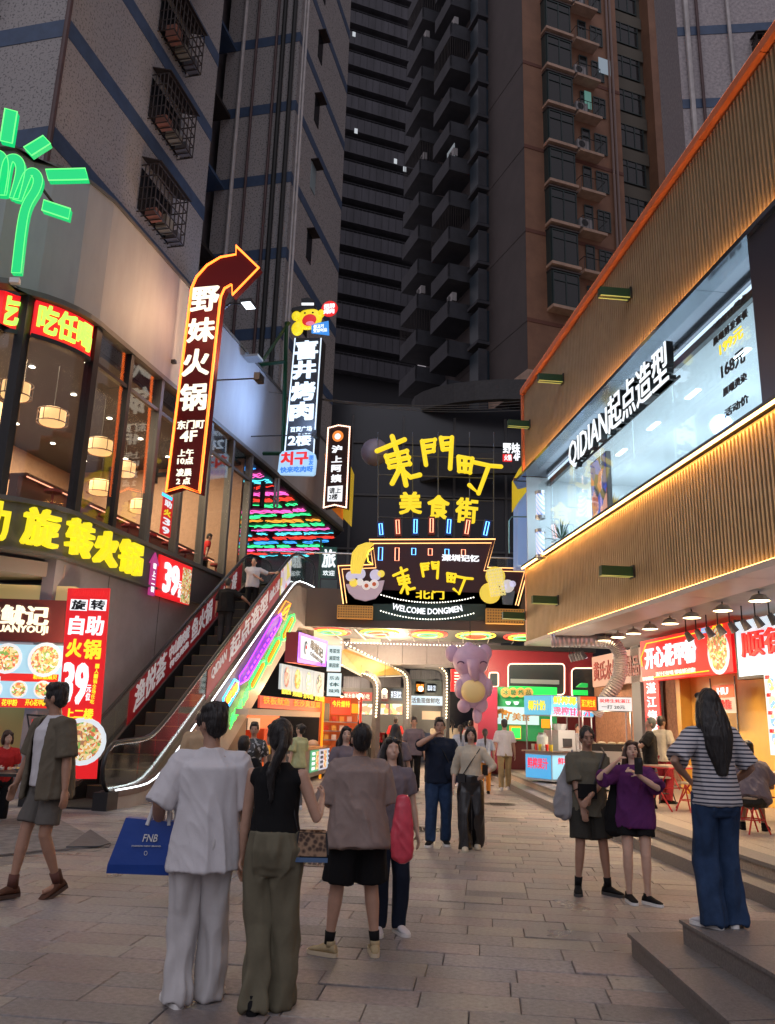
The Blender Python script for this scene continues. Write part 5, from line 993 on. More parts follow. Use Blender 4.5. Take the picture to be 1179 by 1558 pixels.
for k in range(6): s.tube('noodle', [G(398 + k * 6, 600), G(400 + k * 8, 560), G(405 + k * 10, 520), G(425 + k * 8, 495), G(455 + k * 5, 484), G(480, 486)], .05, YC, .12, parent=bw)
s.tube('neon_arc', [G(482, 500), G(465, 512), G(458, 530), G(462, 552), G(480, 565)], .02, glow('n_yel', (1, .7, .05), 3), .15)
disc(*G(955, 610), 15, YC, 'corn_cob', .12, sq=1.0); disc(*G(935, 675), 16, YC, 'corn_cob', .10, sq=1.0); m = MB()
for a in range(6):
    for b_ in range(9): x, z = s.L(*G(925 + a * 10 + b_ * 2, 590 + b_ * 12 - a * 1.5)); m.ell((x, -.16, z), (.045, .02, .05), 6, 4)
part('kernel', m, mat('kernel', (.85, .75, .3), .4, emit=(.9, .8, .3), es=.45), s.t, kind='stuff')
cp = s.poly('drink_cup', [G(978, 665), G(1032, 668), G(1022, 720), G(985, 718)], .12, 0, mat('cup_grey', (.12, .16, .2), .4)); disc(*G(1003, 648), 10, OWH, 'cream_top', .12); disc(*G(988, 650), 5, LIL, 'ear', .12); disc(*G(1022, 640), 5, LIL, 'ear', .12)
for (x0, y0, x1, y1) in ((342, 725, 480, 775), (918, 738, 1065, 795)):
    b_ = s.box('perforated_box', *G(x0, y0), *G(x1, y1), .25, .2, mat('box_ochre', (.45, .22, .05), .5, emit=(.6, .28, .05), es=.25)); m = MB(); r = s.R(*G(x0, y0), *G(x1, y1))
    for i in range(14):
        for j in range(5): m.cbox((r[0] + (i + .7) * (r[2] - r[0]) / 14.4, -.255, r[1] + (j + .6) * (r[3] - r[1]) / 5.2), (.035, .01, .035))
    part('perforation', m, BLACK, b_, kind='stuff')
# reflected short bars and bars above the gate
bars = [(280, 640, -6), (368, 628, -4), (458, 625, 0), (543, 620, 0), (632, 625, 3), (725, 628, 8), (822, 635, 12)]
for i, (x, y, an) in enumerate(bars):
    bl = i % 2 == 0; hgt = 45 if i != 0 else 38
    q = Sg(PGt, 'neon_bar', ['first blue neon bar from the left above the gate sign', 'left red neon bar above the gate sign', 'second blue neon bar above the gate sign', 'middle red neon bar above the gate sign', 'third blue neon bar above the gate sign', 'right red neon bar above the gate sign', 'last tilted blue neon bar beside the roof rail'][i], 'neon bar', *Z6(x - 18, y - hgt), *Z6(x + 18, y + hgt + 5), .05, 'neon bars standing on the gate sign')
    q.t.rotation_euler = (0, math.radians(an), 0)
    q.board(0, .2, mat('bar_blue', (.01, .03, .12), .5) if bl else mat('bar_red', (.12, .02, .01), .5)); w, h = q.w / 2 - .06, q.h
    part('neon_tube', MB().tube([(-w, -.02, .07), (w, -.02, .07), (w, -.02, h - .07), (-w, -.02, h - .07)], .016, 5, True), glow('bar_b', (.12, .42, 1), 4) if bl else glow('bar_r', (1, .32, .18), 3.2), q.t)
    if i < 6:
        q2 = MB(); x0 = -0.55 + i * .62
        e = part('short_bar', MB().tube([(s.L(*G(525 + i * 62, 0))[0] - .06, -.02, s.L(*G(525, 495))[1]), (s.L(*G(525 + i * 62, 0))[0] + .06, -.02, s.L(*G(525, 495))[1]), (s.L(*G(525 + i * 62, 0))[0] + .06, -.02, s.L(*G(525, 545 if i < 2 else 520))[1] if i < 2 else s.L(*G(525, 520))[1]), (s.L(*G(525 + i * 62, 0))[0] - .06, -.02, s.L(*G(525, 520 if i >= 2 else 545))[1])], .013, 4, True), glow('bar_b', (.12, .42, 1), 4) if bl else glow('bar_r', (1, .32, .18), 3.2), s.t)
# hero sign on its scaffold
HR_ = .078
P26 = Plane((0, 26.3, 0), -90)
h_ = Sg(P26, 'street_sign', 'large yellow handwritten characters over a wire scaffold above the gate', 'sign', 565, 655, 768, 800)
for ch in '東門町': h_.strokes('lettering', ST[ch], Z6, HR_ if ch != '東' else HR_ * 1.12, .06, HY, .05)
for c, (x0, y0, x1, y1), an in (('美', (370, 448, 490, 565), 3), ('食', (520, 465, 636, 590), -2), ('街', (668, 480, 786, 612), -4)): h_.text(c, *Z6(x0, y0), *Z6(x1, y1), HY, .03, .06, .045, angle=an)
m = MB()
for px in (575, 628, 667, 715, 752): a, b_ = h_.L(px, 655), h_.L(px, 815); m.cyl((a[0], .15, a[1]), (b_[0], .15, b_[1]), .018, n=4)
for py in (690, 720, 755, 785): a, b_ = h_.L(575, py), h_.L(752, py + 6); m.cyl((a[0], .15, a[1]), (b_[0], .15, b_[1]), .018, n=4)
part('scaffold', m, mat('wire_grey', (.16, .16, .17), .4, .5), h_.t)
s = Sg(P26, 'roof_sign', 'small white and red lit sign reading 4F on the dark podium', 'sign', 764, 672, 794, 702, -3); s.text('野妹', 765, 674, 791, 690, WT, 0, .03, .03); s.box('red_box', 765, 691, 779, 702, 0, .05, REDT); s.text('火锅', 767, 692, 778, 701, WT, .01, .02, .03); s.text('4F', 781, 690, 791, 701, WT, 0, .03, .04)
top('globe_lamp', MB().ell(P26.W(*[(lambda p: p[0])(P26.P(570, 688, -2))], -2, P26.P(570, 688, -2)[1]), (.5, .5, .5), 18, 12), mat('globe_dim', (.25, .2, .24), .4), 'dim pinkish round globe beside the large yellow characters', 'globe', smooth=True)
# green glass screen with white character left of the gate
s = Sg(Plane((0, 25.6, 0), -90), 'glass_screen', 'glass screen with a big white character between escalator top and gate', 'screen', 487, 828, 514, 940); s.box('pane', 487, 832, 512, 880, 0, .02, mat('screen_green', (.02, .09, .08), .2)); s.text('旅', 490, 836, 511, 864, WT, .01, .03, .04); s.box('lower_pane', 487, 882, 512, 940, 0, .02, mat('screen_grey', (.10, .13, .13), .2)); s.box('post', 484, 820, 487, 940, .03, .05, GREENG)
s.text('欢迎', 491, 868, 509, 876, WT, .01, .02, .02)
# landing pieces behind the escalator top
part('landing_floor', MB().box((10.8, .3, 5.1), (19, 7, 5.5)), mat('landing_grey', (.14, .13, .13), .4), es); part('landing_fascia', MB().box((11.3, -.1, 3.6), (14.8, .3, 5.6)), mat('landing_steel', (.34, .32, .33), .3, .5), es)

# green neon hand on the curved corner
ZH = zoomf(0, 150, 3.93); gh = Sg(Plane((0, 14.1, 0), -86), 'neon_hand', 'large green neon hand with rays above the red window sign at the left edge', 'neon sign', 0, 166, 134, 420)
GH = glow('hand_green', (.0, .70, .20), .9); GE = glow('hand_edge', (.2, 1, .25), 1.3); DGN = mat('hand_back', (.01, .12, .04), .5)
for pts in ([(30, 60), (104, 80), (74, 270), (0, 252)], [(142, 292), (258, 222), (303, 270), (190, 342)], [(272, 425), (510, 418), (527, 485), (290, 490)], [(262, 607), (422, 660), (410, 722), (250, 668)]):
    q = [ZH(*p) for p in pts]; r_ = gh.poly('ray', q, 0, .12, GH); gh.tube('ray_edge', q, .012, GE, .01, True, r_)
for st_ in ([(98, 1045), (145, 690), (215, 545), (228, 480), (200, 442), (170, 455), (140, 520), (105, 612)], [(85, 600), (118, 470), (122, 400), (95, 362), (60, 365), (38, 420), (14, 580)], [(0, 580), (22, 450), (20, 370), (-10, 335), (-45, 345), (-60, 420), (-80, 580)]):
    q = smooth([V((*gh.L(*ZH(*p)), 0)) for p in st_], 6) if 'smooth' in globals() else None
    q = [V((a.x, 0, a.y)) for a in q]; m = MB(); n_ = len(q); W_ = .085; rr_ = []
    for i, p_ in enumerate(q):
        d = (q[min(n_ - 1, i + 1)] - q[max(0, i - 1)]).normalized(); sd_ = V((d.z, 0, -d.x)) * W_; rr_.append([p_ + sd_ + V((0, -.02, 0)), p_ - sd_ + V((0, -.02, 0)), p_ - sd_ + V((0, .1, 0)), p_ + sd_ + V((0, .1, 0))])
    m.rings(rr_); f_ = part('finger', m, GH, gh.t); part('finger_edge', MB().tube([r[0] for r in rr_] + [r[1] for r in rr_[::-1]], .007, 4, True), GE, f_)
part('socket', MB().cbox((gh.L(22, 421)[0], .05, gh.L(22, 421)[1] - .06), (.17, .1, .1)), WHITE, gh.t); part('support', MB().cyl((gh.L(45, 260)[0], .1, gh.L(45, 260)[1]), (gh.L(45, 260)[0] + .2, .9, gh.L(45, 260)[1] - .1), .03, n=6), BLACK, gh.t)
# added floodlights, made-up sources that wash the parapet amber and blue
def flood(s_, out, z, lab, colr, e, tx, tz):
    t = PL.thing('floodlight', lab, 'floodlight', s_, z, out, 'added floodlights on the parapet'); part('arm', MB().cyl((0, 0, 0), (0, out - .02, .05), .02, n=6), BLACK, t); part('lamp', MB().cbox((0, -.06, 0), (.34, .16, .2)), BLACK, t)
    ld = bpy.data.lights.new('flood', 'SPOT'); ld.energy = e; ld.color = colr; ld.spot_size = math.radians(120); ld.spot_blend = 1; ld.shadow_soft_size = .25; o = bpy.data.objects.new('flood', ld); col.objects.link(o); p0 = PL.W(s_, out, z + .15); p1 = PL.W(tx, 0, tz); o.location = p0; o.rotation_euler = (p1 - p0).to_track_quat('-Z', 'Y').to_euler()
flood(5.6, 2.2, 10.4, 'added small black floodlight near the arrow sign washing the plaster amber', (1, .62, .34), 620, 4.6, 12.0)
flood(10.6, 2.2, 10.6, 'added small black floodlight below the barbecue sign washing the plaster blue', (.35, .55, 1), 560, 9.2, 12.2)

for nm, s_, out, z, colr, e in (('arrow_sign_glow', 4.2, 1.0, 11.7, (1, .55, .28), 75), ('barbecue_sign_glow', 9.6, 1.5, 11.6, (.38, .58, 1), 150), ('arrow_sign_glow', 2.6, 1.4, 11.4, (1, .6, .36), 45)):
    q_ = bpy.data.lights.new(nm, 'POINT'); q_.energy = e; q_.color = colr; q_.shadow_soft_size = .35; o = bpy.data.objects.new(nm, q_); col.objects.link(o); o.location = PL.W(s_, out, z)
# ================================================================= FAR STREET: left stalls
PST = Plane(at(422, 1100, 21), -13)
def lamp(name, p, e, c, r=.12):
    ld = bpy.data.lights.new(name, 'POINT'); ld.energy = e * 1.6; ld.color = c; ld.shadow_soft_size = r; o = bpy.data.objects.new(name, ld); col.objects.link(o); o.location = p; return o
RZ = zoomf(300, 820, 5.195); R6 = zoomf(400, 920, 2.68); R7 = zoomf(460, 960, 3.684)
st = Sg(PST, 'food_stall', 'orange and red food stall with picture board under the escalator', 'stall', 385, 1005, 505, 1190)
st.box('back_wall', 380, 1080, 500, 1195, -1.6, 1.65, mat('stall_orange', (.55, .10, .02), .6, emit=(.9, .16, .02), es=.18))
st.poly('beam', [RZ(400, 1340), RZ(970, 1360), RZ(965, 1410), RZ(395, 1390)], .02, .3, mat('stall_beam', (.5, .42, .32), .5))
for i in range(4):
    x0 = 640 + i * 88; q = [RZ(x0 + 10 - i * 2, 985 + i * 19), RZ(x0 + 92 - i * 2, 1002 + i * 19), RZ(x0 + 84 - i * 2, 1200 + i * 18), RZ(x0 - 0 - i * 2, 1185 + i * 18)]
    s_ = st.poly('picture', q, .06, 0, glow('pic_back', (.55, .6, .6), .8)); c = [(x0 + 48 - i * 2, 1090 + i * 18)]
    x, z = st.L(*RZ(*c[0])); part('dish', MB().ell((x, -.07, z), (.2 + .05 * (i % 2), .02, .26), 14, 8), print_mat('dish%d' % i, [[(.5, .2, .12), (.7, .4, .3), (.3, .1, .08)], [(.8, .5, .05), (.55, .3, .03), (.9, .7, .2)], [(.8, .75, .6), (.5, .6, .4), (.75, .5, .3)], [(.08, .1, .1), (.6, .5, .4), (.3, .35, .2)]][i], 14, .8), st.t)
    st.text('酱鱿鱼烤面筋炸年糕臭豆腐'[i * 3:i * 3 + 3], *RZ(x0 + 2, 1188 + i * 18), *RZ(x0 + 78, 1228 + i * 18), YT, .08, .01, .03)
st.poly('red_strip', [RZ(480, 1235), RZ(975, 1290), RZ(968, 1365), RZ(478, 1335)], .05, 0, mat('strip_red', (.5, .05, .02), .5, emit=(.8, .08, .03), es=.5)); st.text('铁板鱿鱼  长沙臭豆腐', *RZ(500, 1268), *RZ(955, 1322), ORP, .06, .01, .01)
for (x0, y0, x1, y1, c) in ((400, 1092, 425, 1150, (.12, .10, .08)), (428, 1094, 445, 1112, (.6, .6, .6)), (450, 1110, 470, 1160, (.35, .05, .02))): st.box('equipment', x0, y0, x1, y1, -.9, 1.5, mat('eq%d' % x0, c, .4, .2))
for k in range(5): st.box('bottle', 404 + k * 14, 1135, 409 + k * 14, 1148, -.2, .35, mat('sauce%d' % (k % 3), [(.7, .1, .02), (.8, .5, .05), (.2, .08, .03)][k % 3], .3))
lamp('stall_light', PST.W(1.2, -.5, 2.4), 110, (1, .62, .30)); 
s = Sg(PST, 'light_box_sign', 'tilted white light box sign with purple edge and squid logo over the picture board', 'sign', 452, 961, 500, 1013, .25)
q = [RZ(805, 735), RZ(1030, 810), RZ(1015, 1010), RZ(790, 975)]; s.poly('frame', q, 0, .35, mat('box_maroon', (.25, .01, .02), .4)); s.poly('purple_edge', [RZ(803, 735), RZ(1030, 810), RZ(1015, 1010), RZ(790, 975)], .01, 0, glow('lilac_led', (.50, .14, .95), 1.5)); s.poly('white_face', [RZ(815, 765), RZ(1012, 830), RZ(1000, 985), RZ(812, 940)], .03, 0, glow('box_white', (.9, .9, .92), .95))
s.text('串鱿记', *RZ(884, 830), *RZ(985, 910), BKT, .035, .01, .04, angle=-9); s.text('CHUANYOUJI', *RZ(880, 925), *RZ(980, 965), BKT, .035, .01, .01, angle=-9); x, z = s.L(*RZ(848, 862)); m = MB().tube([(x + .09 * math.cos(a), -.04, z + .17 * math.sin(a)) for a in [.6 + .35 * k for k in range(12)]], .015, 4); part('logo', m, BKT, s.t); part('logo_dot', MB().ell((x + .03, -.045, z + .02), (.045, .015, .06), 8, 6), REDT, s.t)
PM = Plane((0, 22.3, 0), -84)
for (n_, y0, y1, tx, lab) in ((0, 982, 1021, ['粤菜馆', '湘菜馆', '果园家'], 'upper white lit menu box hanging beside the squid sign'), (1, 1024, 1059, ['乐去', '体', '味鸡'], 'lower white lit menu box hanging beside the squid sign')):
    s = Sg(PM, 'hanging_light_box', lab, 'sign', 498, y0, 519, y1, 0, 'white light boxes by the first stall'); s.board(0, .15, glow('box_pale', (.78, .92, .92), .95))
    for i, c in enumerate(tx): ctext(s.t, c, 0, s.h * (.78 - i * .28), s.w * .75, s.h * .17, mat('teal_text', (.02, .12, .12), .5), 0, .01, .02)
# counter with lit front panels
gA = gp(452, 1196); gB = gp(612, 1146); dr = (gB - gA).normalized(); na = math.degrees(math.atan2(dr.y, dr.x)) - 90
PCt = Plane(gA, na); ln = (gB - gA).length
ct = PCt.thing('stall_counter', 'long steel food counter with lit menu fronts along the left stalls', 'counter')
part('cabinet', MB().box((0, .0, .12), (ln, .9, .85)), mat('steel_dull', (.22, .20, .19), .35, .6, noise=.2), ct); part('worktop', MB().box((-.05, -.05, .85), (ln, .95, .9)), mat('top_wood', (.45, .28, .14), .4), ct)
for k in range(7): part('leg', MB().box((.05 + k * ln / 6.5, .02, 0), (.1 + k * ln / 6.5, .07, .12)), BLACK, ct)
for k, c in enumerate([(.12, .5, .25), (.65, .68, .8), (.6, .75, .9), (.75, .35, .2), (.5, .7, .8)]):
    a = 1.4 + k * 1.15; part('menu_panel', MB().box((a, -.03, .25), (a + 1.05, 0, .82)), glow('cpan%d' % k, c, .75), ct); part('print', MB().box((a + .65, -.04, .3), (a + 1.0, -.03, .78)), FD2, ct)
    for j in range(4): ctext(ct, '铁板鱿鱼烤冷面香肠'[j * 2:j * 2 + 2], a + .32, .73 - j * .13, .4, .08, WT if k == 0 else BKT, .03, .008)
for k in range(16):
    a = .3 + k * ln / 17; m_ = [mat('snack_gold', (.75, .45, .12), .5, noise=.3, scale=20), mat('snack_red', (.55, .12, .05), .5, noise=.3, scale=20), WHITE][k % 3]; t = PCt.thing('food_tray', ORD[k] + [' tray from the near end of the stall counter, heaped with golden snacks', ' tray from the near end of the stall counter, with red skewers', ' dish from the near end of the stall counter, white'][k % 3], 'tray', a, .9, -.35, 'food trays along the stall counter')
    part('tray', MB().box((-.15, -.2, 0), (.15, .2, .03)), STEEL, t); part('food', MB().ell((0, 0, .05), (.13, .17, .06 + .03 * (k % 4)), 10, 6), m_, t, True)
for k in range(4): lamp('stall_lamp', PCt.W(1.5 + k * 2.6, -.2, 2.55), 190, (1, .60 + .05 * k, .28 + .08 * k), .1)
for k in range(5):
    t = PCt.thing('pendant_lamp', ORD[k] + ' small warm pendant lamp from the near end of the stall counter', 'lamp', 1.2 + k * 1.9, 2.5, -.5, 'pendant lamps over the stall counter'); part('shade', MB().lathe((0, 0, 0), [(.13, 0), (.04, .1), (.01, .16)], 10), BLACK, t); part('bulb', MB().ell((0, 0, .0), (.05, .05, .05), 8, 6), glow('bulb_warm', (1, .74, .38), 16), t)
# orange back and red posters of second stall
s = Sg(Plane((0, 25.2, 0), -82), 'food_stall', 'bright orange stall with a red sign board and steamed snacks, second along the left side', 'stall', 495, 1058, 548, 1150)
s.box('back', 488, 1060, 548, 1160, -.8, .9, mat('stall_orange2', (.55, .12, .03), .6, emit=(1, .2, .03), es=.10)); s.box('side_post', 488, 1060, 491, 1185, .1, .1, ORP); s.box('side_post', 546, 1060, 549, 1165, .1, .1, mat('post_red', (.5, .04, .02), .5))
for k in range(3): s.box('shelf', 492, 1098 + k * 14, 545, 1099.5 + k * 14, -.3, .6, STEEL)
for k in range(12): s.box('jar', 494 + (k % 4) * 12, 1090 + (k // 4) * 14, 501 + (k % 4) * 12, 1098 + (k // 4) * 14, -.35, .5, [WHITE, mat('jar_red', (.6, .05, .02), .4), mat('jar_gold', (.7, .45, .1), .4)][k % 3])
lamp('stall_lamp', at(520, 1080, 24.2), 45, (1, .5, .2), .1); s.box('sign_board', 504, 1063, 533, 1087, .06, 0, mat('sb_red', (.6, .03, .01), .5, emit=(.8, .05, .02), es=.55)); s.text('今片煌特', 505, 1066, 532, 1076, YT, .07, .01, .03); s.box('side_board', 492, 1070, 501, 1097, .06, 0, DGREY)
s.box('hanging_board', 535, 1071, 545, 1085, .06, 0, ORP)
# yellow awning
aw = thing('awning', 'pale yellow fabric awning with bulbs above the second stall', 'awning', (0, 0, 0))
p = [at(520, 990, 24.5), at(527, 986, 24.3), at(600, 1016, 31), at(613, 1028, 31), at(553, 1030, 28.5), at(520, 1012, 24.5)]
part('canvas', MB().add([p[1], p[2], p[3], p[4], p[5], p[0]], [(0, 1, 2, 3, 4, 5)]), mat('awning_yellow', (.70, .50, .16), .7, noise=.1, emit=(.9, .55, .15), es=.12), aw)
mb = MB()
for a, b in ((p[4], p[3]), (p[5], p[4]), (p[1], p[2])):
    part('rib_bar', MB().cyl(a, b, .03, n=5), STEEL, aw)
def bulbs(pts, n, r, key, t, name='bulb'):
    pts = [V(q) for q in pts]; L = [0]
    for a, b in zip(pts[:-1], pts[1:]): L.append(L[-1] + (b - a).length)
    m = MB()
    for k in range(n):
        d = L[-1] * k / (n - 1); i = max(j for j in range(len(pts) - 1) if L[j] <= d + 1e-9); f = (d - L[i]) / (L[i + 1] - L[i]); m.ell(pts[i].lerp(pts[i + 1], f), (r,) * 3, 6, 4)
    return part(name, m, key, t, kind='stuff')
BWM = glow('bulb_arch', (1, .78, .5), 4)
bulbs([p[5], p[4]], 26, .03, BWM, aw); bulbs([p[1] + V((0, 0, .1)), p[2]], 16, .03, BWM, aw)
# bulb arches
for i, (pts, Y, lab) in enumerate([([(572, 1090), (574, 1050), (571, 1036), (562, 1028), (550, 1024)], 28, 'dark arch edged with bulbs, first over the left stalls'), ([(620, 1092), (620, 1040), (616, 1026), (604, 1018), (585, 1012)], 31, 'dark arch edged with bulbs, second over the left stalls'), ([(679, 1092), (680, 1036), (677, 1022), (666, 1014), (640, 1012), (613, 1011)], 32.5, 'dark arch edged with bulbs at the end of the stall row')]):
    q = [at(x, y, Y) for x, y in pts]; t = thing('bulb_arch', lab, 'arch', (0, 0, 0), 0, 'bulb arches over the stalls'); part('post', MB().tube([V((q[0].x, q[0].y + .15, 0))] + [V((c.x, c.y + .15, c.z)) for c in smooth(q, 5)], [(.14, .12)] * (len(smooth(q, 5)) + 1), 4), DGREY, t); bulbs(smooth(q, 5), 18 + 6 * i, .034, BWM, t)
# row of back shops
def backshop(Y, rot, x0, y0, x1, y1, lab, wallc, panels):
    P_ = Plane((0, Y, 0), rot); s = Sg(P_, 'street_shop', lab, 'shop', x0, y0, x1, y1); s.box('front', x0, y0, x1, y1 + 20, 0, .2, wallc)
    for (a, b, c, d, m_, tx, tm) in panels:
        s.box('panel', a, b, c, d, .05, 0, m_)
        if tx: s.text(tx, a + (c - a) * .08, b + (d - b) * .2, c - (c - a) * .08, d - (d - b) * .2, tm, .06, .015, .02)
    return s
DS = mat('dark_shop', (.04, .045, .05), .5); PIC = [print_mat('menu_a', [(.8, .8, .75), (.7, .3, .2), (.3, .5, .2), (.8, .6, .3)], 6, .8), print_mat('menu_b', [(.6, .8, .85), (.8, .5, .2), (.85, .85, .8), (.5, .2, .15)], 6, .8)]
backshop(32, -88, 515, 1046, 566, 1095, 'snack shop with a red and cream lit name strip behind the stalls', DS, [(520, 1053, 566, 1066, mat('strip_r', (.1, .01, .01), .5, emit=(.35, .02, .02), es=.5), '鲜大串长沙小吃', WARMW), (545, 1071, 566, 1087, PIC[0], '', None)])
backshop(33, -90, 574, 1046, 614, 1095, 'shop with white and blue lit name boxes between two bulb arches', DS, [(575, 1049, 591, 1067, mat('strip_n', (.1, .02, .03), .5), '给煮小酥', WARMW), (593, 1048, 612, 1066, mat('strip_b', (.01, .03, .06), .5), '茶百道饮', BW), (572, 1071, 591, 1087, PIC[1], '', None), (593, 1071, 612, 1087, PIC[0], '', None)])
backshop(34, -90, 620, 1028, 676, 1095, 'fish shop with dark board and pale blue lit strip under the last arch', DS, [(624, 1034, 672, 1058, mat('board_n', (.03, .05, .06), .5), '', None), (632, 1037, 646, 1056, mat('board_n', (.03, .05, .06), .5), '椰夢\n泡里', ORP), (649, 1040, 664, 1054, mat('board_n', (.03, .05, .06), .5), '甜品 快\n咖啡 饮', BW), (622, 1059, 673, 1073, glow('strip_bl', (.6, .78, .92), .9), '活鱼现做鲜吃', BKT), (642, 1082, 670, 1095, mat('inner_glow', (.4, .3, .2), .6, emit=(.9, .6, .35), es=.5), '', None)])
cur = thing('corrugated_screen', 'dark corrugated metal screens above the back shops', 'screen', (0, 0, 0))
for (a, b, c, d, Y) in ((523, 1029, 566, 1047, 31.5), (578, 1030, 612, 1046, 32.3), (624, 1019, 676, 1034, 33.5)):
    A = at(a, b, Y); B = at(c, d, Y); m = MB(); n_ = int((B.x - A.x) / .09)
    for k in range(n_): x = A.x + k * .09; m.box((x, Y - .03 * (k % 2), B.z), (x + .088, Y + .03, A.z))
    part('panel', m, mat('corrug', (.05, .055, .07), .5, .3), cur, kind='stuff')
# grey fascia under the bridge
s = Sg(Plane((0, 30, 0), -90), 'grey_canopy', 'grey panelled canopy spanning the street behind the bridge', 'canopy', 500, 972, 760, 1016); 
for k in range(7): s.box('panel', 500 + k * 37.5, 973 + k * .4, 500 + k * 37.5 + 36.9, 1010 + k * .4, 0, 1.5, mat('canopy_grey', (.13, .12, .135), .5, noise=.1)) 
s.box('white_lamp_box', 535, 969, 579, 982, 1.2, -.8, mat('box_beige', (.5, .42, .34), .5, emit=(.8, .6, .4), es=.2))
# maroon building at right
PMr = Plane((0, 27, 0), -90)
s = Sg(PMr, 'maroon_building', 'maroon building with rounded windows outlined in pink neon', 'building', 742, 985, 900, 1190)
MAR = mat('maroon', (.20, .012, .022), .45, noise=.12, scale=1)
s.box('wall', 744, 990, 905, 1195, 0, 4, MAR); s.box('roof_edge', 742, 984, 905, 991, .12, 4, BLACK)
Z5 = zoomf(740, 960, 4.535)
def rwin(s, x0, y0, x1, y1, r=5, cutb=False):
    pts = []
    for cx, cy, a0 in ((x0 + r, y0 + r, 180), (x1 - r, y0 + r, 270), (x1 - r, y1 - r, 0), (x0 + r, y1 - r, 90)):
        for k in range(4): a = math.radians(a0 + 30 * k); pts.append((cx + r * math.cos(a), cy + r * math.sin(a)))
    w = s.poly('window', pts, .03, -.01, mat('dark_glass', (.03, .04, .045), .1)); s.tube('neon_outline', pts, .02, glow('pink_neon', (1, .62, .45), 3), .08, True, w); return w
rwin(s, *Z5(148, 228), *Z5(535, 440)); rwin(s, *Z5(585, 258), *Z5(790, 460), 6); rwin(s, *Z5(18, 288), *Z5(80, 385), 3)
s.box('painted_reflection', *Z5(165, 335), *Z5(500, 365), .045, -.03, mat('win_reflect', (.3, .33, .33), .5, emit=(.5, .5, .45), es=.15))  # faintly glowing strip painted as a reflection in the glass
pc = Sg(Plane((0, 25.8, 0), -90), 'red_column', 'wide maroon column left of the green shop, behind the walking crowd', 'column', 728, 1048, 757, 1150); pc.box('shaft', 727, 1045, 757, 1170, 0, 1.2, mat('column_maroon', (.28, .02, .05), .4)); pc.box('red_lamp_sign', *R7(832, 215), *R7(880, 340), .1, .1, mat('red_box', (.4, .01, .01), .5, emit=(.8, .03, .03), es=.4))
for k in range(6): pc.box('light_bar', *R7(850, 232 + k * 17), *R7(878, 240 + k * 17), .12, 0, WARMW)
gs = Sg(Plane((0, 26.2, 0), -90), 'green_shop', 'green dessert shop front with round plaques and a pale lit board', 'shop', *Z5(60, 385), *Z5(480, 745))
gs.box('panel', *Z5(60, 390), *Z5(485, 760), 0, .3, mat('green_dark', (.01, .16, .05), .5, emit=(.01, .35, .1), es=.35)); gs.box('lit_strip', *Z5(160, 385), *Z5(485, 460), .05, 0, mat('green_bright', (.02, .6, .08), .4, emit=(.02, .85, .12), es=.8))
for k in range(4):
    x, z = gs.L(*Z5(130 + k * 52, 425)); part('round_plaque', MB().cyl((x, -.10, z), (x, 0, z), .15, n=16), mat('plaque_gold', (.6, .38, .1), .4, emit=(.8, .5, .15), es=.5), gs.t); ctext(gs.t, '冰糖炖品'[k], x, z, .16, .16, mat('green_txt', (.01, .12, .04), .5), .10, .01)
gs.box('pale_board', *Z5(64, 525), *Z5(360, 645), .06, 0, glow('pale_mint', (.62, .88, .85), .85)); gs.strokes('lettering', ST['門'], sub('門', (70, 540, 110, 600), Z5), .028, .02, mat('gold_txt', (.6, .3, .05), .5), .08); gs.strokes('lettering', ST['町'], sub('町', (120, 550, 170, 610), Z5), .028, .02, mat('gold_txt', (.6, .3, .05), .5), .08); gs.text('美食', *Z5(175, 565), *Z5(300, 620), mat('gold_txt', (.6, .3, .05), .5), .07, .01, .03)
gs.box('orange_counter', *Z5(160, 655), *Z5(235, 745), .1, 0, ORP); gs.box('lower_lit_panel', *Z5(168, 668), *Z5(232, 740), .12, 0, mat('green_bright', (.02, .6, .08), .4)); gs.box('yellow_box', *Z5(380, 610), *Z5(440, 670), .1, 0, ORP)
for k in (0, 1): x, z = gs.L(*Z5(150 + 55 * k, 497)); part('cup_mark', MB().lathe((x, -.03, z - .06), [(.02, 0), (.06, .02), (.09, .1), (.085, .1)], 10), WT, gs.t)
g2 = Sg(Plane((0, 25.6, 0), -90), 'green_roof_stall', 'small bright green roof of a stall seen through the second rounded window', 'stall', *Z5(600, 355), *Z5(690, 445)); g2.poly('roof', [Z5(630, 385), Z5(660, 358), Z5(700, 362), Z5(700, 388)], 0, .3, mat('green_bright2', (.02, .5, .1), .4, emit=(.02, .7, .12), es=.5)); g2.box('sign', *Z5(600, 408), *Z5(700, 442), 0, .1, mat('green_bright', (.02, .6, .08), .4))
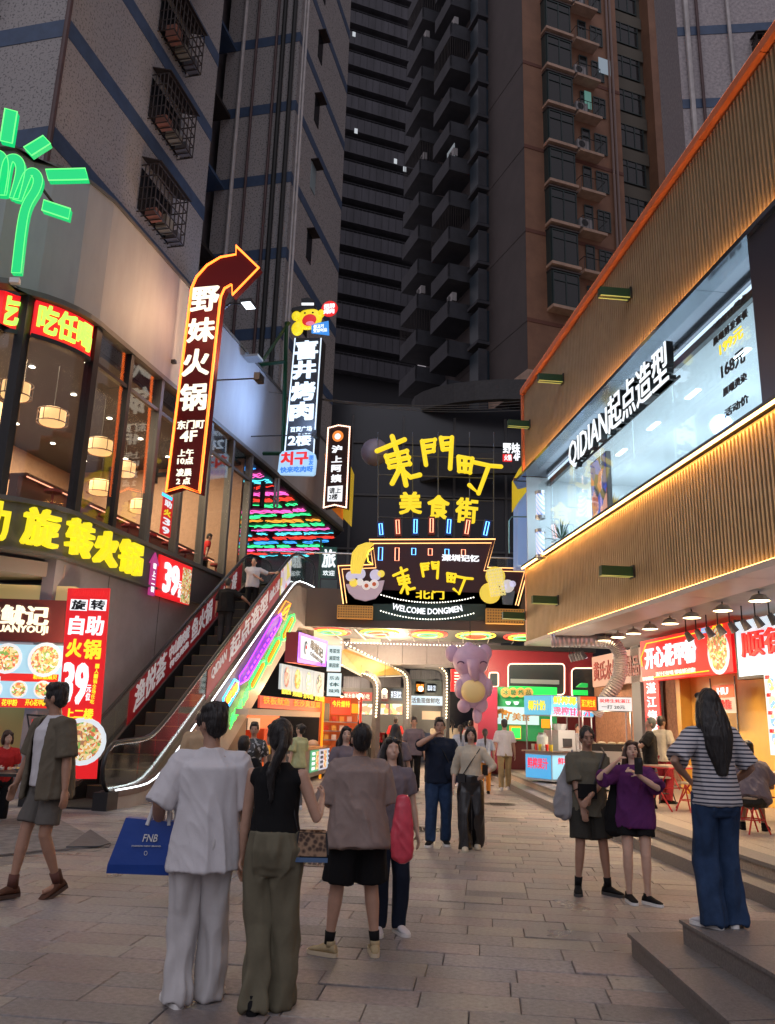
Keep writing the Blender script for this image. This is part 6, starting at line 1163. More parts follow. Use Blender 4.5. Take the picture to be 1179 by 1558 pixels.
# elephant balloon
EL = mat('balloon_lilac', (.42, .31, .44), .45, noise=.08, scale=3, emit=(.5, .3, .55), es=.06); EY = mat('balloon_yellow', (.70, .58, .28), .5, emit=(.7, .5, .2), es=.10)
c0 = at(715, 1045, 24); el = thing('elephant_balloon', 'large lilac inflatable elephant with a yellow belly hanging under the bridge', 'balloon', c0)
def E_(name, px, py, rx, ry, d=.3, y=0, m=None, par=None, rot=None):
    p_ = at(px, py, 24) - c0; k = 24 / FPX; return part(name, MB().ell((p_.x, y, p_.z), (rx * k, d, ry * k), 20, 14, rot), m or EL, par or el, True)
E_('body', 720, 1046, 24, 30, .42); hd = E_('head', 716, 1006, 27, 25, .45); E_('ear', 689, 994, 11, 13, .12, .1); E_('ear', 738, 993, 11, 13, .12, .1); E_('forehead_bump', 713, 984, 8, 7, .2, 0, None, hd); E_('belly', 718, 1052, 18, 17, .2, -.32, EY); E_('leg', 706, 1074, 10, 10, .25); E_('leg', 731, 1072, 11, 12, .25); E_('arm', 699, 1048, 8, 14, .2, -.1); E_('arm', 741, 1046, 8, 14, .2, -.1)
q = [at(x, y, 24) - c0 for x, y in ((717, 1005), (718, 1018), (719, 1028), (723, 1036))]; part('trunk', MB().tube([V((a.x, -.5 + .03 * i, a.z)) for i, a in enumerate(q)], [.19, .17, .14, .08], 14), EL, hd, True)
for ex in (699, 733): q = [at(ex + 5 * math.cos(a), 1011 - 3 * math.sin(a), 24) - c0 for a in (0, .8, 1.57, 2.3, 3.14)]; part('eye', MB().tube([V((a.x, -.40, a.z)) for a in q], .018, 5), mat('eye_line', (.08, .03, .1), .5), hd)
part('hanging_rope', MB().cyl((0, 0, 1.4), (0, 0, 2.0), .015, n=4), BLACK, el); E_('tail_column', 726, 1088, 7, 12, .14)
# ================================================================= juice carts on the platform
cc = at(838, 1100, 20.6); rot = 34
jc = thing('juice_cart', 'juice cart with blue lit canopy and lit front panels on the platform edge', 'cart', (cc.x, cc.y, .3), rot)
def fw(py, Y=20.6, px=838): return at(px, py, Y).z - .3
zc0, zc1 = fw(1089), fw(1057); zt = fw(1143); 
wl_, wr_ = .95, 1.5
BLC = glow('cart_blue', (.10, .45, .80), .85); 
part('canopy', MB().box((0, 0, zc0), (wr_, .9, zc1)), mat('cart_frame', (.5, .5, .5), .4), jc)
part('canopy_sign', MB().box((0, -.02, zc0 + .02), (wr_, 0, zc1 - .02)), BLC, jc); part('canopy_sign', MB().box((-.02, 0, zc0 + .02), (0, .9, zc1 - .02)), glow('cart_blue2', (.15, .6, .85), .85), jc)
ctext(jc, '鲜榨椰子汁', wr_ / 2, (zc0 + zc1) / 2 + .13, wr_ * .9, .2, YT, .02, .01, .03); ctext(jc, '现榨甘蔗汁', wr_ / 2, (zc0 + zc1) / 2 - .13, wr_ * .9, .2, glow('pinkred', (.9, .05, .12), 1), .02, .01, .03)
m_ = text_mb('椰汁奶', 0, 0, .6, .24, .01, .03); m_.xf(Matrix.Translation((-.02, .45, (zc0 + zc1) / 2)) @ Matrix.Rotation(math.radians(-90), 4, 'Z')); part('lettering', m_, YT, jc)
part('counter', MB().box((0, 0, .05), (wr_, .9, zt - .03)), mat('cart_body', (.5, .52, .55), .4), jc); part('counter_top', MB().box((-.08, -.08, zt - .03), (wr_ + .05, .95, zt)), STEEL, jc)
part('front_panel', MB().box((.02, -.015, .1), (wr_ - .02, 0, zt - .1)), glow('cart_pale', (.35, .72, .9), .85), jc); part('front_panel', MB().box((-.015, .02, .1), (0, .88, zt - .1)), glow('cart_sky', (.08, .45, .85), .85), jc)
ctext(jc, '鲜榨果汁', wr_ * .4, zt * .7, wr_ * .55, .16, glow('pinkred', (.9, .05, .12), 1), .02, .01); ctext(jc, '冰爽一夏', wr_ * .55, zt * .4, wr_ * .5, .12, BKT, .02, .01); m_ = text_mb('鲜榨果汁', 0, 0, .7, .26, .01, .03); m_.xf(Matrix.Translation((-.02, .45, zt * .6)) @ Matrix.Rotation(math.radians(-90), 4, 'Z')); part('lettering', m_, glow('pinkred', (.9, .05, .12), 1), jc)
for x, y in ((.03, .03), (wr_ - .03, .03), (.03, .87), (wr_ - .03, .87)): part('post', MB().cyl((x, y, zt), (x, y, zc0), .02, n=6), STEEL, jc)
for k in range(7):
    x = .1 + (k % 4) * .14 if k < 4 else -.0 + .06; t = thing('juice_cup', ORD[k] + [' juice cup along the cart edge, yellow drink', ' juice cup along the cart edge, red drink', ' juice cup along the cart edge, pale drink'][k % 3], 'cup', (0, 0, 0), 0, 'juice cups on the cart'); lp = jc.matrix_world
    w_ = Matrix.Translation((cc.x, cc.y, .3)) @ Matrix.Rotation(math.radians(rot), 4, 'Z') @ V((-.0 + .07, .1 + k * .12, zt)) if k < 6 else V((cc.x, cc.y, .3 + zt)); t.location = w_; part('cup', MB().lathe((0, 0, 0), [(.03, 0), (.042, .15), (.001, .151)], 10), [mat('j_y', (.8, .6, .05), .3), mat('j_r', (.75, .05, .03), .3), mat('j_w', (.75, .75, .6), .3)][k % 3], t)
MACH = mat('machine', (.42, .42, .43), .3, .3)
t = thing('juice_machine', 'boxy steel juicing machine on the cart counter', 'machine', Matrix.Translation((cc.x, cc.y, .3)) @ Matrix.Rotation(math.radians(rot), 4, 'Z') @ V((.75, .45, zt)), rot); part('body', MB().box((-.3, -.25, 0), (.3, .25, .5)), MACH, t); part('hopper', MB().lathe((0, 0, .5), [(.15, 0), (.2, .15), (.18, .15)], 12), MACH, t); part('outlet', MB().box((-.15, -.28, .1), (.15, -.25, .3)), BLACK, t)
t = thing('ice_jar', 'glass jar of pale drink on the cart counter', 'jar', Matrix.Translation((cc.x, cc.y, .3)) @ Matrix.Rotation(math.radians(rot), 4, 'Z') @ V((.2, .5, zt)), rot); part('jar', MB().lathe((0, 0, 0), [(.12, 0), (.14, .05), (.14, .32), (.1, .38)], 14), mat('jar_pale', (.6, .65, .6), .2), t); part('lid', MB().lathe((0, 0, .38), [(.1, 0), (.1, .04), (.001, .05)], 12), STEEL, t)
# second cart
c2 = at(884, 1100, 18.6); r2 = -8; g_ = lambda py: at(884, py, 18.6).z - .3
sc = thing('barbecue_cart', 'barbecue cart with red lit canopy and pale price board behind the olive shirt man', 'cart', (c2.x, c2.y, .3), r2)
za, zb2 = g_(1081), g_(1059); part('canopy', MB().box((0, 0, za), (1.1, .8, zb2)), BLACK, sc); part('canopy_sign', MB().box((.38, -.02, za + .01), (1.1, 0, zb2 - .01)), glow('pale_board2', (.88, .85, .85), .85), sc); part('canopy_sign', MB().box((.0, -.02, za + .01), (.34, 0, zb2 - .01)), mat('cart_red', (.5, .05, .01), .5, emit=(.85, .1, .01), es=.8), sc)
ctext(sc, '湛江烤生蚝', .17, (za + zb2) / 2, .3, .16, YT, .02, .01); ctext(sc, '炭烤生蚝湛江', .74, zb2 - .09, .66, .08, REDT, .02, .01); ctext(sc, '一打 20元', .7, za + .09, .5, .08, BKT, .02, .01)
z2 = g_(1142); part('counter', MB().box((0, 0, .05), (1.3, .8, z2)), MACH, sc); part('grill_box', MB().box((.2, .1, z2), (1.1, .7, z2 + .15)), BLACK, sc)
for x, y in ((.03, .03), (1.07, .03), (.03, .77), (1.07, .77)): part('post', MB().cyl((x, y, z2), (x, y, za), .018, n=6), STEEL, sc)
for k in range(8): part('shell', MB().ell((.25 + (k % 4) * .22, .25 + (k // 4) * .25, z2 + .17), (.08, .06, .03), 8, 5), mat('shell_tan', (.6, .5, .35), .5), sc)
lamp('cart_light', V((cc.x + .7, cc.y - .1, .3 + zc0 - .12)), 90, (1, .85, .65)); lamp('cart_light', V((c2.x + .6, c2.y + .2, .3 + za - .12)), 25, (1, .75, .5))
lamp('street_shop_light', at(660, 1075, 31.5), 130, (1, .78, .5), .2); lamp('street_shop_light', V((3.2, 25.2, 3.2)), 280, (1, .8, .55), .2); lamp('street_shop_light', V((0.4, 28.5, 3.6)), 380, (1, .74, .45), .2); lamp('snack_shop_light', PF.W(.3, .8, 2.9), 90, (1, .78, .5), .15)
lamp('bridge_lamp', V((0.2, 27.6, 4.0)), 330, (1, .72, .5), .2)
# ================================================================= furniture: folding tables and stools
REDM = mat('red_tube', (.55, .03, .03), .4, .2); TT = mat('table_top', (.55, .42, .3), .5)
def ftable(loc, rot, lab):
    t = thing('folding_table', lab, 'table', loc, rot, 'red framed folding tables on the platform')
    part('table_top', MB().box((-.35, -.35, .70), (.35, .35, .725)), TT, t)
    for sx in (-.3, .3): part('leg', MB().cyl((sx, -.32, 0), (sx, .32, .7), .013, n=6), REDM, t); part('leg', MB().cyl((sx, .32, 0), (sx, -.32, .7), .013, n=6), REDM, t)
    part('brace', MB().cyl((-.3, 0, .35), (.3, 0, .35), .01, n=5), REDM, t); part('edge_rail', MB().tube([(-.35, -.35, .69), (.35, -.35, .69), (.35, .35, .69), (-.35, .35, .69)], .012, 5, True), REDM, t); return t
def fstool(loc, rot, lab, red=True):
    t = thing('folding_stool', lab, 'stool', loc, rot, 'folding stools on the platform'); mm = REDM if red else BLACK
    part('seat', MB().lathe((0, 0, .44), [(.001, 0), (.17, 0), (.18, .02), (.16, .035), (.001, .035)], 16), TT if red else mat('stool_cream', (.6, .5, .4), .5), t)
    for a in (.7, 2.3, 3.9, 5.5): part('leg', MB().cyl((.22 * math.cos(a), .22 * math.sin(a), 0), (.08 * math.cos(a + .9), .08 * math.sin(a + .9), .44), .012, n=6), mm, t)
    part('ring', MB().tube([(.16 * math.cos(k * .524), .16 * math.sin(k * .524), .18) for k in range(12)], .008, 4, True), mm, t); return t
def P3(px, py): return gp(px, py, .304)
ftable(P3(1026, 1232), 20, 'red framed folding table standing behind the striped shirt woman'); ftable(P3(1005, 1200), 10, 'red framed folding table just right of the purple shirt woman'); ftable(P3(1176, 1250), -5, 'red framed folding table cut by the right frame edge')
fstool(P3(1146, 1268), 10, 'red folding stool under the hunched seated person'); fstool(P3(1050, 1235), 30, 'red legged stool left of the striped shirt woman'); fstool(P3(1012, 1222), 0, 'dark legged stool beside the purple shirt woman', False); fstool(P3(1168, 1222), 40, 'red legged stool behind the seated person'); fstool(P3(990, 1190), 15, 'cream topped stool in front of the cooks', False)
WIRE = mat('wire_chair', (.5, .42, .32), .4, .5)
def wchair(loc, rot, lab):
    t = thing('wire_chair', lab, 'chair', loc, rot, 'cream wire chairs on the platform'); part('seat', MB().lathe((0, 0, .44), [(.001, 0), (.2, 0), (.2, .02), (.001, .03)], 14), WIRE, t)
    for a in range(4): part('leg', MB().cyl((.22 * math.cos(a * 1.57 + .8), .22 * math.sin(a * 1.57 + .8), 0), (.15 * math.cos(a * 1.57 + .8), .15 * math.sin(a * 1.57 + .8), .44), .011, n=5), WIRE, t)
    part('backrest', MB().tube([(-.18, .14, .45), (-.2, .2, .75), (-.1, .22, .88), (.1, .22, .88), (.2, .2, .75), (.18, .14, .45)], .011, 5).tube([(0, .18, .45), (0, .22, .88)], .008, 4).tube([(-.09, .18, .45), (-.09, .22, .88)], .008, 4).tube([(.09, .18, .45), (.09, .22, .88)], .008, 4), WIRE, t)
wchair(P3(1062, 1205), 160, 'cream wire chair between the table and the yellow wall'); wchair(P3(1160, 1195), 200, 'cream wire chair at the right frame edge'); wchair(P3(975, 1180), 150, 'cream wire chair behind the purple shirt woman')
# diner table at far left, sandwich board
t = thing('dining_table', 'dark table with dishes at the far left snack shop', 'table', at(8, 1200, 12.6).xy.to_3d() , 0); part('table_top', MB().box((-.6, -.4, .72), (.55, .4, .76)), BLACK, t)
for a, b in ((-.5, -.3), (.5, -.3), (-.5, .3), (.5, .3)): part('leg', MB().box((a - .02, b - .02, 0), (a + .02, b + .02, .72)), BLACK, t)
tl = t.location
for k, (dx, dy, mm) in enumerate([(-.2, 0, 'snack_red'), (.15, .1, 'snack_gold'), (.4, -.1, 'steel')]): q = thing('dish', ['red soup bowl on the dark table', 'plate of golden food on the dark table', 'steel cup cluster on the dark table'][k], 'dish', tl + V((dx, dy, .76))); part('bowl', MB().lathe((0, 0, 0), [(.05, 0), (.12, .05), (.115, .05), (.04, .015)], 12), WHITE, q); part('food', MB().ell((0, 0, .04), (.09, .09, .03), 8, 5), _m.get(mm, STEEL) if mm != 'steel' else STEEL, q)
s = Sg(Plane((0, 13.6, 0), -80), 'sandwich_board', 'black framed menu board leaning behind the walking man', 'board', 42, 1086, 66, 1130); s.poly('frame', [(40, 1086), (68, 1088), (66, 1140), (48, 1140)], 0, .04, BLACK); s.poly('print', [(43, 1089), (65, 1091), (63, 1126), (49, 1126)], .01, 0, mat('board_print', (.35, .25, .22), .6, noise=.2)); s.text('套餐', 48, 1094, 61, 1102, REDT, .012, .008)

for k, (px, py, Y) in enumerate([(548, 1060, 27), (585, 1052, 29.5), (640, 1048, 31.5), (700, 1052, 29)]):
    p_ = at(px, py, Y); t = thing('street_lamp_globe', ORD[k] + ' round warm lamp hanging over the food lane, counted from the left', 'lamp', p_, 0, 'round lamps over the food lane'); part('globe', MB().ell((0, 0, 0), (.09, .09, .09), 12, 8), glow('globe_warm', (1, .75, .42), 12), t, True); part('cord', MB().cyl((0, 0, .09), (0, 0, 1.0), .008, n=4), BLACK, t)
# ================================================================= PEOPLE
_rs = np.random.RandomState(5); _lat = _rs.rand(32, 32, 32)
def vnoise(p):
    i = np.floor(p).astype(int); f = p - i; f = f * f * (3 - 2 * f); i %= 32; j = (i + 1) % 32; o = 0
    for dx in (0, 1):
        for dy in (0, 1):
            for dz in (0, 1):
                w = (f[:, 0] if dx else 1 - f[:, 0]) * (f[:, 1] if dy else 1 - f[:, 1]) * (f[:, 2] if dz else 1 - f[:, 2])
                o = o + w * _lat[(j if dx else i)[:, 0], (j if dy else i)[:, 1], (j if dz else i)[:, 2]]
    return o
jobs = []
def clay(name, mb, vox, mat_, parent, folds=None, smooth_it=3, label=None):
    jobs.append((name, mb, vox, mat_, parent, folds, smooth_it, label))
SKIN = {'a': mat('skin_warm', (.46, .27, .19), .5, noise=.08, scale=14), 'b': mat('skin_tan', (.36, .20, .135), .5, noise=.08, scale=14), 'c': mat('skin_light', (.56, .36, .27), .5, noise=.08, scale=14)}
HAIR = mat('hair_black', (.012, .010, .010), .42, bump=.8, bscale=60, stretch=(1, 1, .12)); HBRN = mat('hair_brown', (.05, .022, .014), .45, bump=.8, bscale=60, stretch=(1, 1, .12))
def cloth(key, c, rough=.85, **k): return mat('cloth_' + key, c, rough, noise=k.pop('noise', .10), scale=k.pop('scale', 9), bump=.25, bscale=220, spec=.2, **k)
def ik(a, t, l1, l2, pole):
    a, t = V(a), V(t); d = t - a; L = min(d.length, (l1 + l2) * .999); dn = d.normalized(); t = a + dn * L
    x = (l1 * l1 - l2 * l2 + L * L) / (2 * L); hgt = math.sqrt(max(0, l1 * l1 - x * x)); p = V(pole); p = (p - dn * p.dot(dn))
    p = p.normalized() if p.length > 1e-5 else V((0, 1, 0)); return a + dn * x + p * hgt, t
def eloft(mb, cs, n=16):
    """cs: (centre, rx, ry) rings in horizontal planes"""
    mb.rings([[V(c) + V((rx * math.cos(2 * math.pi * i / n), ry * math.sin(2 * math.pi * i / n), 0)) for i in range(n)] for c, rx, ry in cs])
def person(label, loc, h, head, z0=0, fem=False, girth=1.0, skin='a', top=None, bot=None, shoes=None, hair='short', hm=None, pose=None, lod=1, face=False, group=None):
    P = dict(fR=(.10, 0, 0, 12), fL=(-.10, 0, 0, -12), hR=(.27, .02, .84), hL=(-.27, .02, .84), eR=(.4, -1, 0), eL=(-.4, -1, 0), lean=0, side=0, look=(0, 0), pel=(0, 0, 0), kR=(0, 1, 0), kL=(0, 1, 0), curl=.5, twist=0)
    P.update(pose or {}); k = h / 1.75; hm = hm or HAIR
    t = thing('person', label, 'person', (loc[0], loc[1], z0), -head, group)
    vox = {1: .0085, 2: .013, 3: .019}[lod]; SC = Matrix.Scale(k, 4); sm = SKIN[skin]
    pel = V((0, 0, .95)) + V(P['pel']); shw = .17 if fem else .19; hipw = .095
    RT = Matrix.Translation(pel) @ Matrix.Rotation(math.radians(P['twist']), 4, 'Z') @ Matrix.Rotation(math.radians(-P['lean']), 4, 'X') @ Matrix.Rotation(math.radians(P['side']), 4, 'Y') @ Matrix.Translation(V((0, 0, -.95)))
    T = lambda p: RT @ V(p)
    nb = (0, .0, 1.49); RH = RT @ Matrix.Translation(V(nb)) @ Matrix.Rotation(math.radians(P['look'][0]), 4, 'Z') @ Matrix.Rotation(math.radians(-P['look'][1]), 4, 'X') @ Matrix.Translation(-V(nb))
    HR = RH.to_3x3(); Hd = lambda p: RH @ V(p)
    shR, shL = T((shw, 0, 1.405)), T((-shw, 0, 1.405)); g = girth
    elR, wrR = ik(shR, P['hR'], .285, .25, P['eR']); elL, wrL = ik(shL, P['hL'], .285, .25, P['eL'])
    hpR, hpL = pel + V((hipw, 0, -.02)), pel + V((-hipw, 0, -.02))
    def ank(f): return V((f[0], f[1], f[2] + .085))
    knR, anR = ik(hpR, ank(P['fR']), .428, .424, P['kR']); knL, anL = ik(hpL, ank(P['fL']), .428, .424, P['kL'])
    # ---- body
    B = MB(); ws = .88 if fem else 1.0
    def tl(c): return T(c)
    def tor(mb, rows, f=0, flare=1.0):
        rr = []
        for z, rx, ry, y in rows: rr.append([T((rx * math.cos(a), y + ry * math.sin(a), z)) for a in [2 * math.pi * i / 18 for i in range(18)]])
        mb.rings(rr)
    tor(B, [(.84, .12 * g, .08 * g, 0), (.92, .155 * g, .102 * g, -.006), (1.02, .15 * g * ws, .11 * g, 0), (1.12, .138 * g * ws, .105 * g, .005), (1.25, .155 * g * ws, .115 * g, .01), (1.36, .165 * ws * g, .11 * g, .0), (1.43, .14 * ws, .08, -.005), (1.48, .065, .06, -.005)])
    B.tube([T((0, -.008, 1.42)), T((0, -.004, 1.50)), Hd((0, .004, 1.58))], [.072, .056 if not fem else .049, .055 if not fem else .048], 12)
    B.ell(Hd((0, -.008, 1.652)), (.074, .094, .104), 18, 14, HR); B.ell(Hd((0, .022, 1.595)), (.059, .062, .058), 14, 10, HR); B.ell(Hd((0, .052, 1.555)), (.028, .028, .018), 10, 8, HR)
    B.tube([Hd((0, .082, 1.655)), Hd((0, .096, 1.628)), Hd((0, .104, 1.607)), Hd((0, .088, 1.599))], [.008, .010, .014, .008], 8); B.ell(Hd((0, .078, 1.668)), (.05, .016, .012), 10, 6, HR)
    for sx in (-1, 1): B.ell(Hd((sx * .077, -.012, 1.622)), (.012, .02, .032), 8, 8, HR); B.ell(Hd((sx * .04, .062, 1.61)), (.022, .02, .02), 8, 6, HR)
    B.ell(Hd((0, .083, 1.575)), (.024, .014, .010), 8, 6, HR)
    for sh, el, wr, s in ((shR, elR, wrR, 1), (shL, elL, wrL, -1)):
        B.tube([T((s * (shw - .07), 0, 1.40)), sh, sh.lerp(el, .3), sh.lerp(el, .7), el, el.lerp(wr, .3), el.lerp(wr, .7), wr], [x * g ** .5 * (.85 if fem else 1) for x in (.06, .058, .050, .044, .040, .042, .033, .026)], 12)
        d = (wr - el).normalized(); side = d.cross(V((0, 1, 0)) if abs(d.y) < .8 else V((0, 0, 1))).normalized(); nrm = side.cross(d)
        if P.get('palm' + ('R' if s > 0 else 'L')): nrm = V(P['palm' + ('R' if s > 0 else 'L')]).normalized(); nrm = (nrm - d * nrm.dot(d)).normalized(); side = d.cross(nrm)
        else:
            nrm = V((-s, 0, 0)); nrm = (nrm - d * nrm.dot(d)); nrm = nrm.normalized() if nrm.length > .1 else V((0, 0, -1)); side = d.cross(nrm).normalized()
        pc = wr + d * .045; B.tube([wr - d * .01, wr + d * .03, wr + d * .075, wr + d * .09], [(.024, .018), (.036, .017), (.040, .015), (.036, .012)], 10) if False else B.rings([[wr + d * q + side * (a_ * math.cos(u)) + nrm * (b_ * math.sin(u)) for u in [2 * math.pi * i / 10 for i in range(10)]] for q, a_, b_ in ((-.01, .023, .018), (.03, .034, .017), (.07, .040, .015), (.092, .036, .012))])
        fr = .0095 if lod == 1 else .011; c_ = P['curl']
        for j, L in enumerate((.068, .076, .072, .056)):
            b0 = wr + d * .088 + side * (.030 - .020 * j); p = b0; dd = d; pts = [wr + d * .06 + side * (.026 - .017 * j), p]
            for q in range(3): dd = (dd + nrm * c_ * .55).normalized(); p = p + dd * L * (.42, .32, .26)[q]; pts.append(p)
            B.tube(pts, [fr, fr, fr, fr * .95, fr * .8], 7)
        th = wr + d * .03 + side * .032; B.tube([wr + d * .015 + side * .012, th, th + (d * .6 + side * .55 + nrm * .3 * (1 + c_)).normalized() * .035, th + (d * .9 + side * .35 + nrm * .5 * (1 + c_)).normalized() * .062], [.014, .013, .011, .009], 7)
    for hp, kn, an, f in ((hpR, knR, anR, P['fR']), (hpL, knL, anL, P['fL'])):
        gg = g ** .5; B.tube([hp + V((0, 0, .05)), hp.lerp(kn, .15), hp.lerp(kn, .6), kn, kn.lerp(an, .3), kn.lerp(an, .75), an], [x * gg for x in (.066, .076, .063, .052, .052, .034, .030)], 14)
        yw = math.radians(-f[3]); fd = V((-math.sin(yw), math.cos(yw), 0)); B.tube([an - V((0, 0, .03)), an + fd * .06 - V((0, 0, .045)), an + fd * .13 - V((0, 0, .06))], [.032, .030, .02], 8)
    B.xf(SC); clay('body', B, vox, sm, t, None, 2)
    # ---- face marks
    if face:
        for sx in (-1, 1):
            part('eye', MB().ell(Hd((sx * .031, .0835, 1.640)), (.012, .005, .0050), 8, 6, HR).xf(SC), mat('eye_dark', (.05, .035, .03), .3), t); part('eyebrow', MB().ell(Hd((sx * .033, .0865, 1.662)), (.018, .004, .0028), 8, 4, HR).xf(SC), mat('brow', (.05, .03, .025), .8), t)
        part('lips', MB().ell(Hd((0, .0955, 1.574)), (.020, .005, .006), 8, 4, HR).xf(SC), mat('lips', (.38, .10, .09), .5), t)
        part('nostrils', MB().ell(Hd((0, .106, 1.598)), (.012, .006, .003), 8, 4, HR).xf(SC), mat('nostril', (.16, .07, .05), .8), t)
    # ---- hair
    Hm = MB(); E = lambda c, r: Hm.ell(Hd(c), r, 16, 12, HR)
    if hair != 'bald':
        E((0, -.020, 1.672), (.083, .096, .100)); E((0, -.045, 1.63), (.076, .066, .085))
        for sx in (-1, 1): E((sx * .060, .005, 1.665), (.024, .055, .045))
    if hair in ('short', 'fluffy'):
        E((0, .052, 1.722), (.058, .042, .026)); E((0, -.01, 1.745), (.07, .07, .03))
        if hair == 'fluffy':
            for a in range(9): E((.055 * math.cos(a * .7), -.015 + .06 * math.sin(a * .7), 1.705 + .015 * (a % 3)), (.034, .036, .04))
            E((.02, .07, 1.715), (.05, .03, .025))
    if hair == 'crop': pass
    if hair == 'bob':
        for sx in (-1, 1): E((sx * .072, .0, 1.61), (.026, .06, .09)); E((sx * .045, .066, 1.70), (.035, .024, .035))
        E((0, -.06, 1.59), (.085, .045, .09))
    if hair in ('long', 'verylong', 'pony', 'bun'):
        for sx in (-1, 1): E((sx * .04, .06, 1.712), (.04, .03, .026))
    if hair in ('long', 'verylong'):
        z1 = 1.32 if hair == 'long' else 1.10
        rr = []
        for i in range(9):
            f = i / 8; z = 1.69 + (z1 - 1.69) * f; rx = .078 + .045 * math.sin(math.pi * min(1, f * 1.15)) * (1 if hair == 'verylong' else .7); rx *= (1 - .45 * max(0, f - .8) / .2); y = -.045 - .075 * min(1, f * 2.2) * (1 if f < .8 else 1)
            M_ = RH if f < .3 else RT; rr.append([M_ @ V((rx * math.cos(a), y + (.058 - .012 * f) * math.sin(a), z)) for a in [2 * math.pi * q / 16 for q in range(16)]])
        Hm.rings(rr)
        for sx in (-1, 1): Hm.tube([Hd((sx * .07, .01, 1.66)), Hd((sx * .085, -.01, 1.56)), T((sx * .10, -.03, 1.42)), T((sx * .08, -.07, z1 + .14))], [.025, .03, .035, .02], 10)
    if hair == 'pony': Hm.tube([Hd((0, -.10, 1.68)), Hd((0, -.135, 1.66)), Hd((0, -.15, 1.58)), T((0, -.14, 1.42)), T((.01, -.13, 1.24))], [.028, .026, .036, .034, .012], 12)
    if hair == 'bun': E((0, -.11, 1.70), (.04, .04, .04))
    if hair == 'cap':
        C_ = MB().ell(Hd((0, -.012, 1.70)), (.088, .106, .075), 18, 10, HR); C_.ell(Hd((0, .105, 1.695)), (.065, .06, .010), 12, 6, HR); clay('cap', C_.xf(SC), vox, BLACK, t, None, 1)
    if hair != 'bald': clay('hair', Hm.xf(SC), vox, hm, t, ('hair', .006 if hair not in ('fluffy',) else .010), 2)
    # ---- top
    tp = dict(kind='tee', m=WHITE, hem=.84, slv=.62, loose=1.0, flare=1.0); tp.update(top or {}); lo = tp['loose']
    C = MB(); hem = tp['hem']; o = .018 + .022 * (lo - 1) * 3 + (.006 if not tp.get('tuck') else -.010)
    rx0 = .165 * g + o; rows = [(hem, rx0 * tp['flare'] * (1.05 if not fem else 1.0), .118 * g + o, -.0)]
    for z, rx, ry, y in [(.92, .172 * g, .12 * g, 0), (1.04, .160 * g * (ws if lo < 1.1 else 1), .116 * g, 0), (1.16, .152 * g * (ws if lo < 1.1 else 1), .113 * g, .005), (1.28, .166 * g * ws, .12 * g, .008), (1.37, .170 * g * ws, .112 * g, 0)]:
        if z > hem + .04: rows.append((z, rx + o, ry + o * .8, y))
    rows += [(1.415, .150 * ws + .004, .082 + .010, -.005), (1.455, .100, .074, -.008), (1.485, .074, .064, -.008)]
    tor(C, rows)
    sf_ = tp['slv']
    for sh, el, wr, s in ((shR, elR, wrR, 1), (shL, elL, wrL, -1)):
        r0 = .060 * g ** .5 + o * .75; dz_ = V((0, 0, -max(0, r0 - .056))); a0 = T((s * (shw - .10), 0, 1.385)) + dz_ * 1.2; (C.tube([T((s * .045, -.002, 1.425)), T((s * .10, -.002, 1.412)), sh, sh.lerp(el, .12)], [.052, .062, .068 * g ** .3, .068 * g ** .3], 14) if sf_ > 0 else None); sh = sh + dz_; el = el + dz_ * .5
        if sf_ <= 0: C.tube([a0, sh.lerp(a0, .25), sh], [r0, r0 * .95, r0 * .8], 14); continue
        if sf_ <= 1: end = sh.lerp(el, sf_); C.tube([a0, sh, sh.lerp(end, .5), end], [(r0 * .85), r0, r0 * 1.0, r0 * (1.08 if lo > 1.05 else .88)], 14)
        else: C.tube([a0, sh, sh.lerp(el, .5), el, el.lerp(wr, (sf_ - 1))], [r0, r0, r0 * .9, r0 * .85, r0 * .6], 14)
    if tp.get('collar'): C.tube([T((.06 * math.cos(a), -.005 + .055 * math.sin(a), 1.498 + .012 * math.sin(a + 3))) for a in [2 * math.pi * i / 12 for i in range(12)]], .012, 6, True)
    C.xf(SC); clay(tp.get('name', 'shirt'), C, vox, tp['m'], t, ('cloth', tp.get('amp', .009 * (lo ** 2))), 4)
    if tp.get('open'):      # open over-shirt: darker panels at both sides of the inner vest
        D = MB()
        for s in (-1, 1):
            rr = []
            for i in range(9):
                z = tp['open'] + (1.46 - tp['open']) * i / 8; f = 1 + .35 * (1 - i / 8); ring = []
                for j in range(10):
                    a = math.radians(-90 + 150 * j / 9) if s > 0 else math.radians(-90 - 150 * j / 9); ring.append(T(((.205 - .06 * max(0, (i - 6) / 2)) * g * f ** .6 * math.cos(a), (.155 - .05 * max(0, (i - 6) / 2)) * f * math.sin(a), z)))
                for j in range(9, -1, -1):
                    a = math.radians(-90 + 150 * j / 9) if s > 0 else math.radians(-90 - 150 * j / 9); ring.append(T(((.190 - .06 * max(0, (i - 6) / 2)) * g * f ** .6 * math.cos(a), (.140 - .05 * max(0, (i - 6) / 2)) * f * math.sin(a), z)))
                rr.append(ring)
            D.rings(rr)
        for sh, el, s in ((shR, elR, 1), (shL, elL, -1)): D.tube([T((s * (shw - .08), 0, 1.40)), sh, sh.lerp(el, .5), sh.lerp(el, .95)], [.085, .088, .09, .092], 14)
        clay('overshirt', D.xf(SC), vox, tp['om'], t, ('cloth', .012), 3)
    # ---- bottom
    bt = dict(kind='trousers', m=BLACK, z=.06, r=1.0); bt.update(bot or {}); Q = MB(); r_ = bt['r']; gg = g ** .6
    kd = bt['kind']; pw = .155 * g + .006 + (.012 if tp.get('tuck') else 0)
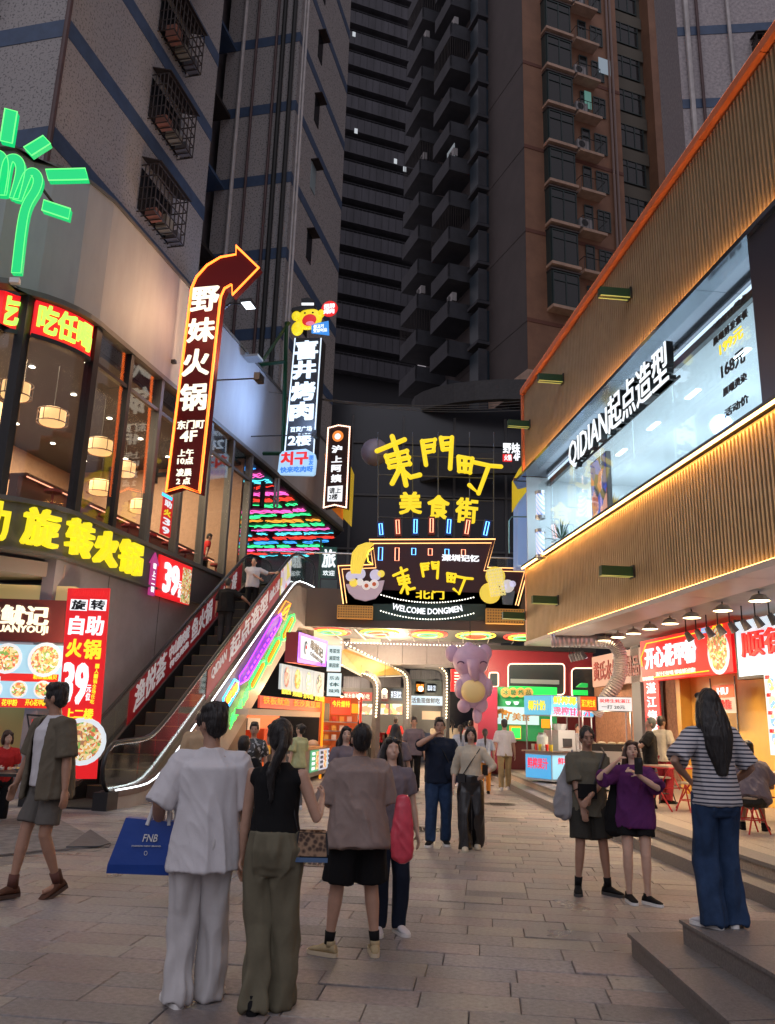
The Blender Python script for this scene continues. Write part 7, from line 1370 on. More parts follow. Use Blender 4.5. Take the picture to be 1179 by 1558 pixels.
    rows = [(pel + V((0, 0, .11 if tp.get('tuck') else .02)), pw * .93, .112 * g + (.030 if tp.get('tuck') else .008)), (pel + V((0, -.004, .0)), pw * 1.03, .120 * g + (.030 if tp.get('tuck') else .010)), (pel + V((0, -.005, -.10)), pw * 1.03, .118 * g + .012), (pel + V((0, 0, -.15)), pw * .9, .10)]
    if kd == 'skirt':
        zl = bt['z']; eloft(Q, [(pel + V((0, 0, .10)), pw * .9, .115), (pel + V((0, 0, 0)), pw * 1.08, .135), (V((pel.x, pel.y, zl + .2)), pw * 1.2, .15), (V((pel.x + .01, pel.y, zl)), pw * 1.3 * r_, .16 * r_)])
    else:
        eloft(Q, rows)
        for hp, kn, an in ((hpR, knR, anR), (hpL, knL, anL)):
            if kd == 'shorts':
                e = hp.lerp(kn, bt.get('len', .88)); Q.tube([hp + V((0, 0, .04)), hp.lerp(kn, .2), hp.lerp(kn, .5), e], [.088 * gg * r_, .100 * gg * r_, .100 * gg * r_, .104 * gg * r_], 16)
            elif kd == 'wide':
                fl_ = V((an.x, an.y, an.z - .065)); Q.tube([hp + V((0, 0, .04)), hp.lerp(kn, .3), kn, kn.lerp(fl_, .5), fl_], [.088 * gg, .098 * r_, .090 * r_, .088 * r_ * bt.get('hem', 1), .092 * r_ * bt.get('hem', 1)], 18)
            else:
                fl_ = an.lerp(kn, .02) - V((0, 0, .03)); Q.tube([hp + V((0, 0, .04)), hp.lerp(kn, .3), kn, kn.lerp(fl_, .5), fl_], [.088 * gg * r_, .092 * gg * r_, .074 * r_, .068 * r_, .062 * r_], 16)
    Q.xf(SC); clay(bt.get('name', {'skirt': 'skirt', 'shorts': 'shorts'}.get(kd, 'trousers')), Q, vox, bt['m'], t, ('trouser', bt.get('amp', .010)), 4)
    # ---- shoes
    sh_ = dict(m=BLACK, sole=WHITE, sock=None, boot=0); sh_.update(shoes or {})
    for an, kn, f, nm in ((anR, knR, P['fR'], 'R'), (anL, knL, P['fL'], 'L')):
        yw = math.radians(-f[3]); fd = V((-math.sin(yw), math.cos(yw), 0)); tip = math.radians(P.get('tip' + nm, 0)); fd = (fd * math.cos(tip) - V((0, 0, math.sin(tip)))); sd_ = fd.cross(V((0, 0, 1))).normalized(); u_ = sd_.cross(fd)
        base = an - u_ * .085; rr = []
        for q, w_, h_ in ((-.075, .020, .045), (-.06, .034, .085), (-.01, .038, .105), (.04, .040, .092), (.09, .046, .068), (.14, .046, .055), (.175, .034, .042), (.19, .014, .030)):
            rr.append([base + fd * q + sd_ * (w_ * math.cos(a)) + u_ * (.022 + (h_ - .022) * .5 + (h_ - .022) * .5 * math.sin(a)) for a in [2 * math.pi * i / 12 for i in range(12)]])
        s1 = MB().rings(rr); s1.tube([base + fd * -.015 + u_ * .07, base + fd * -.015 + u_ * (.11 + sh_['boot'])], [.040, .038], 10); o1 = part('shoe', s1.xf(SC), sh_['m'], t, True)
        ol_ = [(-.082, .012), (-.07, .030), (-.02, .040), (.05, .044), (.10, .050), (.15, .048), (.185, .032), (.20, .008)]
        pts = [base + fd * q + sd_ * w_ for q, w_ in ol_] + [base + fd * q - sd_ * w_ for q, w_ in ol_[::-1]]
        part('sole', MB().prism([p_ + u_ * .001 for p_ in pts], u_ * .028).xf(SC), sh_['sole'], o1)
        if sh_['sock']: part('sock', MB().cyl(an, an.lerp(kn, .22), .037, .044, 12).xf(SC), sh_['sock'], t, True)
    t['k'] = k
    t['wr'] = [*(t_ for t_ in (Matrix.Translation(V((loc[0], loc[1], z0))) @ Matrix.Rotation(math.radians(-head), 4, 'Z') @ (V(wrR) * k))), *(Matrix.Translation(V((loc[0], loc[1], z0))) @ Matrix.Rotation(math.radians(-head), 4, 'Z') @ (V(wrL) * k))]
    W_ = Matrix.Translation(V((loc[0], loc[1], z0))) @ Matrix.Rotation(math.radians(-head), 4, 'Z')
    wR, wL = W_ @ (V(wrR) * k), W_ @ (V(wrL) * k); del t['k']; del t['wr']
    return dict(t=t, W=W_ @ Matrix.Scale(k, 4), wR=wR, wL=wL, rot=-head, k=k, T=RT)
def by_px(foot, headpy, z0=0):
    g_ = gp(foot[0], foot[1], z0); a = at(foot[0], headpy, g_.y); return (g_.x, g_.y), max(1.35, min(1.9, (a.z - z0)))
def auto(label, fx, fy, hy, head, z0=0, **k):
    loc, h = by_px((fx, fy), hy, z0); return person(label, loc, h / (1.015 if k.get('hair') != 'cap' else 1.02), head, z0, **k)
NAVY = cloth('navy', (.012, .018, .035)); BLK = cloth('black', (.008, .008, .009)); JEAN = cloth('denim', (.022, .045, .10), noise=.35, scale=5); WHT = cloth('white', (.62, .60, .62), noise=.04); OFFW = cloth('offwhite', (.52, .50, .50), noise=.05)
OLV = cloth('olive_trousers', (.14, .125, .085)); TAUPE = cloth('taupe', (.27, .205, .185)); OLSH = cloth('olive_shirt', (.125, .115, .085)); PURP = cloth('purple', (.10, .022, .11)); KHK = cloth('khaki', (.13, .11, .08)); CREAM = cloth('cream', (.55, .49, .38)); GRYP = cloth('grey_purple', (.17, .14, .16))
SAND = cloth('sand', (.42, .33, .19), noise=.2); BOOT = cloth('boot', (.09, .04, .025)); LIME = cloth('lime', (.42, .44, .24)); SKYB = cloth('sky', (.40, .46, .56)); REDS = cloth('red', (.5, .03, .03)); TANS = cloth('tan', (.45, .32, .2)); KHT = cloth('khaki_trousers', (.33, .25, .13)); GSH = cloth('grey_shorts', (.12, .11, .10)); DSH = cloth('dark_shorts', (.035, .033, .028))
WSH = dict(m=WHT, sole=WHITE); BSH = dict(m=BLK, sole=mat('sole_grey', (.3, .3, .3), .6)); BBS = dict(m=BLK, sole=BLK)
STR = mat('striped_cotton', (.5, .5, .52), .85); n, l, b = nodes(STR); tc = n.new('ShaderNodeTexCoord'); sx_ = n.new('ShaderNodeSeparateXYZ'); l.new(tc.outputs['Object'], sx_.inputs[0]); ml = n.new('ShaderNodeMath'); ml.operation = 'MULTIPLY'; ml.inputs[1].default_value = 36; fr = n.new('ShaderNodeMath'); fr.operation = 'FRACT'; l.new(sx_.outputs[2], ml.inputs[0]); l.new(ml.outputs[0], fr.inputs[0])
r = n.new('ShaderNodeValToRGB'); r.color_ramp.interpolation = 'CONSTANT'; r.color_ramp.elements[0].color = (.03, .035, .06, 1); r.color_ramp.elements[1].position = .38; r.color_ramp.elements[1].color = (.50, .48, .50, 1); l.new(fr.outputs[0], r.inputs[0]); l.new(r.outputs[0], b.inputs['Base Color'])
PAT = print_mat('patterned_cloth', [(.02, .02, .02), (.02, .02, .02), (.35, .35, .35), (.03, .03, .03)], 25, 0.0)
Q = {}
# foreground
Q['walk'] = auto('young man in open khaki shirt, white tank top and brown boots striding left', 52, 1366, 1036, -142, skin='b', hair='fluffy', girth=.98, face=True,
    top=dict(m=WHT, hem=.90, slv=0, open=.80, om=KHK, amp=.008, name='tank_top'), bot=dict(kind='shorts', m=GSH, r=.95, len=.80), shoes=dict(m=BOOT, sole=mat('sole_brown', (.07, .04, .03), .7), sock=mat('sock_rust', (.10, .035, .025), .8), boot=.07),
    pose=dict(fR=(.10, .16, 0, 5), fL=(-.09, -.14, .03, -5), tipL=22, hR=(.34, .10, .90), hL=(-.30, .02, .86), look=(-58, 2), lean=2))
Q['white'] = auto('man in oversized white t-shirt and pale trousers seen from behind with a blue bag', 292, 1530, 1066, -8, skin='b', hair='fluffy', girth=1.02,
    top=dict(m=WHT, hem=.76, slv=.95, loose=1.2, flare=1.06, amp=.012), bot=dict(kind='wide', m=OFFW, r=.98, amp=.022, hem=.9), shoes=WSH, pose=dict(fR=(.09, .10, 0, 20), fL=(-.10, 0, 0, -25), hL=(-.30, .16, .98), hR=(.22, .26, 1.0), look=(38, 4), eL=(-.45, -1, -.4), eR=(.2, -1, -.6)))
Q['bk'] = auto('woman with black ponytail, black sleeveless top and wide olive trousers seen from behind', 402, 1540, 1090, 12, fem=True, skin='a', hair='pony',
    top=dict(m=BLK, hem=1.0, slv=0, amp=.006, name='sleeveless_top', tuck=1), bot=dict(kind='wide', m=OLV, r=1.0, amp=.024, hem=.95), shoes=dict(m=BLK, sole=BLK), pose=dict(fR=(.06, .10, 0, 8), fL=(-.06, -.04, 0, -12), hR=(.24, .24, 1.24), hL=(-.24, .06, .84), look=(28, 3), eR=(.4, -.6, -1), eL=(-.2, -1, 0)))
Q['beige'] = auto('broad man in taupe t-shirt and black shorts with cream sneakers, seen from behind', 538, 1456, 1095, -14, girth=1.22, skin='a', hair='crop',
    top=dict(m=TAUPE, hem=.80, slv=.92, loose=1.22, flare=1.1, amp=.014), bot=dict(kind='shorts', m=BLK, r=1.12, len=.92), shoes=dict(m=SAND, sole=mat('sole_cream', (.6, .5, .35), .6), sock=BLK), pose=dict(fR=(.17, .02, 0, 10), fL=(-.19, .05, 0, -45), hL=(-.16, .30, 1.10), hR=(.16, .30, 1.08), look=(0, -22), lean=4, eL=(-.5, -1, -.6), eR=(.5, -1, -.6)))
Q['pinkbag'] = auto('woman in long dark hair and black trousers half hidden before the taupe shirt man', 590, 1420, 1118, 165, fem=True, skin='c', hair='long',
    top=dict(m=GRYP, hem=.90, slv=.6), bot=dict(kind='trousers', m=NAVY, r=1.1), shoes=WSH, pose=dict(look=(0, -10)))
Q['leftof'] = auto('woman in pale blue jeans hidden behind the taupe shirt man, facing him', 520, 1300, 1103, 150, fem=True, skin='c', hair='long', lod=2, face=True,
    top=dict(m=GRYP, hem=.92, slv=.6), bot=dict(kind='trousers', m=cloth('jean_pale', (.16, .22, .34)), r=1.05), shoes=WSH, pose=dict(look=(-20, -6)))
Q['navy'] = auto('man in navy t-shirt and blue jeans raising a hand to his mouth', 667, 1286, 1090, 182, skin='a', hair='short', lod=2, face=True, girth=1.08,
    top=dict(m=NAVY, hem=.84, slv=.75, loose=1.1), bot=dict(kind='trousers', m=JEAN, r=1.12, amp=.012), shoes=dict(m=BLK, sole=WHITE), pose=dict(fR=(.12, .10, 0, 15), fL=(-.10, -.05, 0, -8), hR=(.10, .20, 1.50), eR=(1, .2, -.6), hL=(-.32, .06, .86), look=(0, -4), curl=.9))
Q['blouse'] = auto('woman with bobbed hair in white blouse and black satin wide trousers holding a phone', 716, 1293, 1104, 186, fem=True, skin='c', hair='bob', lod=2, face=True,
    top=dict(m=CREAM, hem=1.0, slv=1.35, loose=1.05, amp=.009, name='blouse', collar=True, tuck=1), bot=dict(kind='wide', m=mat('satin_black', (.006, .006, .007), .25, spec=.8), r=1.12, amp=.014, z=.12), shoes=dict(m=CREAM, sole=CREAM), pose=dict(fR=(.08, .12, 0, 0), fL=(-.10, -.10, .02, 0), hL=(-.20, .24, 1.08), eL=(-1, -.3, -.5), hR=(.26, .05, .90), look=(0, 2)))
Q['olive'] = auto('older man in olive t-shirt and dark cargo shorts standing with crossed forearms', 900, 1360, 1103, 178, skin='b', hair='crop', girth=1.0, face=True,
    top=dict(m=OLSH, hem=.80, slv=.85, loose=1.12), bot=dict(kind='shorts', m=DSH, r=1.15, len=.86, name='cargo_shorts'), shoes=dict(m=BLK, sole=mat('sole_dark', (.05, .05, .05), .6), sock=BLK), pose=dict(fR=(.15, .02, 0, 15), fL=(-.17, .05, 0, -40), hR=(.11, .17, .87), hL=(.05, .22, 1.01), eR=(.5, -1, 0), eL=(-.9, -.8, -.5), look=(0, 6), palmR=(0, -1, 0), palmL=(0, -1, 0)))
Q['purple'] = auto('woman in purple t-shirt and black shorts holding a phone up to her face', 972, 1374, 1124, 195, fem=True, girth=1.14, skin='c', hair='long', hm=HBRN, face=True,
    top=dict(m=PURP, hem=.80, slv=.88, loose=1.12), bot=dict(kind='shorts', m=BLK, r=1.05, len=.52), shoes=dict(m=BLK, sole=WHITE), pose=dict(fR=(.10, .0, 0, -20), fL=(-.10, .03, 0, -50), hR=(.20, .20, 1.50), eR=(1, .1, -.8), hL=(-.05, .27, 1.38), eL=(-1, .3, -.9), look=(10, -16), curl=1.0))
Q['stripe'] = auto('woman with waist long black hair, striped t-shirt and blue jeans standing on the step', 1103, 1412, 1046, -6, z0=.312, fem=True, skin='b', hair='verylong',
    top=dict(m=STR, hem=.88, slv=.85, loose=1.08, amp=.008), bot=dict(kind='wide', m=JEAN, r=.96, amp=.018, hem=1.1), shoes=WSH, pose=dict(fR=(.09, .04, 0, 20), fL=(-.09, 0, 0, -30), hL=(-.19, .03, 1.05), eL=(-1, -.5, -.2), hR=(.20, .16, 1.02), eR=(.8, -.8, -.4), look=(-6, 2), side=-1, curl=.8))
sit = dict(pel=(0, 0, -.46), fR=(.14, .42, 0, 10), fL=(-.14, .40, 0, -10), hR=(.16, .46, .70), hL=(-.16, .46, .70), lean=34, look=(0, -25))
sp = P3(1146, 1268)
person('hunched person in grey shirt and cap seated on the red stool, back to us', (sp.x, sp.y), 1.72, 25, .304, girth=1.25, skin='b', hair='cap', lod=2, top=dict(m=GRYP, hem=.86, slv=.8, loose=1.25, amp=.016), bot=dict(kind='shorts', m=DSH, r=1.1), shoes=BBS, pose=sit)
# middle distance
Q['lime'] = auto('woman in lime t-shirt with hair tied up looking at the food stall', 450, 1232, 1100, -50, fem=True, skin='c', hair='bun', lod=2, top=dict(m=LIME, hem=.86, slv=.7, loose=1.08), bot=dict(kind='trousers', m=cloth('grey_trousers', (.12, .12, .13))), shoes=WSH, pose=dict(hR=(.15, .3, 1.1), look=(10, -5)))
Q['pat'] = auto('woman in black patterned shirt glimpsed between the white shirt man and the ponytail woman', 377, 1262, 1097, 175, fem=True, skin='a', hair='short', lod=2, face=True, top=dict(m=PAT, hem=.86, slv=.7), bot=dict(m=BLK), shoes=WSH)
Q['tan'] = auto('man in tan shirt behind the white shirt man beside the escalator', 292, 1262, 1083, -20, skin='a', hair='short', lod=2, top=dict(m=TANS, hem=.84, slv=.8, loose=1.1), bot=dict(m=NAVY), shoes=WSH)
Q['blackleft'] = auto('person in black t-shirt and navy trousers with white sneakers behind the foreground couple', 358, 1328, 1118, 0, skin='b', hair='short', lod=2, top=dict(m=BLK, hem=.86, slv=.7), bot=dict(m=NAVY, r=1.05), shoes=WSH)
far = [('man in grey purple shirt with a black backpack walking towards us', 628, 1203, 1090, 180, GRYP, BLK, 'short', False, dict()), ('man in cream shirt and dark trousers looking down at his phone', 664, 1172, 1095, 182, CREAM, BLK, 'short', False, dict(hR=(.05, .28, 1.2), hL=(-.05, .28, 1.2), look=(0, -25))),
       ('woman in cream dress behind the phone reading man', 688, 1166, 1096, 5, CREAM, CREAM, 'pony', True, {}), ('man in white t-shirt, khaki trousers and black cap walking away', 768, 1202, 1093, 2, WHT, KHT, 'cap', False, {}),
       ('woman with ponytail in light blue shirt and orange trousers walking away', 738, 1208, 1108, 4, SKYB, cloth('orange', (.55, .22, .04)), 'pony', True, {}), ('person in striped grey shirt with ponytail right of the navy shirt man', 700, 1196, 1102, 0, SKYB, NAVY, 'pony', True, {}),
       ('man with dark hair behind the bobbed woman', 716, 1182, 1096, 0, WHT, BLK, 'short', False, {}), ('dark haired man in dark red shirt facing us near the column', 748, 1172, 1100, 180, cloth('dark_red', (.2, .02, .02)), BLK, 'short', False, {}),
       ('person with a short bob beside the capped man', 757, 1176, 1106, 180, TAUPE, BLK, 'bob', True, {}), ('person in dark shirt at the stall left of the taupe shirt man', 545, 1176, 1097, -60, BLK, BLK, 'short', False, {}), ('woman with a bun in front of the stall lights', 566, 1170, 1101, 180, CREAM, BLK, 'bun', True, {}),
       ('tall man with reddish lit hair beside the backpack man', 600, 1172, 1090, 10, REDS, BLK, 'short', False, {}), ('long haired woman behind the taupe shirt man, dark shawl', 598, 1270, 1100, 4, GRYP, BLK, 'verylong', True, {}), ('person in beige shirt by the green shop', 800, 1170, 1103, 90, TANS, BLK, 'short', False, {}),
       ('distant person in white under the last arch', 645, 1150, 1098, 0, WHT, BLK, 'short', False, {}), ('distant person in grey under the second arch', 612, 1150, 1099, 180, GRYP, BLK, 'short', False, {}), ('distant person in red by the green shop counter', 728, 1152, 1098, 180, REDS, BLK, 'short', False, {}), ('distant couple member in blue near the maroon column', 709, 1156, 1097, 0, SKYB, BLK, 'short', False, {})]
for i, (lb_, fx, fy, hy, hd_, tm, bm, hr, fm, ps) in enumerate(far):
    auto(lb_, fx, fy, hy, hd_, fem=fm, skin='abc'[i % 3], hair=hr, lod=2 if fy > 1195 else 3, face=hd_ > 150, top=dict(m=tm, hem=.84, slv=.75, loose=1.08), bot=dict(m=bm), shoes=WSH if i % 2 else BBS, pose={**dict(fR=(.10, .12, 0, 0), fL=(-.10, -.12, 0, 0)), **ps})
for i in range(13):
    fx = [604, 618, 636, 650, 664, 680, 694, 706, 722, 734, 752, 590, 575][i]; fy = [1146, 1158, 1144, 1160, 1148, 1156, 1144, 1162, 1150, 1160, 1148, 1156, 1160][i]
    auto(ORD[i] + ' distant passer-by of the crowd in the food lane, ' + ['white top', 'dark top', 'red top', 'sky blue top', 'tan top'][i % 5], fx, fy, 1096 + (i * 3) % 6, [0, 180, 20, 170, 350][i % 5], fem=i % 2 == 0, skin='abc'[i % 3], hair=['short', 'long', 'short', 'pony', 'bob'][i % 5], lod=3, face=False, top=dict(m=[WHT, BLK, REDS, SKYB, TANS][i % 5], hem=.84, slv=.75, loose=1.05), bot=dict(m=[BLK, NAVY, KHT][i % 3]), shoes=BBS, pose=dict(fR=(.10, .12, 0, 0), fL=(-.10, -.12, 0, 0)), group='distant crowd in the food lane')
# vendors
def onp(label, x, ytop, Y, head, z0, h=1.7, **k): p_ = at(x, ytop, Y); return person(label, (p_.x, Y), (p_.z - z0) if h is None else h, head, z0, **k)
onp('cook in black t-shirt and grey cap reaching over the grill', 986, 1092, 15.0, -80, .3, None, lod=2, skin='a', hair='short', hm=mat('hair_grey', (.10, .11, .10), .6), top=dict(m=BLK, hem=.84, slv=.75, loose=1.15), bot=dict(m=BLK), shoes=BBS, pose=dict(hR=(.15, .40, 1.12), hL=(-.15, .42, 1.15), look=(0, -15)))
onp('man in white shirt with a red apron beside the cook', 1006, 1090, 16.0, 60, .3, None, lod=2, skin='b', hair='crop', top=dict(m=CREAM, hem=.84, slv=.75), bot=dict(m=cloth('apron_red', (.25, .02, .03)), r=1.1), shoes=BBS)
onp('vendor with dark hair behind the juice cart', 879, 1102, 21.6, 180, .3, None, lod=3, skin='a', hair='short', top=dict(m=WHT), bot=dict(m=BLK), shoes=BBS)
onp('cook in red uniform and red cap behind the orange stall', 527, 1106, 24.3, 120, 0, None, lod=3, skin='a', hair='cap', top=dict(m=REDS, slv=1.3), bot=dict(m=BLK), shoes=BBS)
onp('diner with brown hair leaning over the dark table at far left', 14, 1092, 13.6, 150, -.28, 1.65, fem=True, lod=2, skin='c', hair='bob', hm=HBRN, top=dict(m=REDS), bot=dict(m=BLK), shoes=BBS, pose=dict(lean=25, look=(10, -20), hR=(.1, .35, 1.1), hL=(-.1, .35, 1.1)))
# on the escalator
def esc(label, s_, yy, head, h, **k): w_ = PE.W(s_, -yy, 0); return person(label, (w_.x, w_.y), h, head, stepz(s_) - .02, **k)
esc('man in black t-shirt riding up the escalator with his hand on the rail', 6.3, .7, 5, 1.72, lod=2, skin='b', hair='short', girth=1.12, top=dict(m=BLK, hem=.84, slv=.8, loose=1.15), bot=dict(m=cloth('charcoal', (.03, .03, .033))), shoes=BBS, pose=dict(hR=(.52, .25, 1.15), lean=6, eR=(1, -.3, -.6)))
esc('man in white shirt higher on the escalator leaning an arm on the handrail', 7.5, .5, 170, 1.66, lod=2, skin='a', hair='crop', face=True, top=dict(m=WHT, hem=.88, slv=.9), bot=dict(m=BLK), shoes=BBS, pose=dict(hL=(-.62, .0, 1.35), hR=(-.2, .25, 1.1), eL=(-.4, -1, -.3), look=(-15, -8)))
wp = PL.W(9.9, -1.0, 5.65); person('diner in red shirt inside the restaurant near the top of the escalator', (wp.x, wp.y), 1.6, 60, 5.65, lod=3, skin='c', hair='short', top=dict(m=REDS), bot=dict(m=BLK), shoes=BBS, pose=dict(lean=15))

# ---- things held
def bag(name, label, cat, M, mb, m): o = part(name, mb, m); o.matrix_world = M; return tag(o, label, cat)
wL = Q['white']['wL']; BB = Plane(V((wL.x - .10, wL.y - .02, 0)), -84); cen = at(218, 1282, wL.y - .06)
t = thing('shopping_bag', 'large blue paper shopping bag with white FNB lettering hanging from the white shirt man', 'bag', (cen.x, cen.y, cen.z - .165), 6)
hw, hh = .185, .165; part('bag_body', MB().rings([[(-hw - .005, -.055, 0), (hw - .01, -.055, -.01), (hw - .01, .055, -.01), (-hw - .005, .055, 0)], [(-hw + .0, -.065, .05), (hw, -.065, .05), (hw, .065, .05), (-hw + .0, .065, .05)], [(-hw + .075, -.045, 2 * hh - .02), (hw, -.05, 2 * hh - .04), (hw, .04, 2 * hh - .04), (-hw + .075, .045, 2 * hh - .02)]]), mat('bag_blue', (.008, .05, .28), .4, noise=.06, scale=5, bump=.15, bscale=12), t)
ctext(t, 'FNB', .05, .20, .085, .042, WHITE, .062, .004, .015, 0, 'lettering', .2); ctext(t, 'FASHION NEW BRAND', .03, .155, .17, .008, WHITE, .064, .004, .0); part('emblem', MB().tube([(.03 + .009 * math.cos(a), -.066, .115 + .012 * math.sin(a)) for a in [i * .785 for i in range(8)]], .0015, 4, True), WHITE, t)
for yy in (-.05, .045): part('handle', MB().tube([(.02, yy, 2 * hh - .06), (.05, yy * .6, 2 * hh + .06), (.115, 0, 2 * hh + .12), (.14, yy * .6, 2 * hh + .05), (.15, yy, 2 * hh - .06)], [.012] * 5, 6), mat('ribbon_white', (.7, .7, .72), .6), t)
b_ = Q['bk']; Mw = b_['W']
t = thing('handbag', 'shiny brown patterned handbag with black sides on the hip of the ponytail woman', 'bag', Mw @ V((.25, .03, .965)), b_['rot'] + 14); t.scale = (.85, .85, .85)
part('bag_body', MB().rings([[(-.11, -.05, -.09), (.11, -.05, -.09), (.11, .05, -.09), (-.11, .05, -.09)], [(-.12, -.055, -.04), (.12, -.055, -.04), (.12, .055, -.04), (-.12, .055, -.04)], [(-.10, -.04, .10), (.10, -.04, .10), (.10, .04, .10), (-.10, .04, .10)]]), mat('patent_black', (.008, .008, .01), .15), t)
part('flap', MB().rings([[(-.105, -.062, -.05), (.105, -.062, -.05), (.105, -.054, -.05), (-.105, -.054, -.05)], [(-.09, -.05, .09), (.09, -.05, .09), (.09, -.04, .09), (-.09, -.04, .09)], [(-.09, -.0, .115), (.09, -.0, .115), (.09, .04, .10), (-.09, .04, .10)]]), mat('monogram_patent', (.28, .17, .10), .12, c2=(.05, .025, .015), scale=32, noise=.1, voro=True), t)
part('clear_edge', MB().box((-.112, -.066, -.088), (.112, -.06, -.058)), mat('blue_patent', (.15, .25, .45), .08, .5), t)
part('strap', MB().tube([(-.10, 0, .08), (-.13, -.03, .2), (-.16, -.02, .36), (-.17, 0, .52)], .006, 5), BLACK, t)
b_ = Q['pinkbag']; t = thing('shoulder_bag', 'crumpled pink red bag hanging between the taupe shirt man and the hidden woman', 'bag', at(612, 1310, 6.15), 10)
R_ = MB(); R_.rings([[V((.055 * s1 * math.cos(a), .035 * s1 * math.sin(a) + .01 * i, z)) for a in [j * .52 for j in range(12)]] for i, (s1, z) in enumerate([(.4, -.02), (1.1, .02), (1.3, .12), (1.15, .25), (1.0, .36), (.6, .42)])]); clay('bag_body', R_, .008, mat('pink_plastic', (.55, .05, .08), .35, noise=.2), t, ('cloth', .014), 2)
for key, off, lab, m_ in (('olive', (.23, -.02, 1.02), 'grey cloth shoulder bag at the side of the olive shirt man', cloth('greybag', (.30, .29, .30))), ('purple', (.22, -.02, .98), 'black shoulder bag at the side of the purple shirt woman', BLK)):
    b_ = Q[key]; t = thing('shoulder_bag', lab, 'bag', b_['W'] @ V(off), b_['rot']); R_ = MB(); w_ = .13 if key == 'olive' else .09
    R_.rings([[V((w_ * s1 * math.cos(a), .06 * s1 * math.sin(a), z)) for a in [j * .52 for j in range(12)]] for s1, z in [(.5, -.24), (1.0, -.2), (1.1, -.08), (.9, .06), (.55, .18), (.25, .3)]]); clay('bag_body', R_, .010, m_, t, ('cloth', .014), 2)
    part('strap', MB().tube([(0, 0, .28), (-.05, .02, .38), (-.06, .0, .44)], .012, 6), m_, t)
b_ = Q['olive']; Tm = b_['W']; t = thing('crossbody_bag', 'small black crossbody bag with diagonal strap on the olive shirt man', 'bag', Tm @ V((.06, .17, 1.08)), b_['rot'])
part('bag_body', MB().box((-.09, -.02, -.08), (.09, .03, .06)), BLK, t); part('strap', MB().tube([(-.08, .0, .06), (-.14, -.0, .22), (-.21, -.06, .36), (-.20, -.14, .42)], [(.014, .004)] * 4, 6), BLACK, t)
part('strap_low', MB().tube([(.08, 0, .02), (.13, -.08, -.02)], [(.014, .004)] * 2, 6), BLACK, t)
def phone(key, hand, lab, off=(0, 0, 0), tilt=70, yaw=0):
    b_ = Q[key]; p_ = b_['w' + hand] + V(off); t = thing('mobile_phone', lab, 'phone', (0, 0, 0)); t.matrix_world = Matrix.Translation(p_) @ Matrix.Rotation(math.radians(b_['rot'] + yaw), 4, 'Z') @ Matrix.Rotation(math.radians(tilt), 4, 'X'); part('phone_body', MB().box((-.037, -.078, -.004), (.037, .078, .004)), BLACK, t); part('lens_bump', MB().box((-.03, .035, -.007), (-.002, .07, -.004)), mat('lens_glass', (.05, .05, .06), .05), t)
phone('purple', 'L', 'black phone held up by the purple shirt woman', (-.01, -.05, .09), 80); phone('blouse', 'L', 'dark phone in the hand of the white blouse woman', (.0, -.07, .06), 60); phone('beige', 'L', 'phone held low by the taupe shirt man', (.02, .08, .05), 40)
b_ = Q['navy']; t = thing('crossbody_bag', 'dark sling bag on the hip of the navy shirt man', 'bag', b_['W'] @ V((-.16, .13, 1.02)), b_['rot']); part('bag_body', MB().ell((0, 0, 0), (.09, .05, .13), 14, 10), NAVY, t, True); part('strap', MB().tube([(.02, .02, .1), (.12, .03, .28), (.24, -.05, .40)], [(.012, .005)] * 3, 6), BLACK, t)
b_ = Q['blouse']; t = thing('crossbody_bag', 'thin strapped small bag on the white blouse woman', 'bag', b_['W'] @ V((.14, .12, 1.02)), b_['rot']); part('bag_body', MB().box((-.05, -.02, -.06), (.05, .02, .05)), BLACK, t); part('strap', MB().tube([(-.03, .0, .05), (-.14, .02, .22), (-.25, -.06, .38)], .007, 6), BLACK, t)
b_ = Q['walk']; t = thing('necklace', 'thin pendant necklace on the white tank top', 'necklace', b_['W'] @ V((0, .0, 1.34)), b_['rot']); part('chain', MB().tube([(-.06, .06, .12), (-.04, .12, .05), (0, .15, -.02), (.04, .12, .05), (.06, .06, .12)], .003, 4), STEEL, t); part('pendant', MB().ell((0, .152, -.04), (.006, .004, .016), 6, 5), STEEL, t)

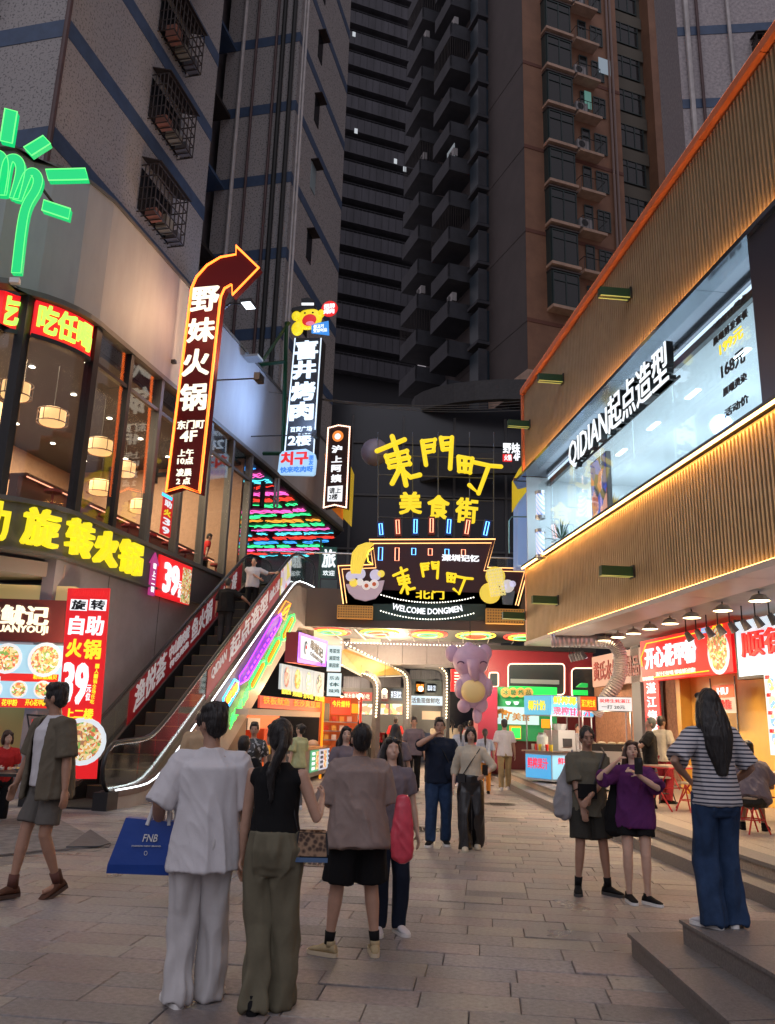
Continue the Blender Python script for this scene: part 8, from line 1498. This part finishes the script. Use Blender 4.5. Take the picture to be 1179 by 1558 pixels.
# ================================================================= turn the clay into cloth, skin and hair
tmp = []
for (name, mb, vox, mt, par, folds, sit_, lab) in jobs:
    o = bpy.data.objects.new('tmp', mb.mesh('tmp')); col.objects.link(o); md = o.modifiers.new('r', 'REMESH'); md.mode = 'VOXEL'; md.voxel_size = vox; md.use_smooth_shade = True
    if sit_: s2 = o.modifiers.new('s', 'SMOOTH'); s2.iterations = sit_; s2.factor = .5
    tmp.append(o)
dg = bpy.context.evaluated_depsgraph_get()
for o, (name, mb, vox, mt, par, folds, sit_, lab) in zip(tmp, jobs):
    me = bpy.data.meshes.new_from_object(o.evaluated_get(dg)); me.name = name; n_ = len(me.vertices)
    if n_ and folds:
        co = np.empty(n_ * 3, np.float32); me.vertices.foreach_get('co', co); co = co.reshape(-1, 3); nr = np.empty(n_ * 3, np.float32); me.vertices.foreach_get('normal', nr); nr = nr.reshape(-1, 3)
        kd, A = folds; sd_ = (abs(hash(round(float(co[:, 0].sum()), 1))) % 17) * 1.7 + 40
        if kd == 'hair': d = vnoise(co * [60, 60, 9] + sd_) * .6 + vnoise(co * [130, 130, 16] + sd_) * .4; d = (d - .5) * 2 * A
        elif kd == 'trouser':
            a = vnoise(co * [13, 13, 2.6] + sd_); b2 = vnoise(co * [24, 24, 7] + sd_ + 9); low = np.clip((.45 - co[:, 2]) / .45, 0, 1); d = ((1 - np.abs(2 * a - 1)) - .6) * A * 1.8 + (b2 - .5) * A * (.8 + 1.6 * low); d = d * np.clip((1.0 - co[:, 2]) / .12, .1, 1)
        else:
            a = vnoise((co + np.outer(co[:, 2], [.12, .1, 0])) * [11, 11, 2.0] + sd_); b2 = vnoise(co * [22, 22, 13] + sd_ + 5); c3 = vnoise((co + np.outer(co[:, 2], [.7, .2, 0])) * [18, 18, 5] + sd_ + 3); lw = np.clip((1.42 - co[:, 2]) / .35, .25, 1); d = ((1 - np.abs(2 * a - 1)) ** 2 - .35) * A * 1.9 * lw + (b2 - .5) * A * .35 + ((1 - np.abs(2 * c3 - 1)) ** 2 - .35) * A * .45
        co = co + nr * np.minimum(d, .03)[:, None]; me.vertices.foreach_set('co', co.ravel())
    me.polygons.foreach_set('use_smooth', [True] * len(me.polygons)); me.update()
    ob = part(name, me, mt, par, label=lab)
    if name == 'hair' and n_ and vox < .01:
        rg = random.Random(n_); sb = MB(); zc = float(co[:, 2].max())
        for _ in range(420):
            i = rg.randrange(n_); p0 = V(co[i]); nn = V(nr[i])
            if zc - p0.z < .03 and rg.random() < .4: continue
            dn = (V((0, 0, -1)) - nn * V((0, 0, -1)).dot(nn)); dn = (dn.normalized() if dn.length > .05 else V((rg.uniform(-1, 1), rg.uniform(-1, 1), 0)).normalized()) + nn * rg.uniform(.05, .45) + V((rg.uniform(-.3, .3), rg.uniform(-.3, .3), 0)); L_ = rg.uniform(.02, .05); s_ = nn.cross(dn).normalized() * .0013
            sb.add([p0 - s_, p0 + s_, p0 + dn * L_ * .6 + s_ * .6, p0 + dn * L_, p0 + dn * L_ * .6 - s_ * .6], [(0, 1, 2, 3, 4)])
        part('hair_strands', sb, mt, ob, kind='stuff')
for o in tmp: m_ = o.data; bpy.data.objects.remove(o); bpy.data.meshes.remove(m_)
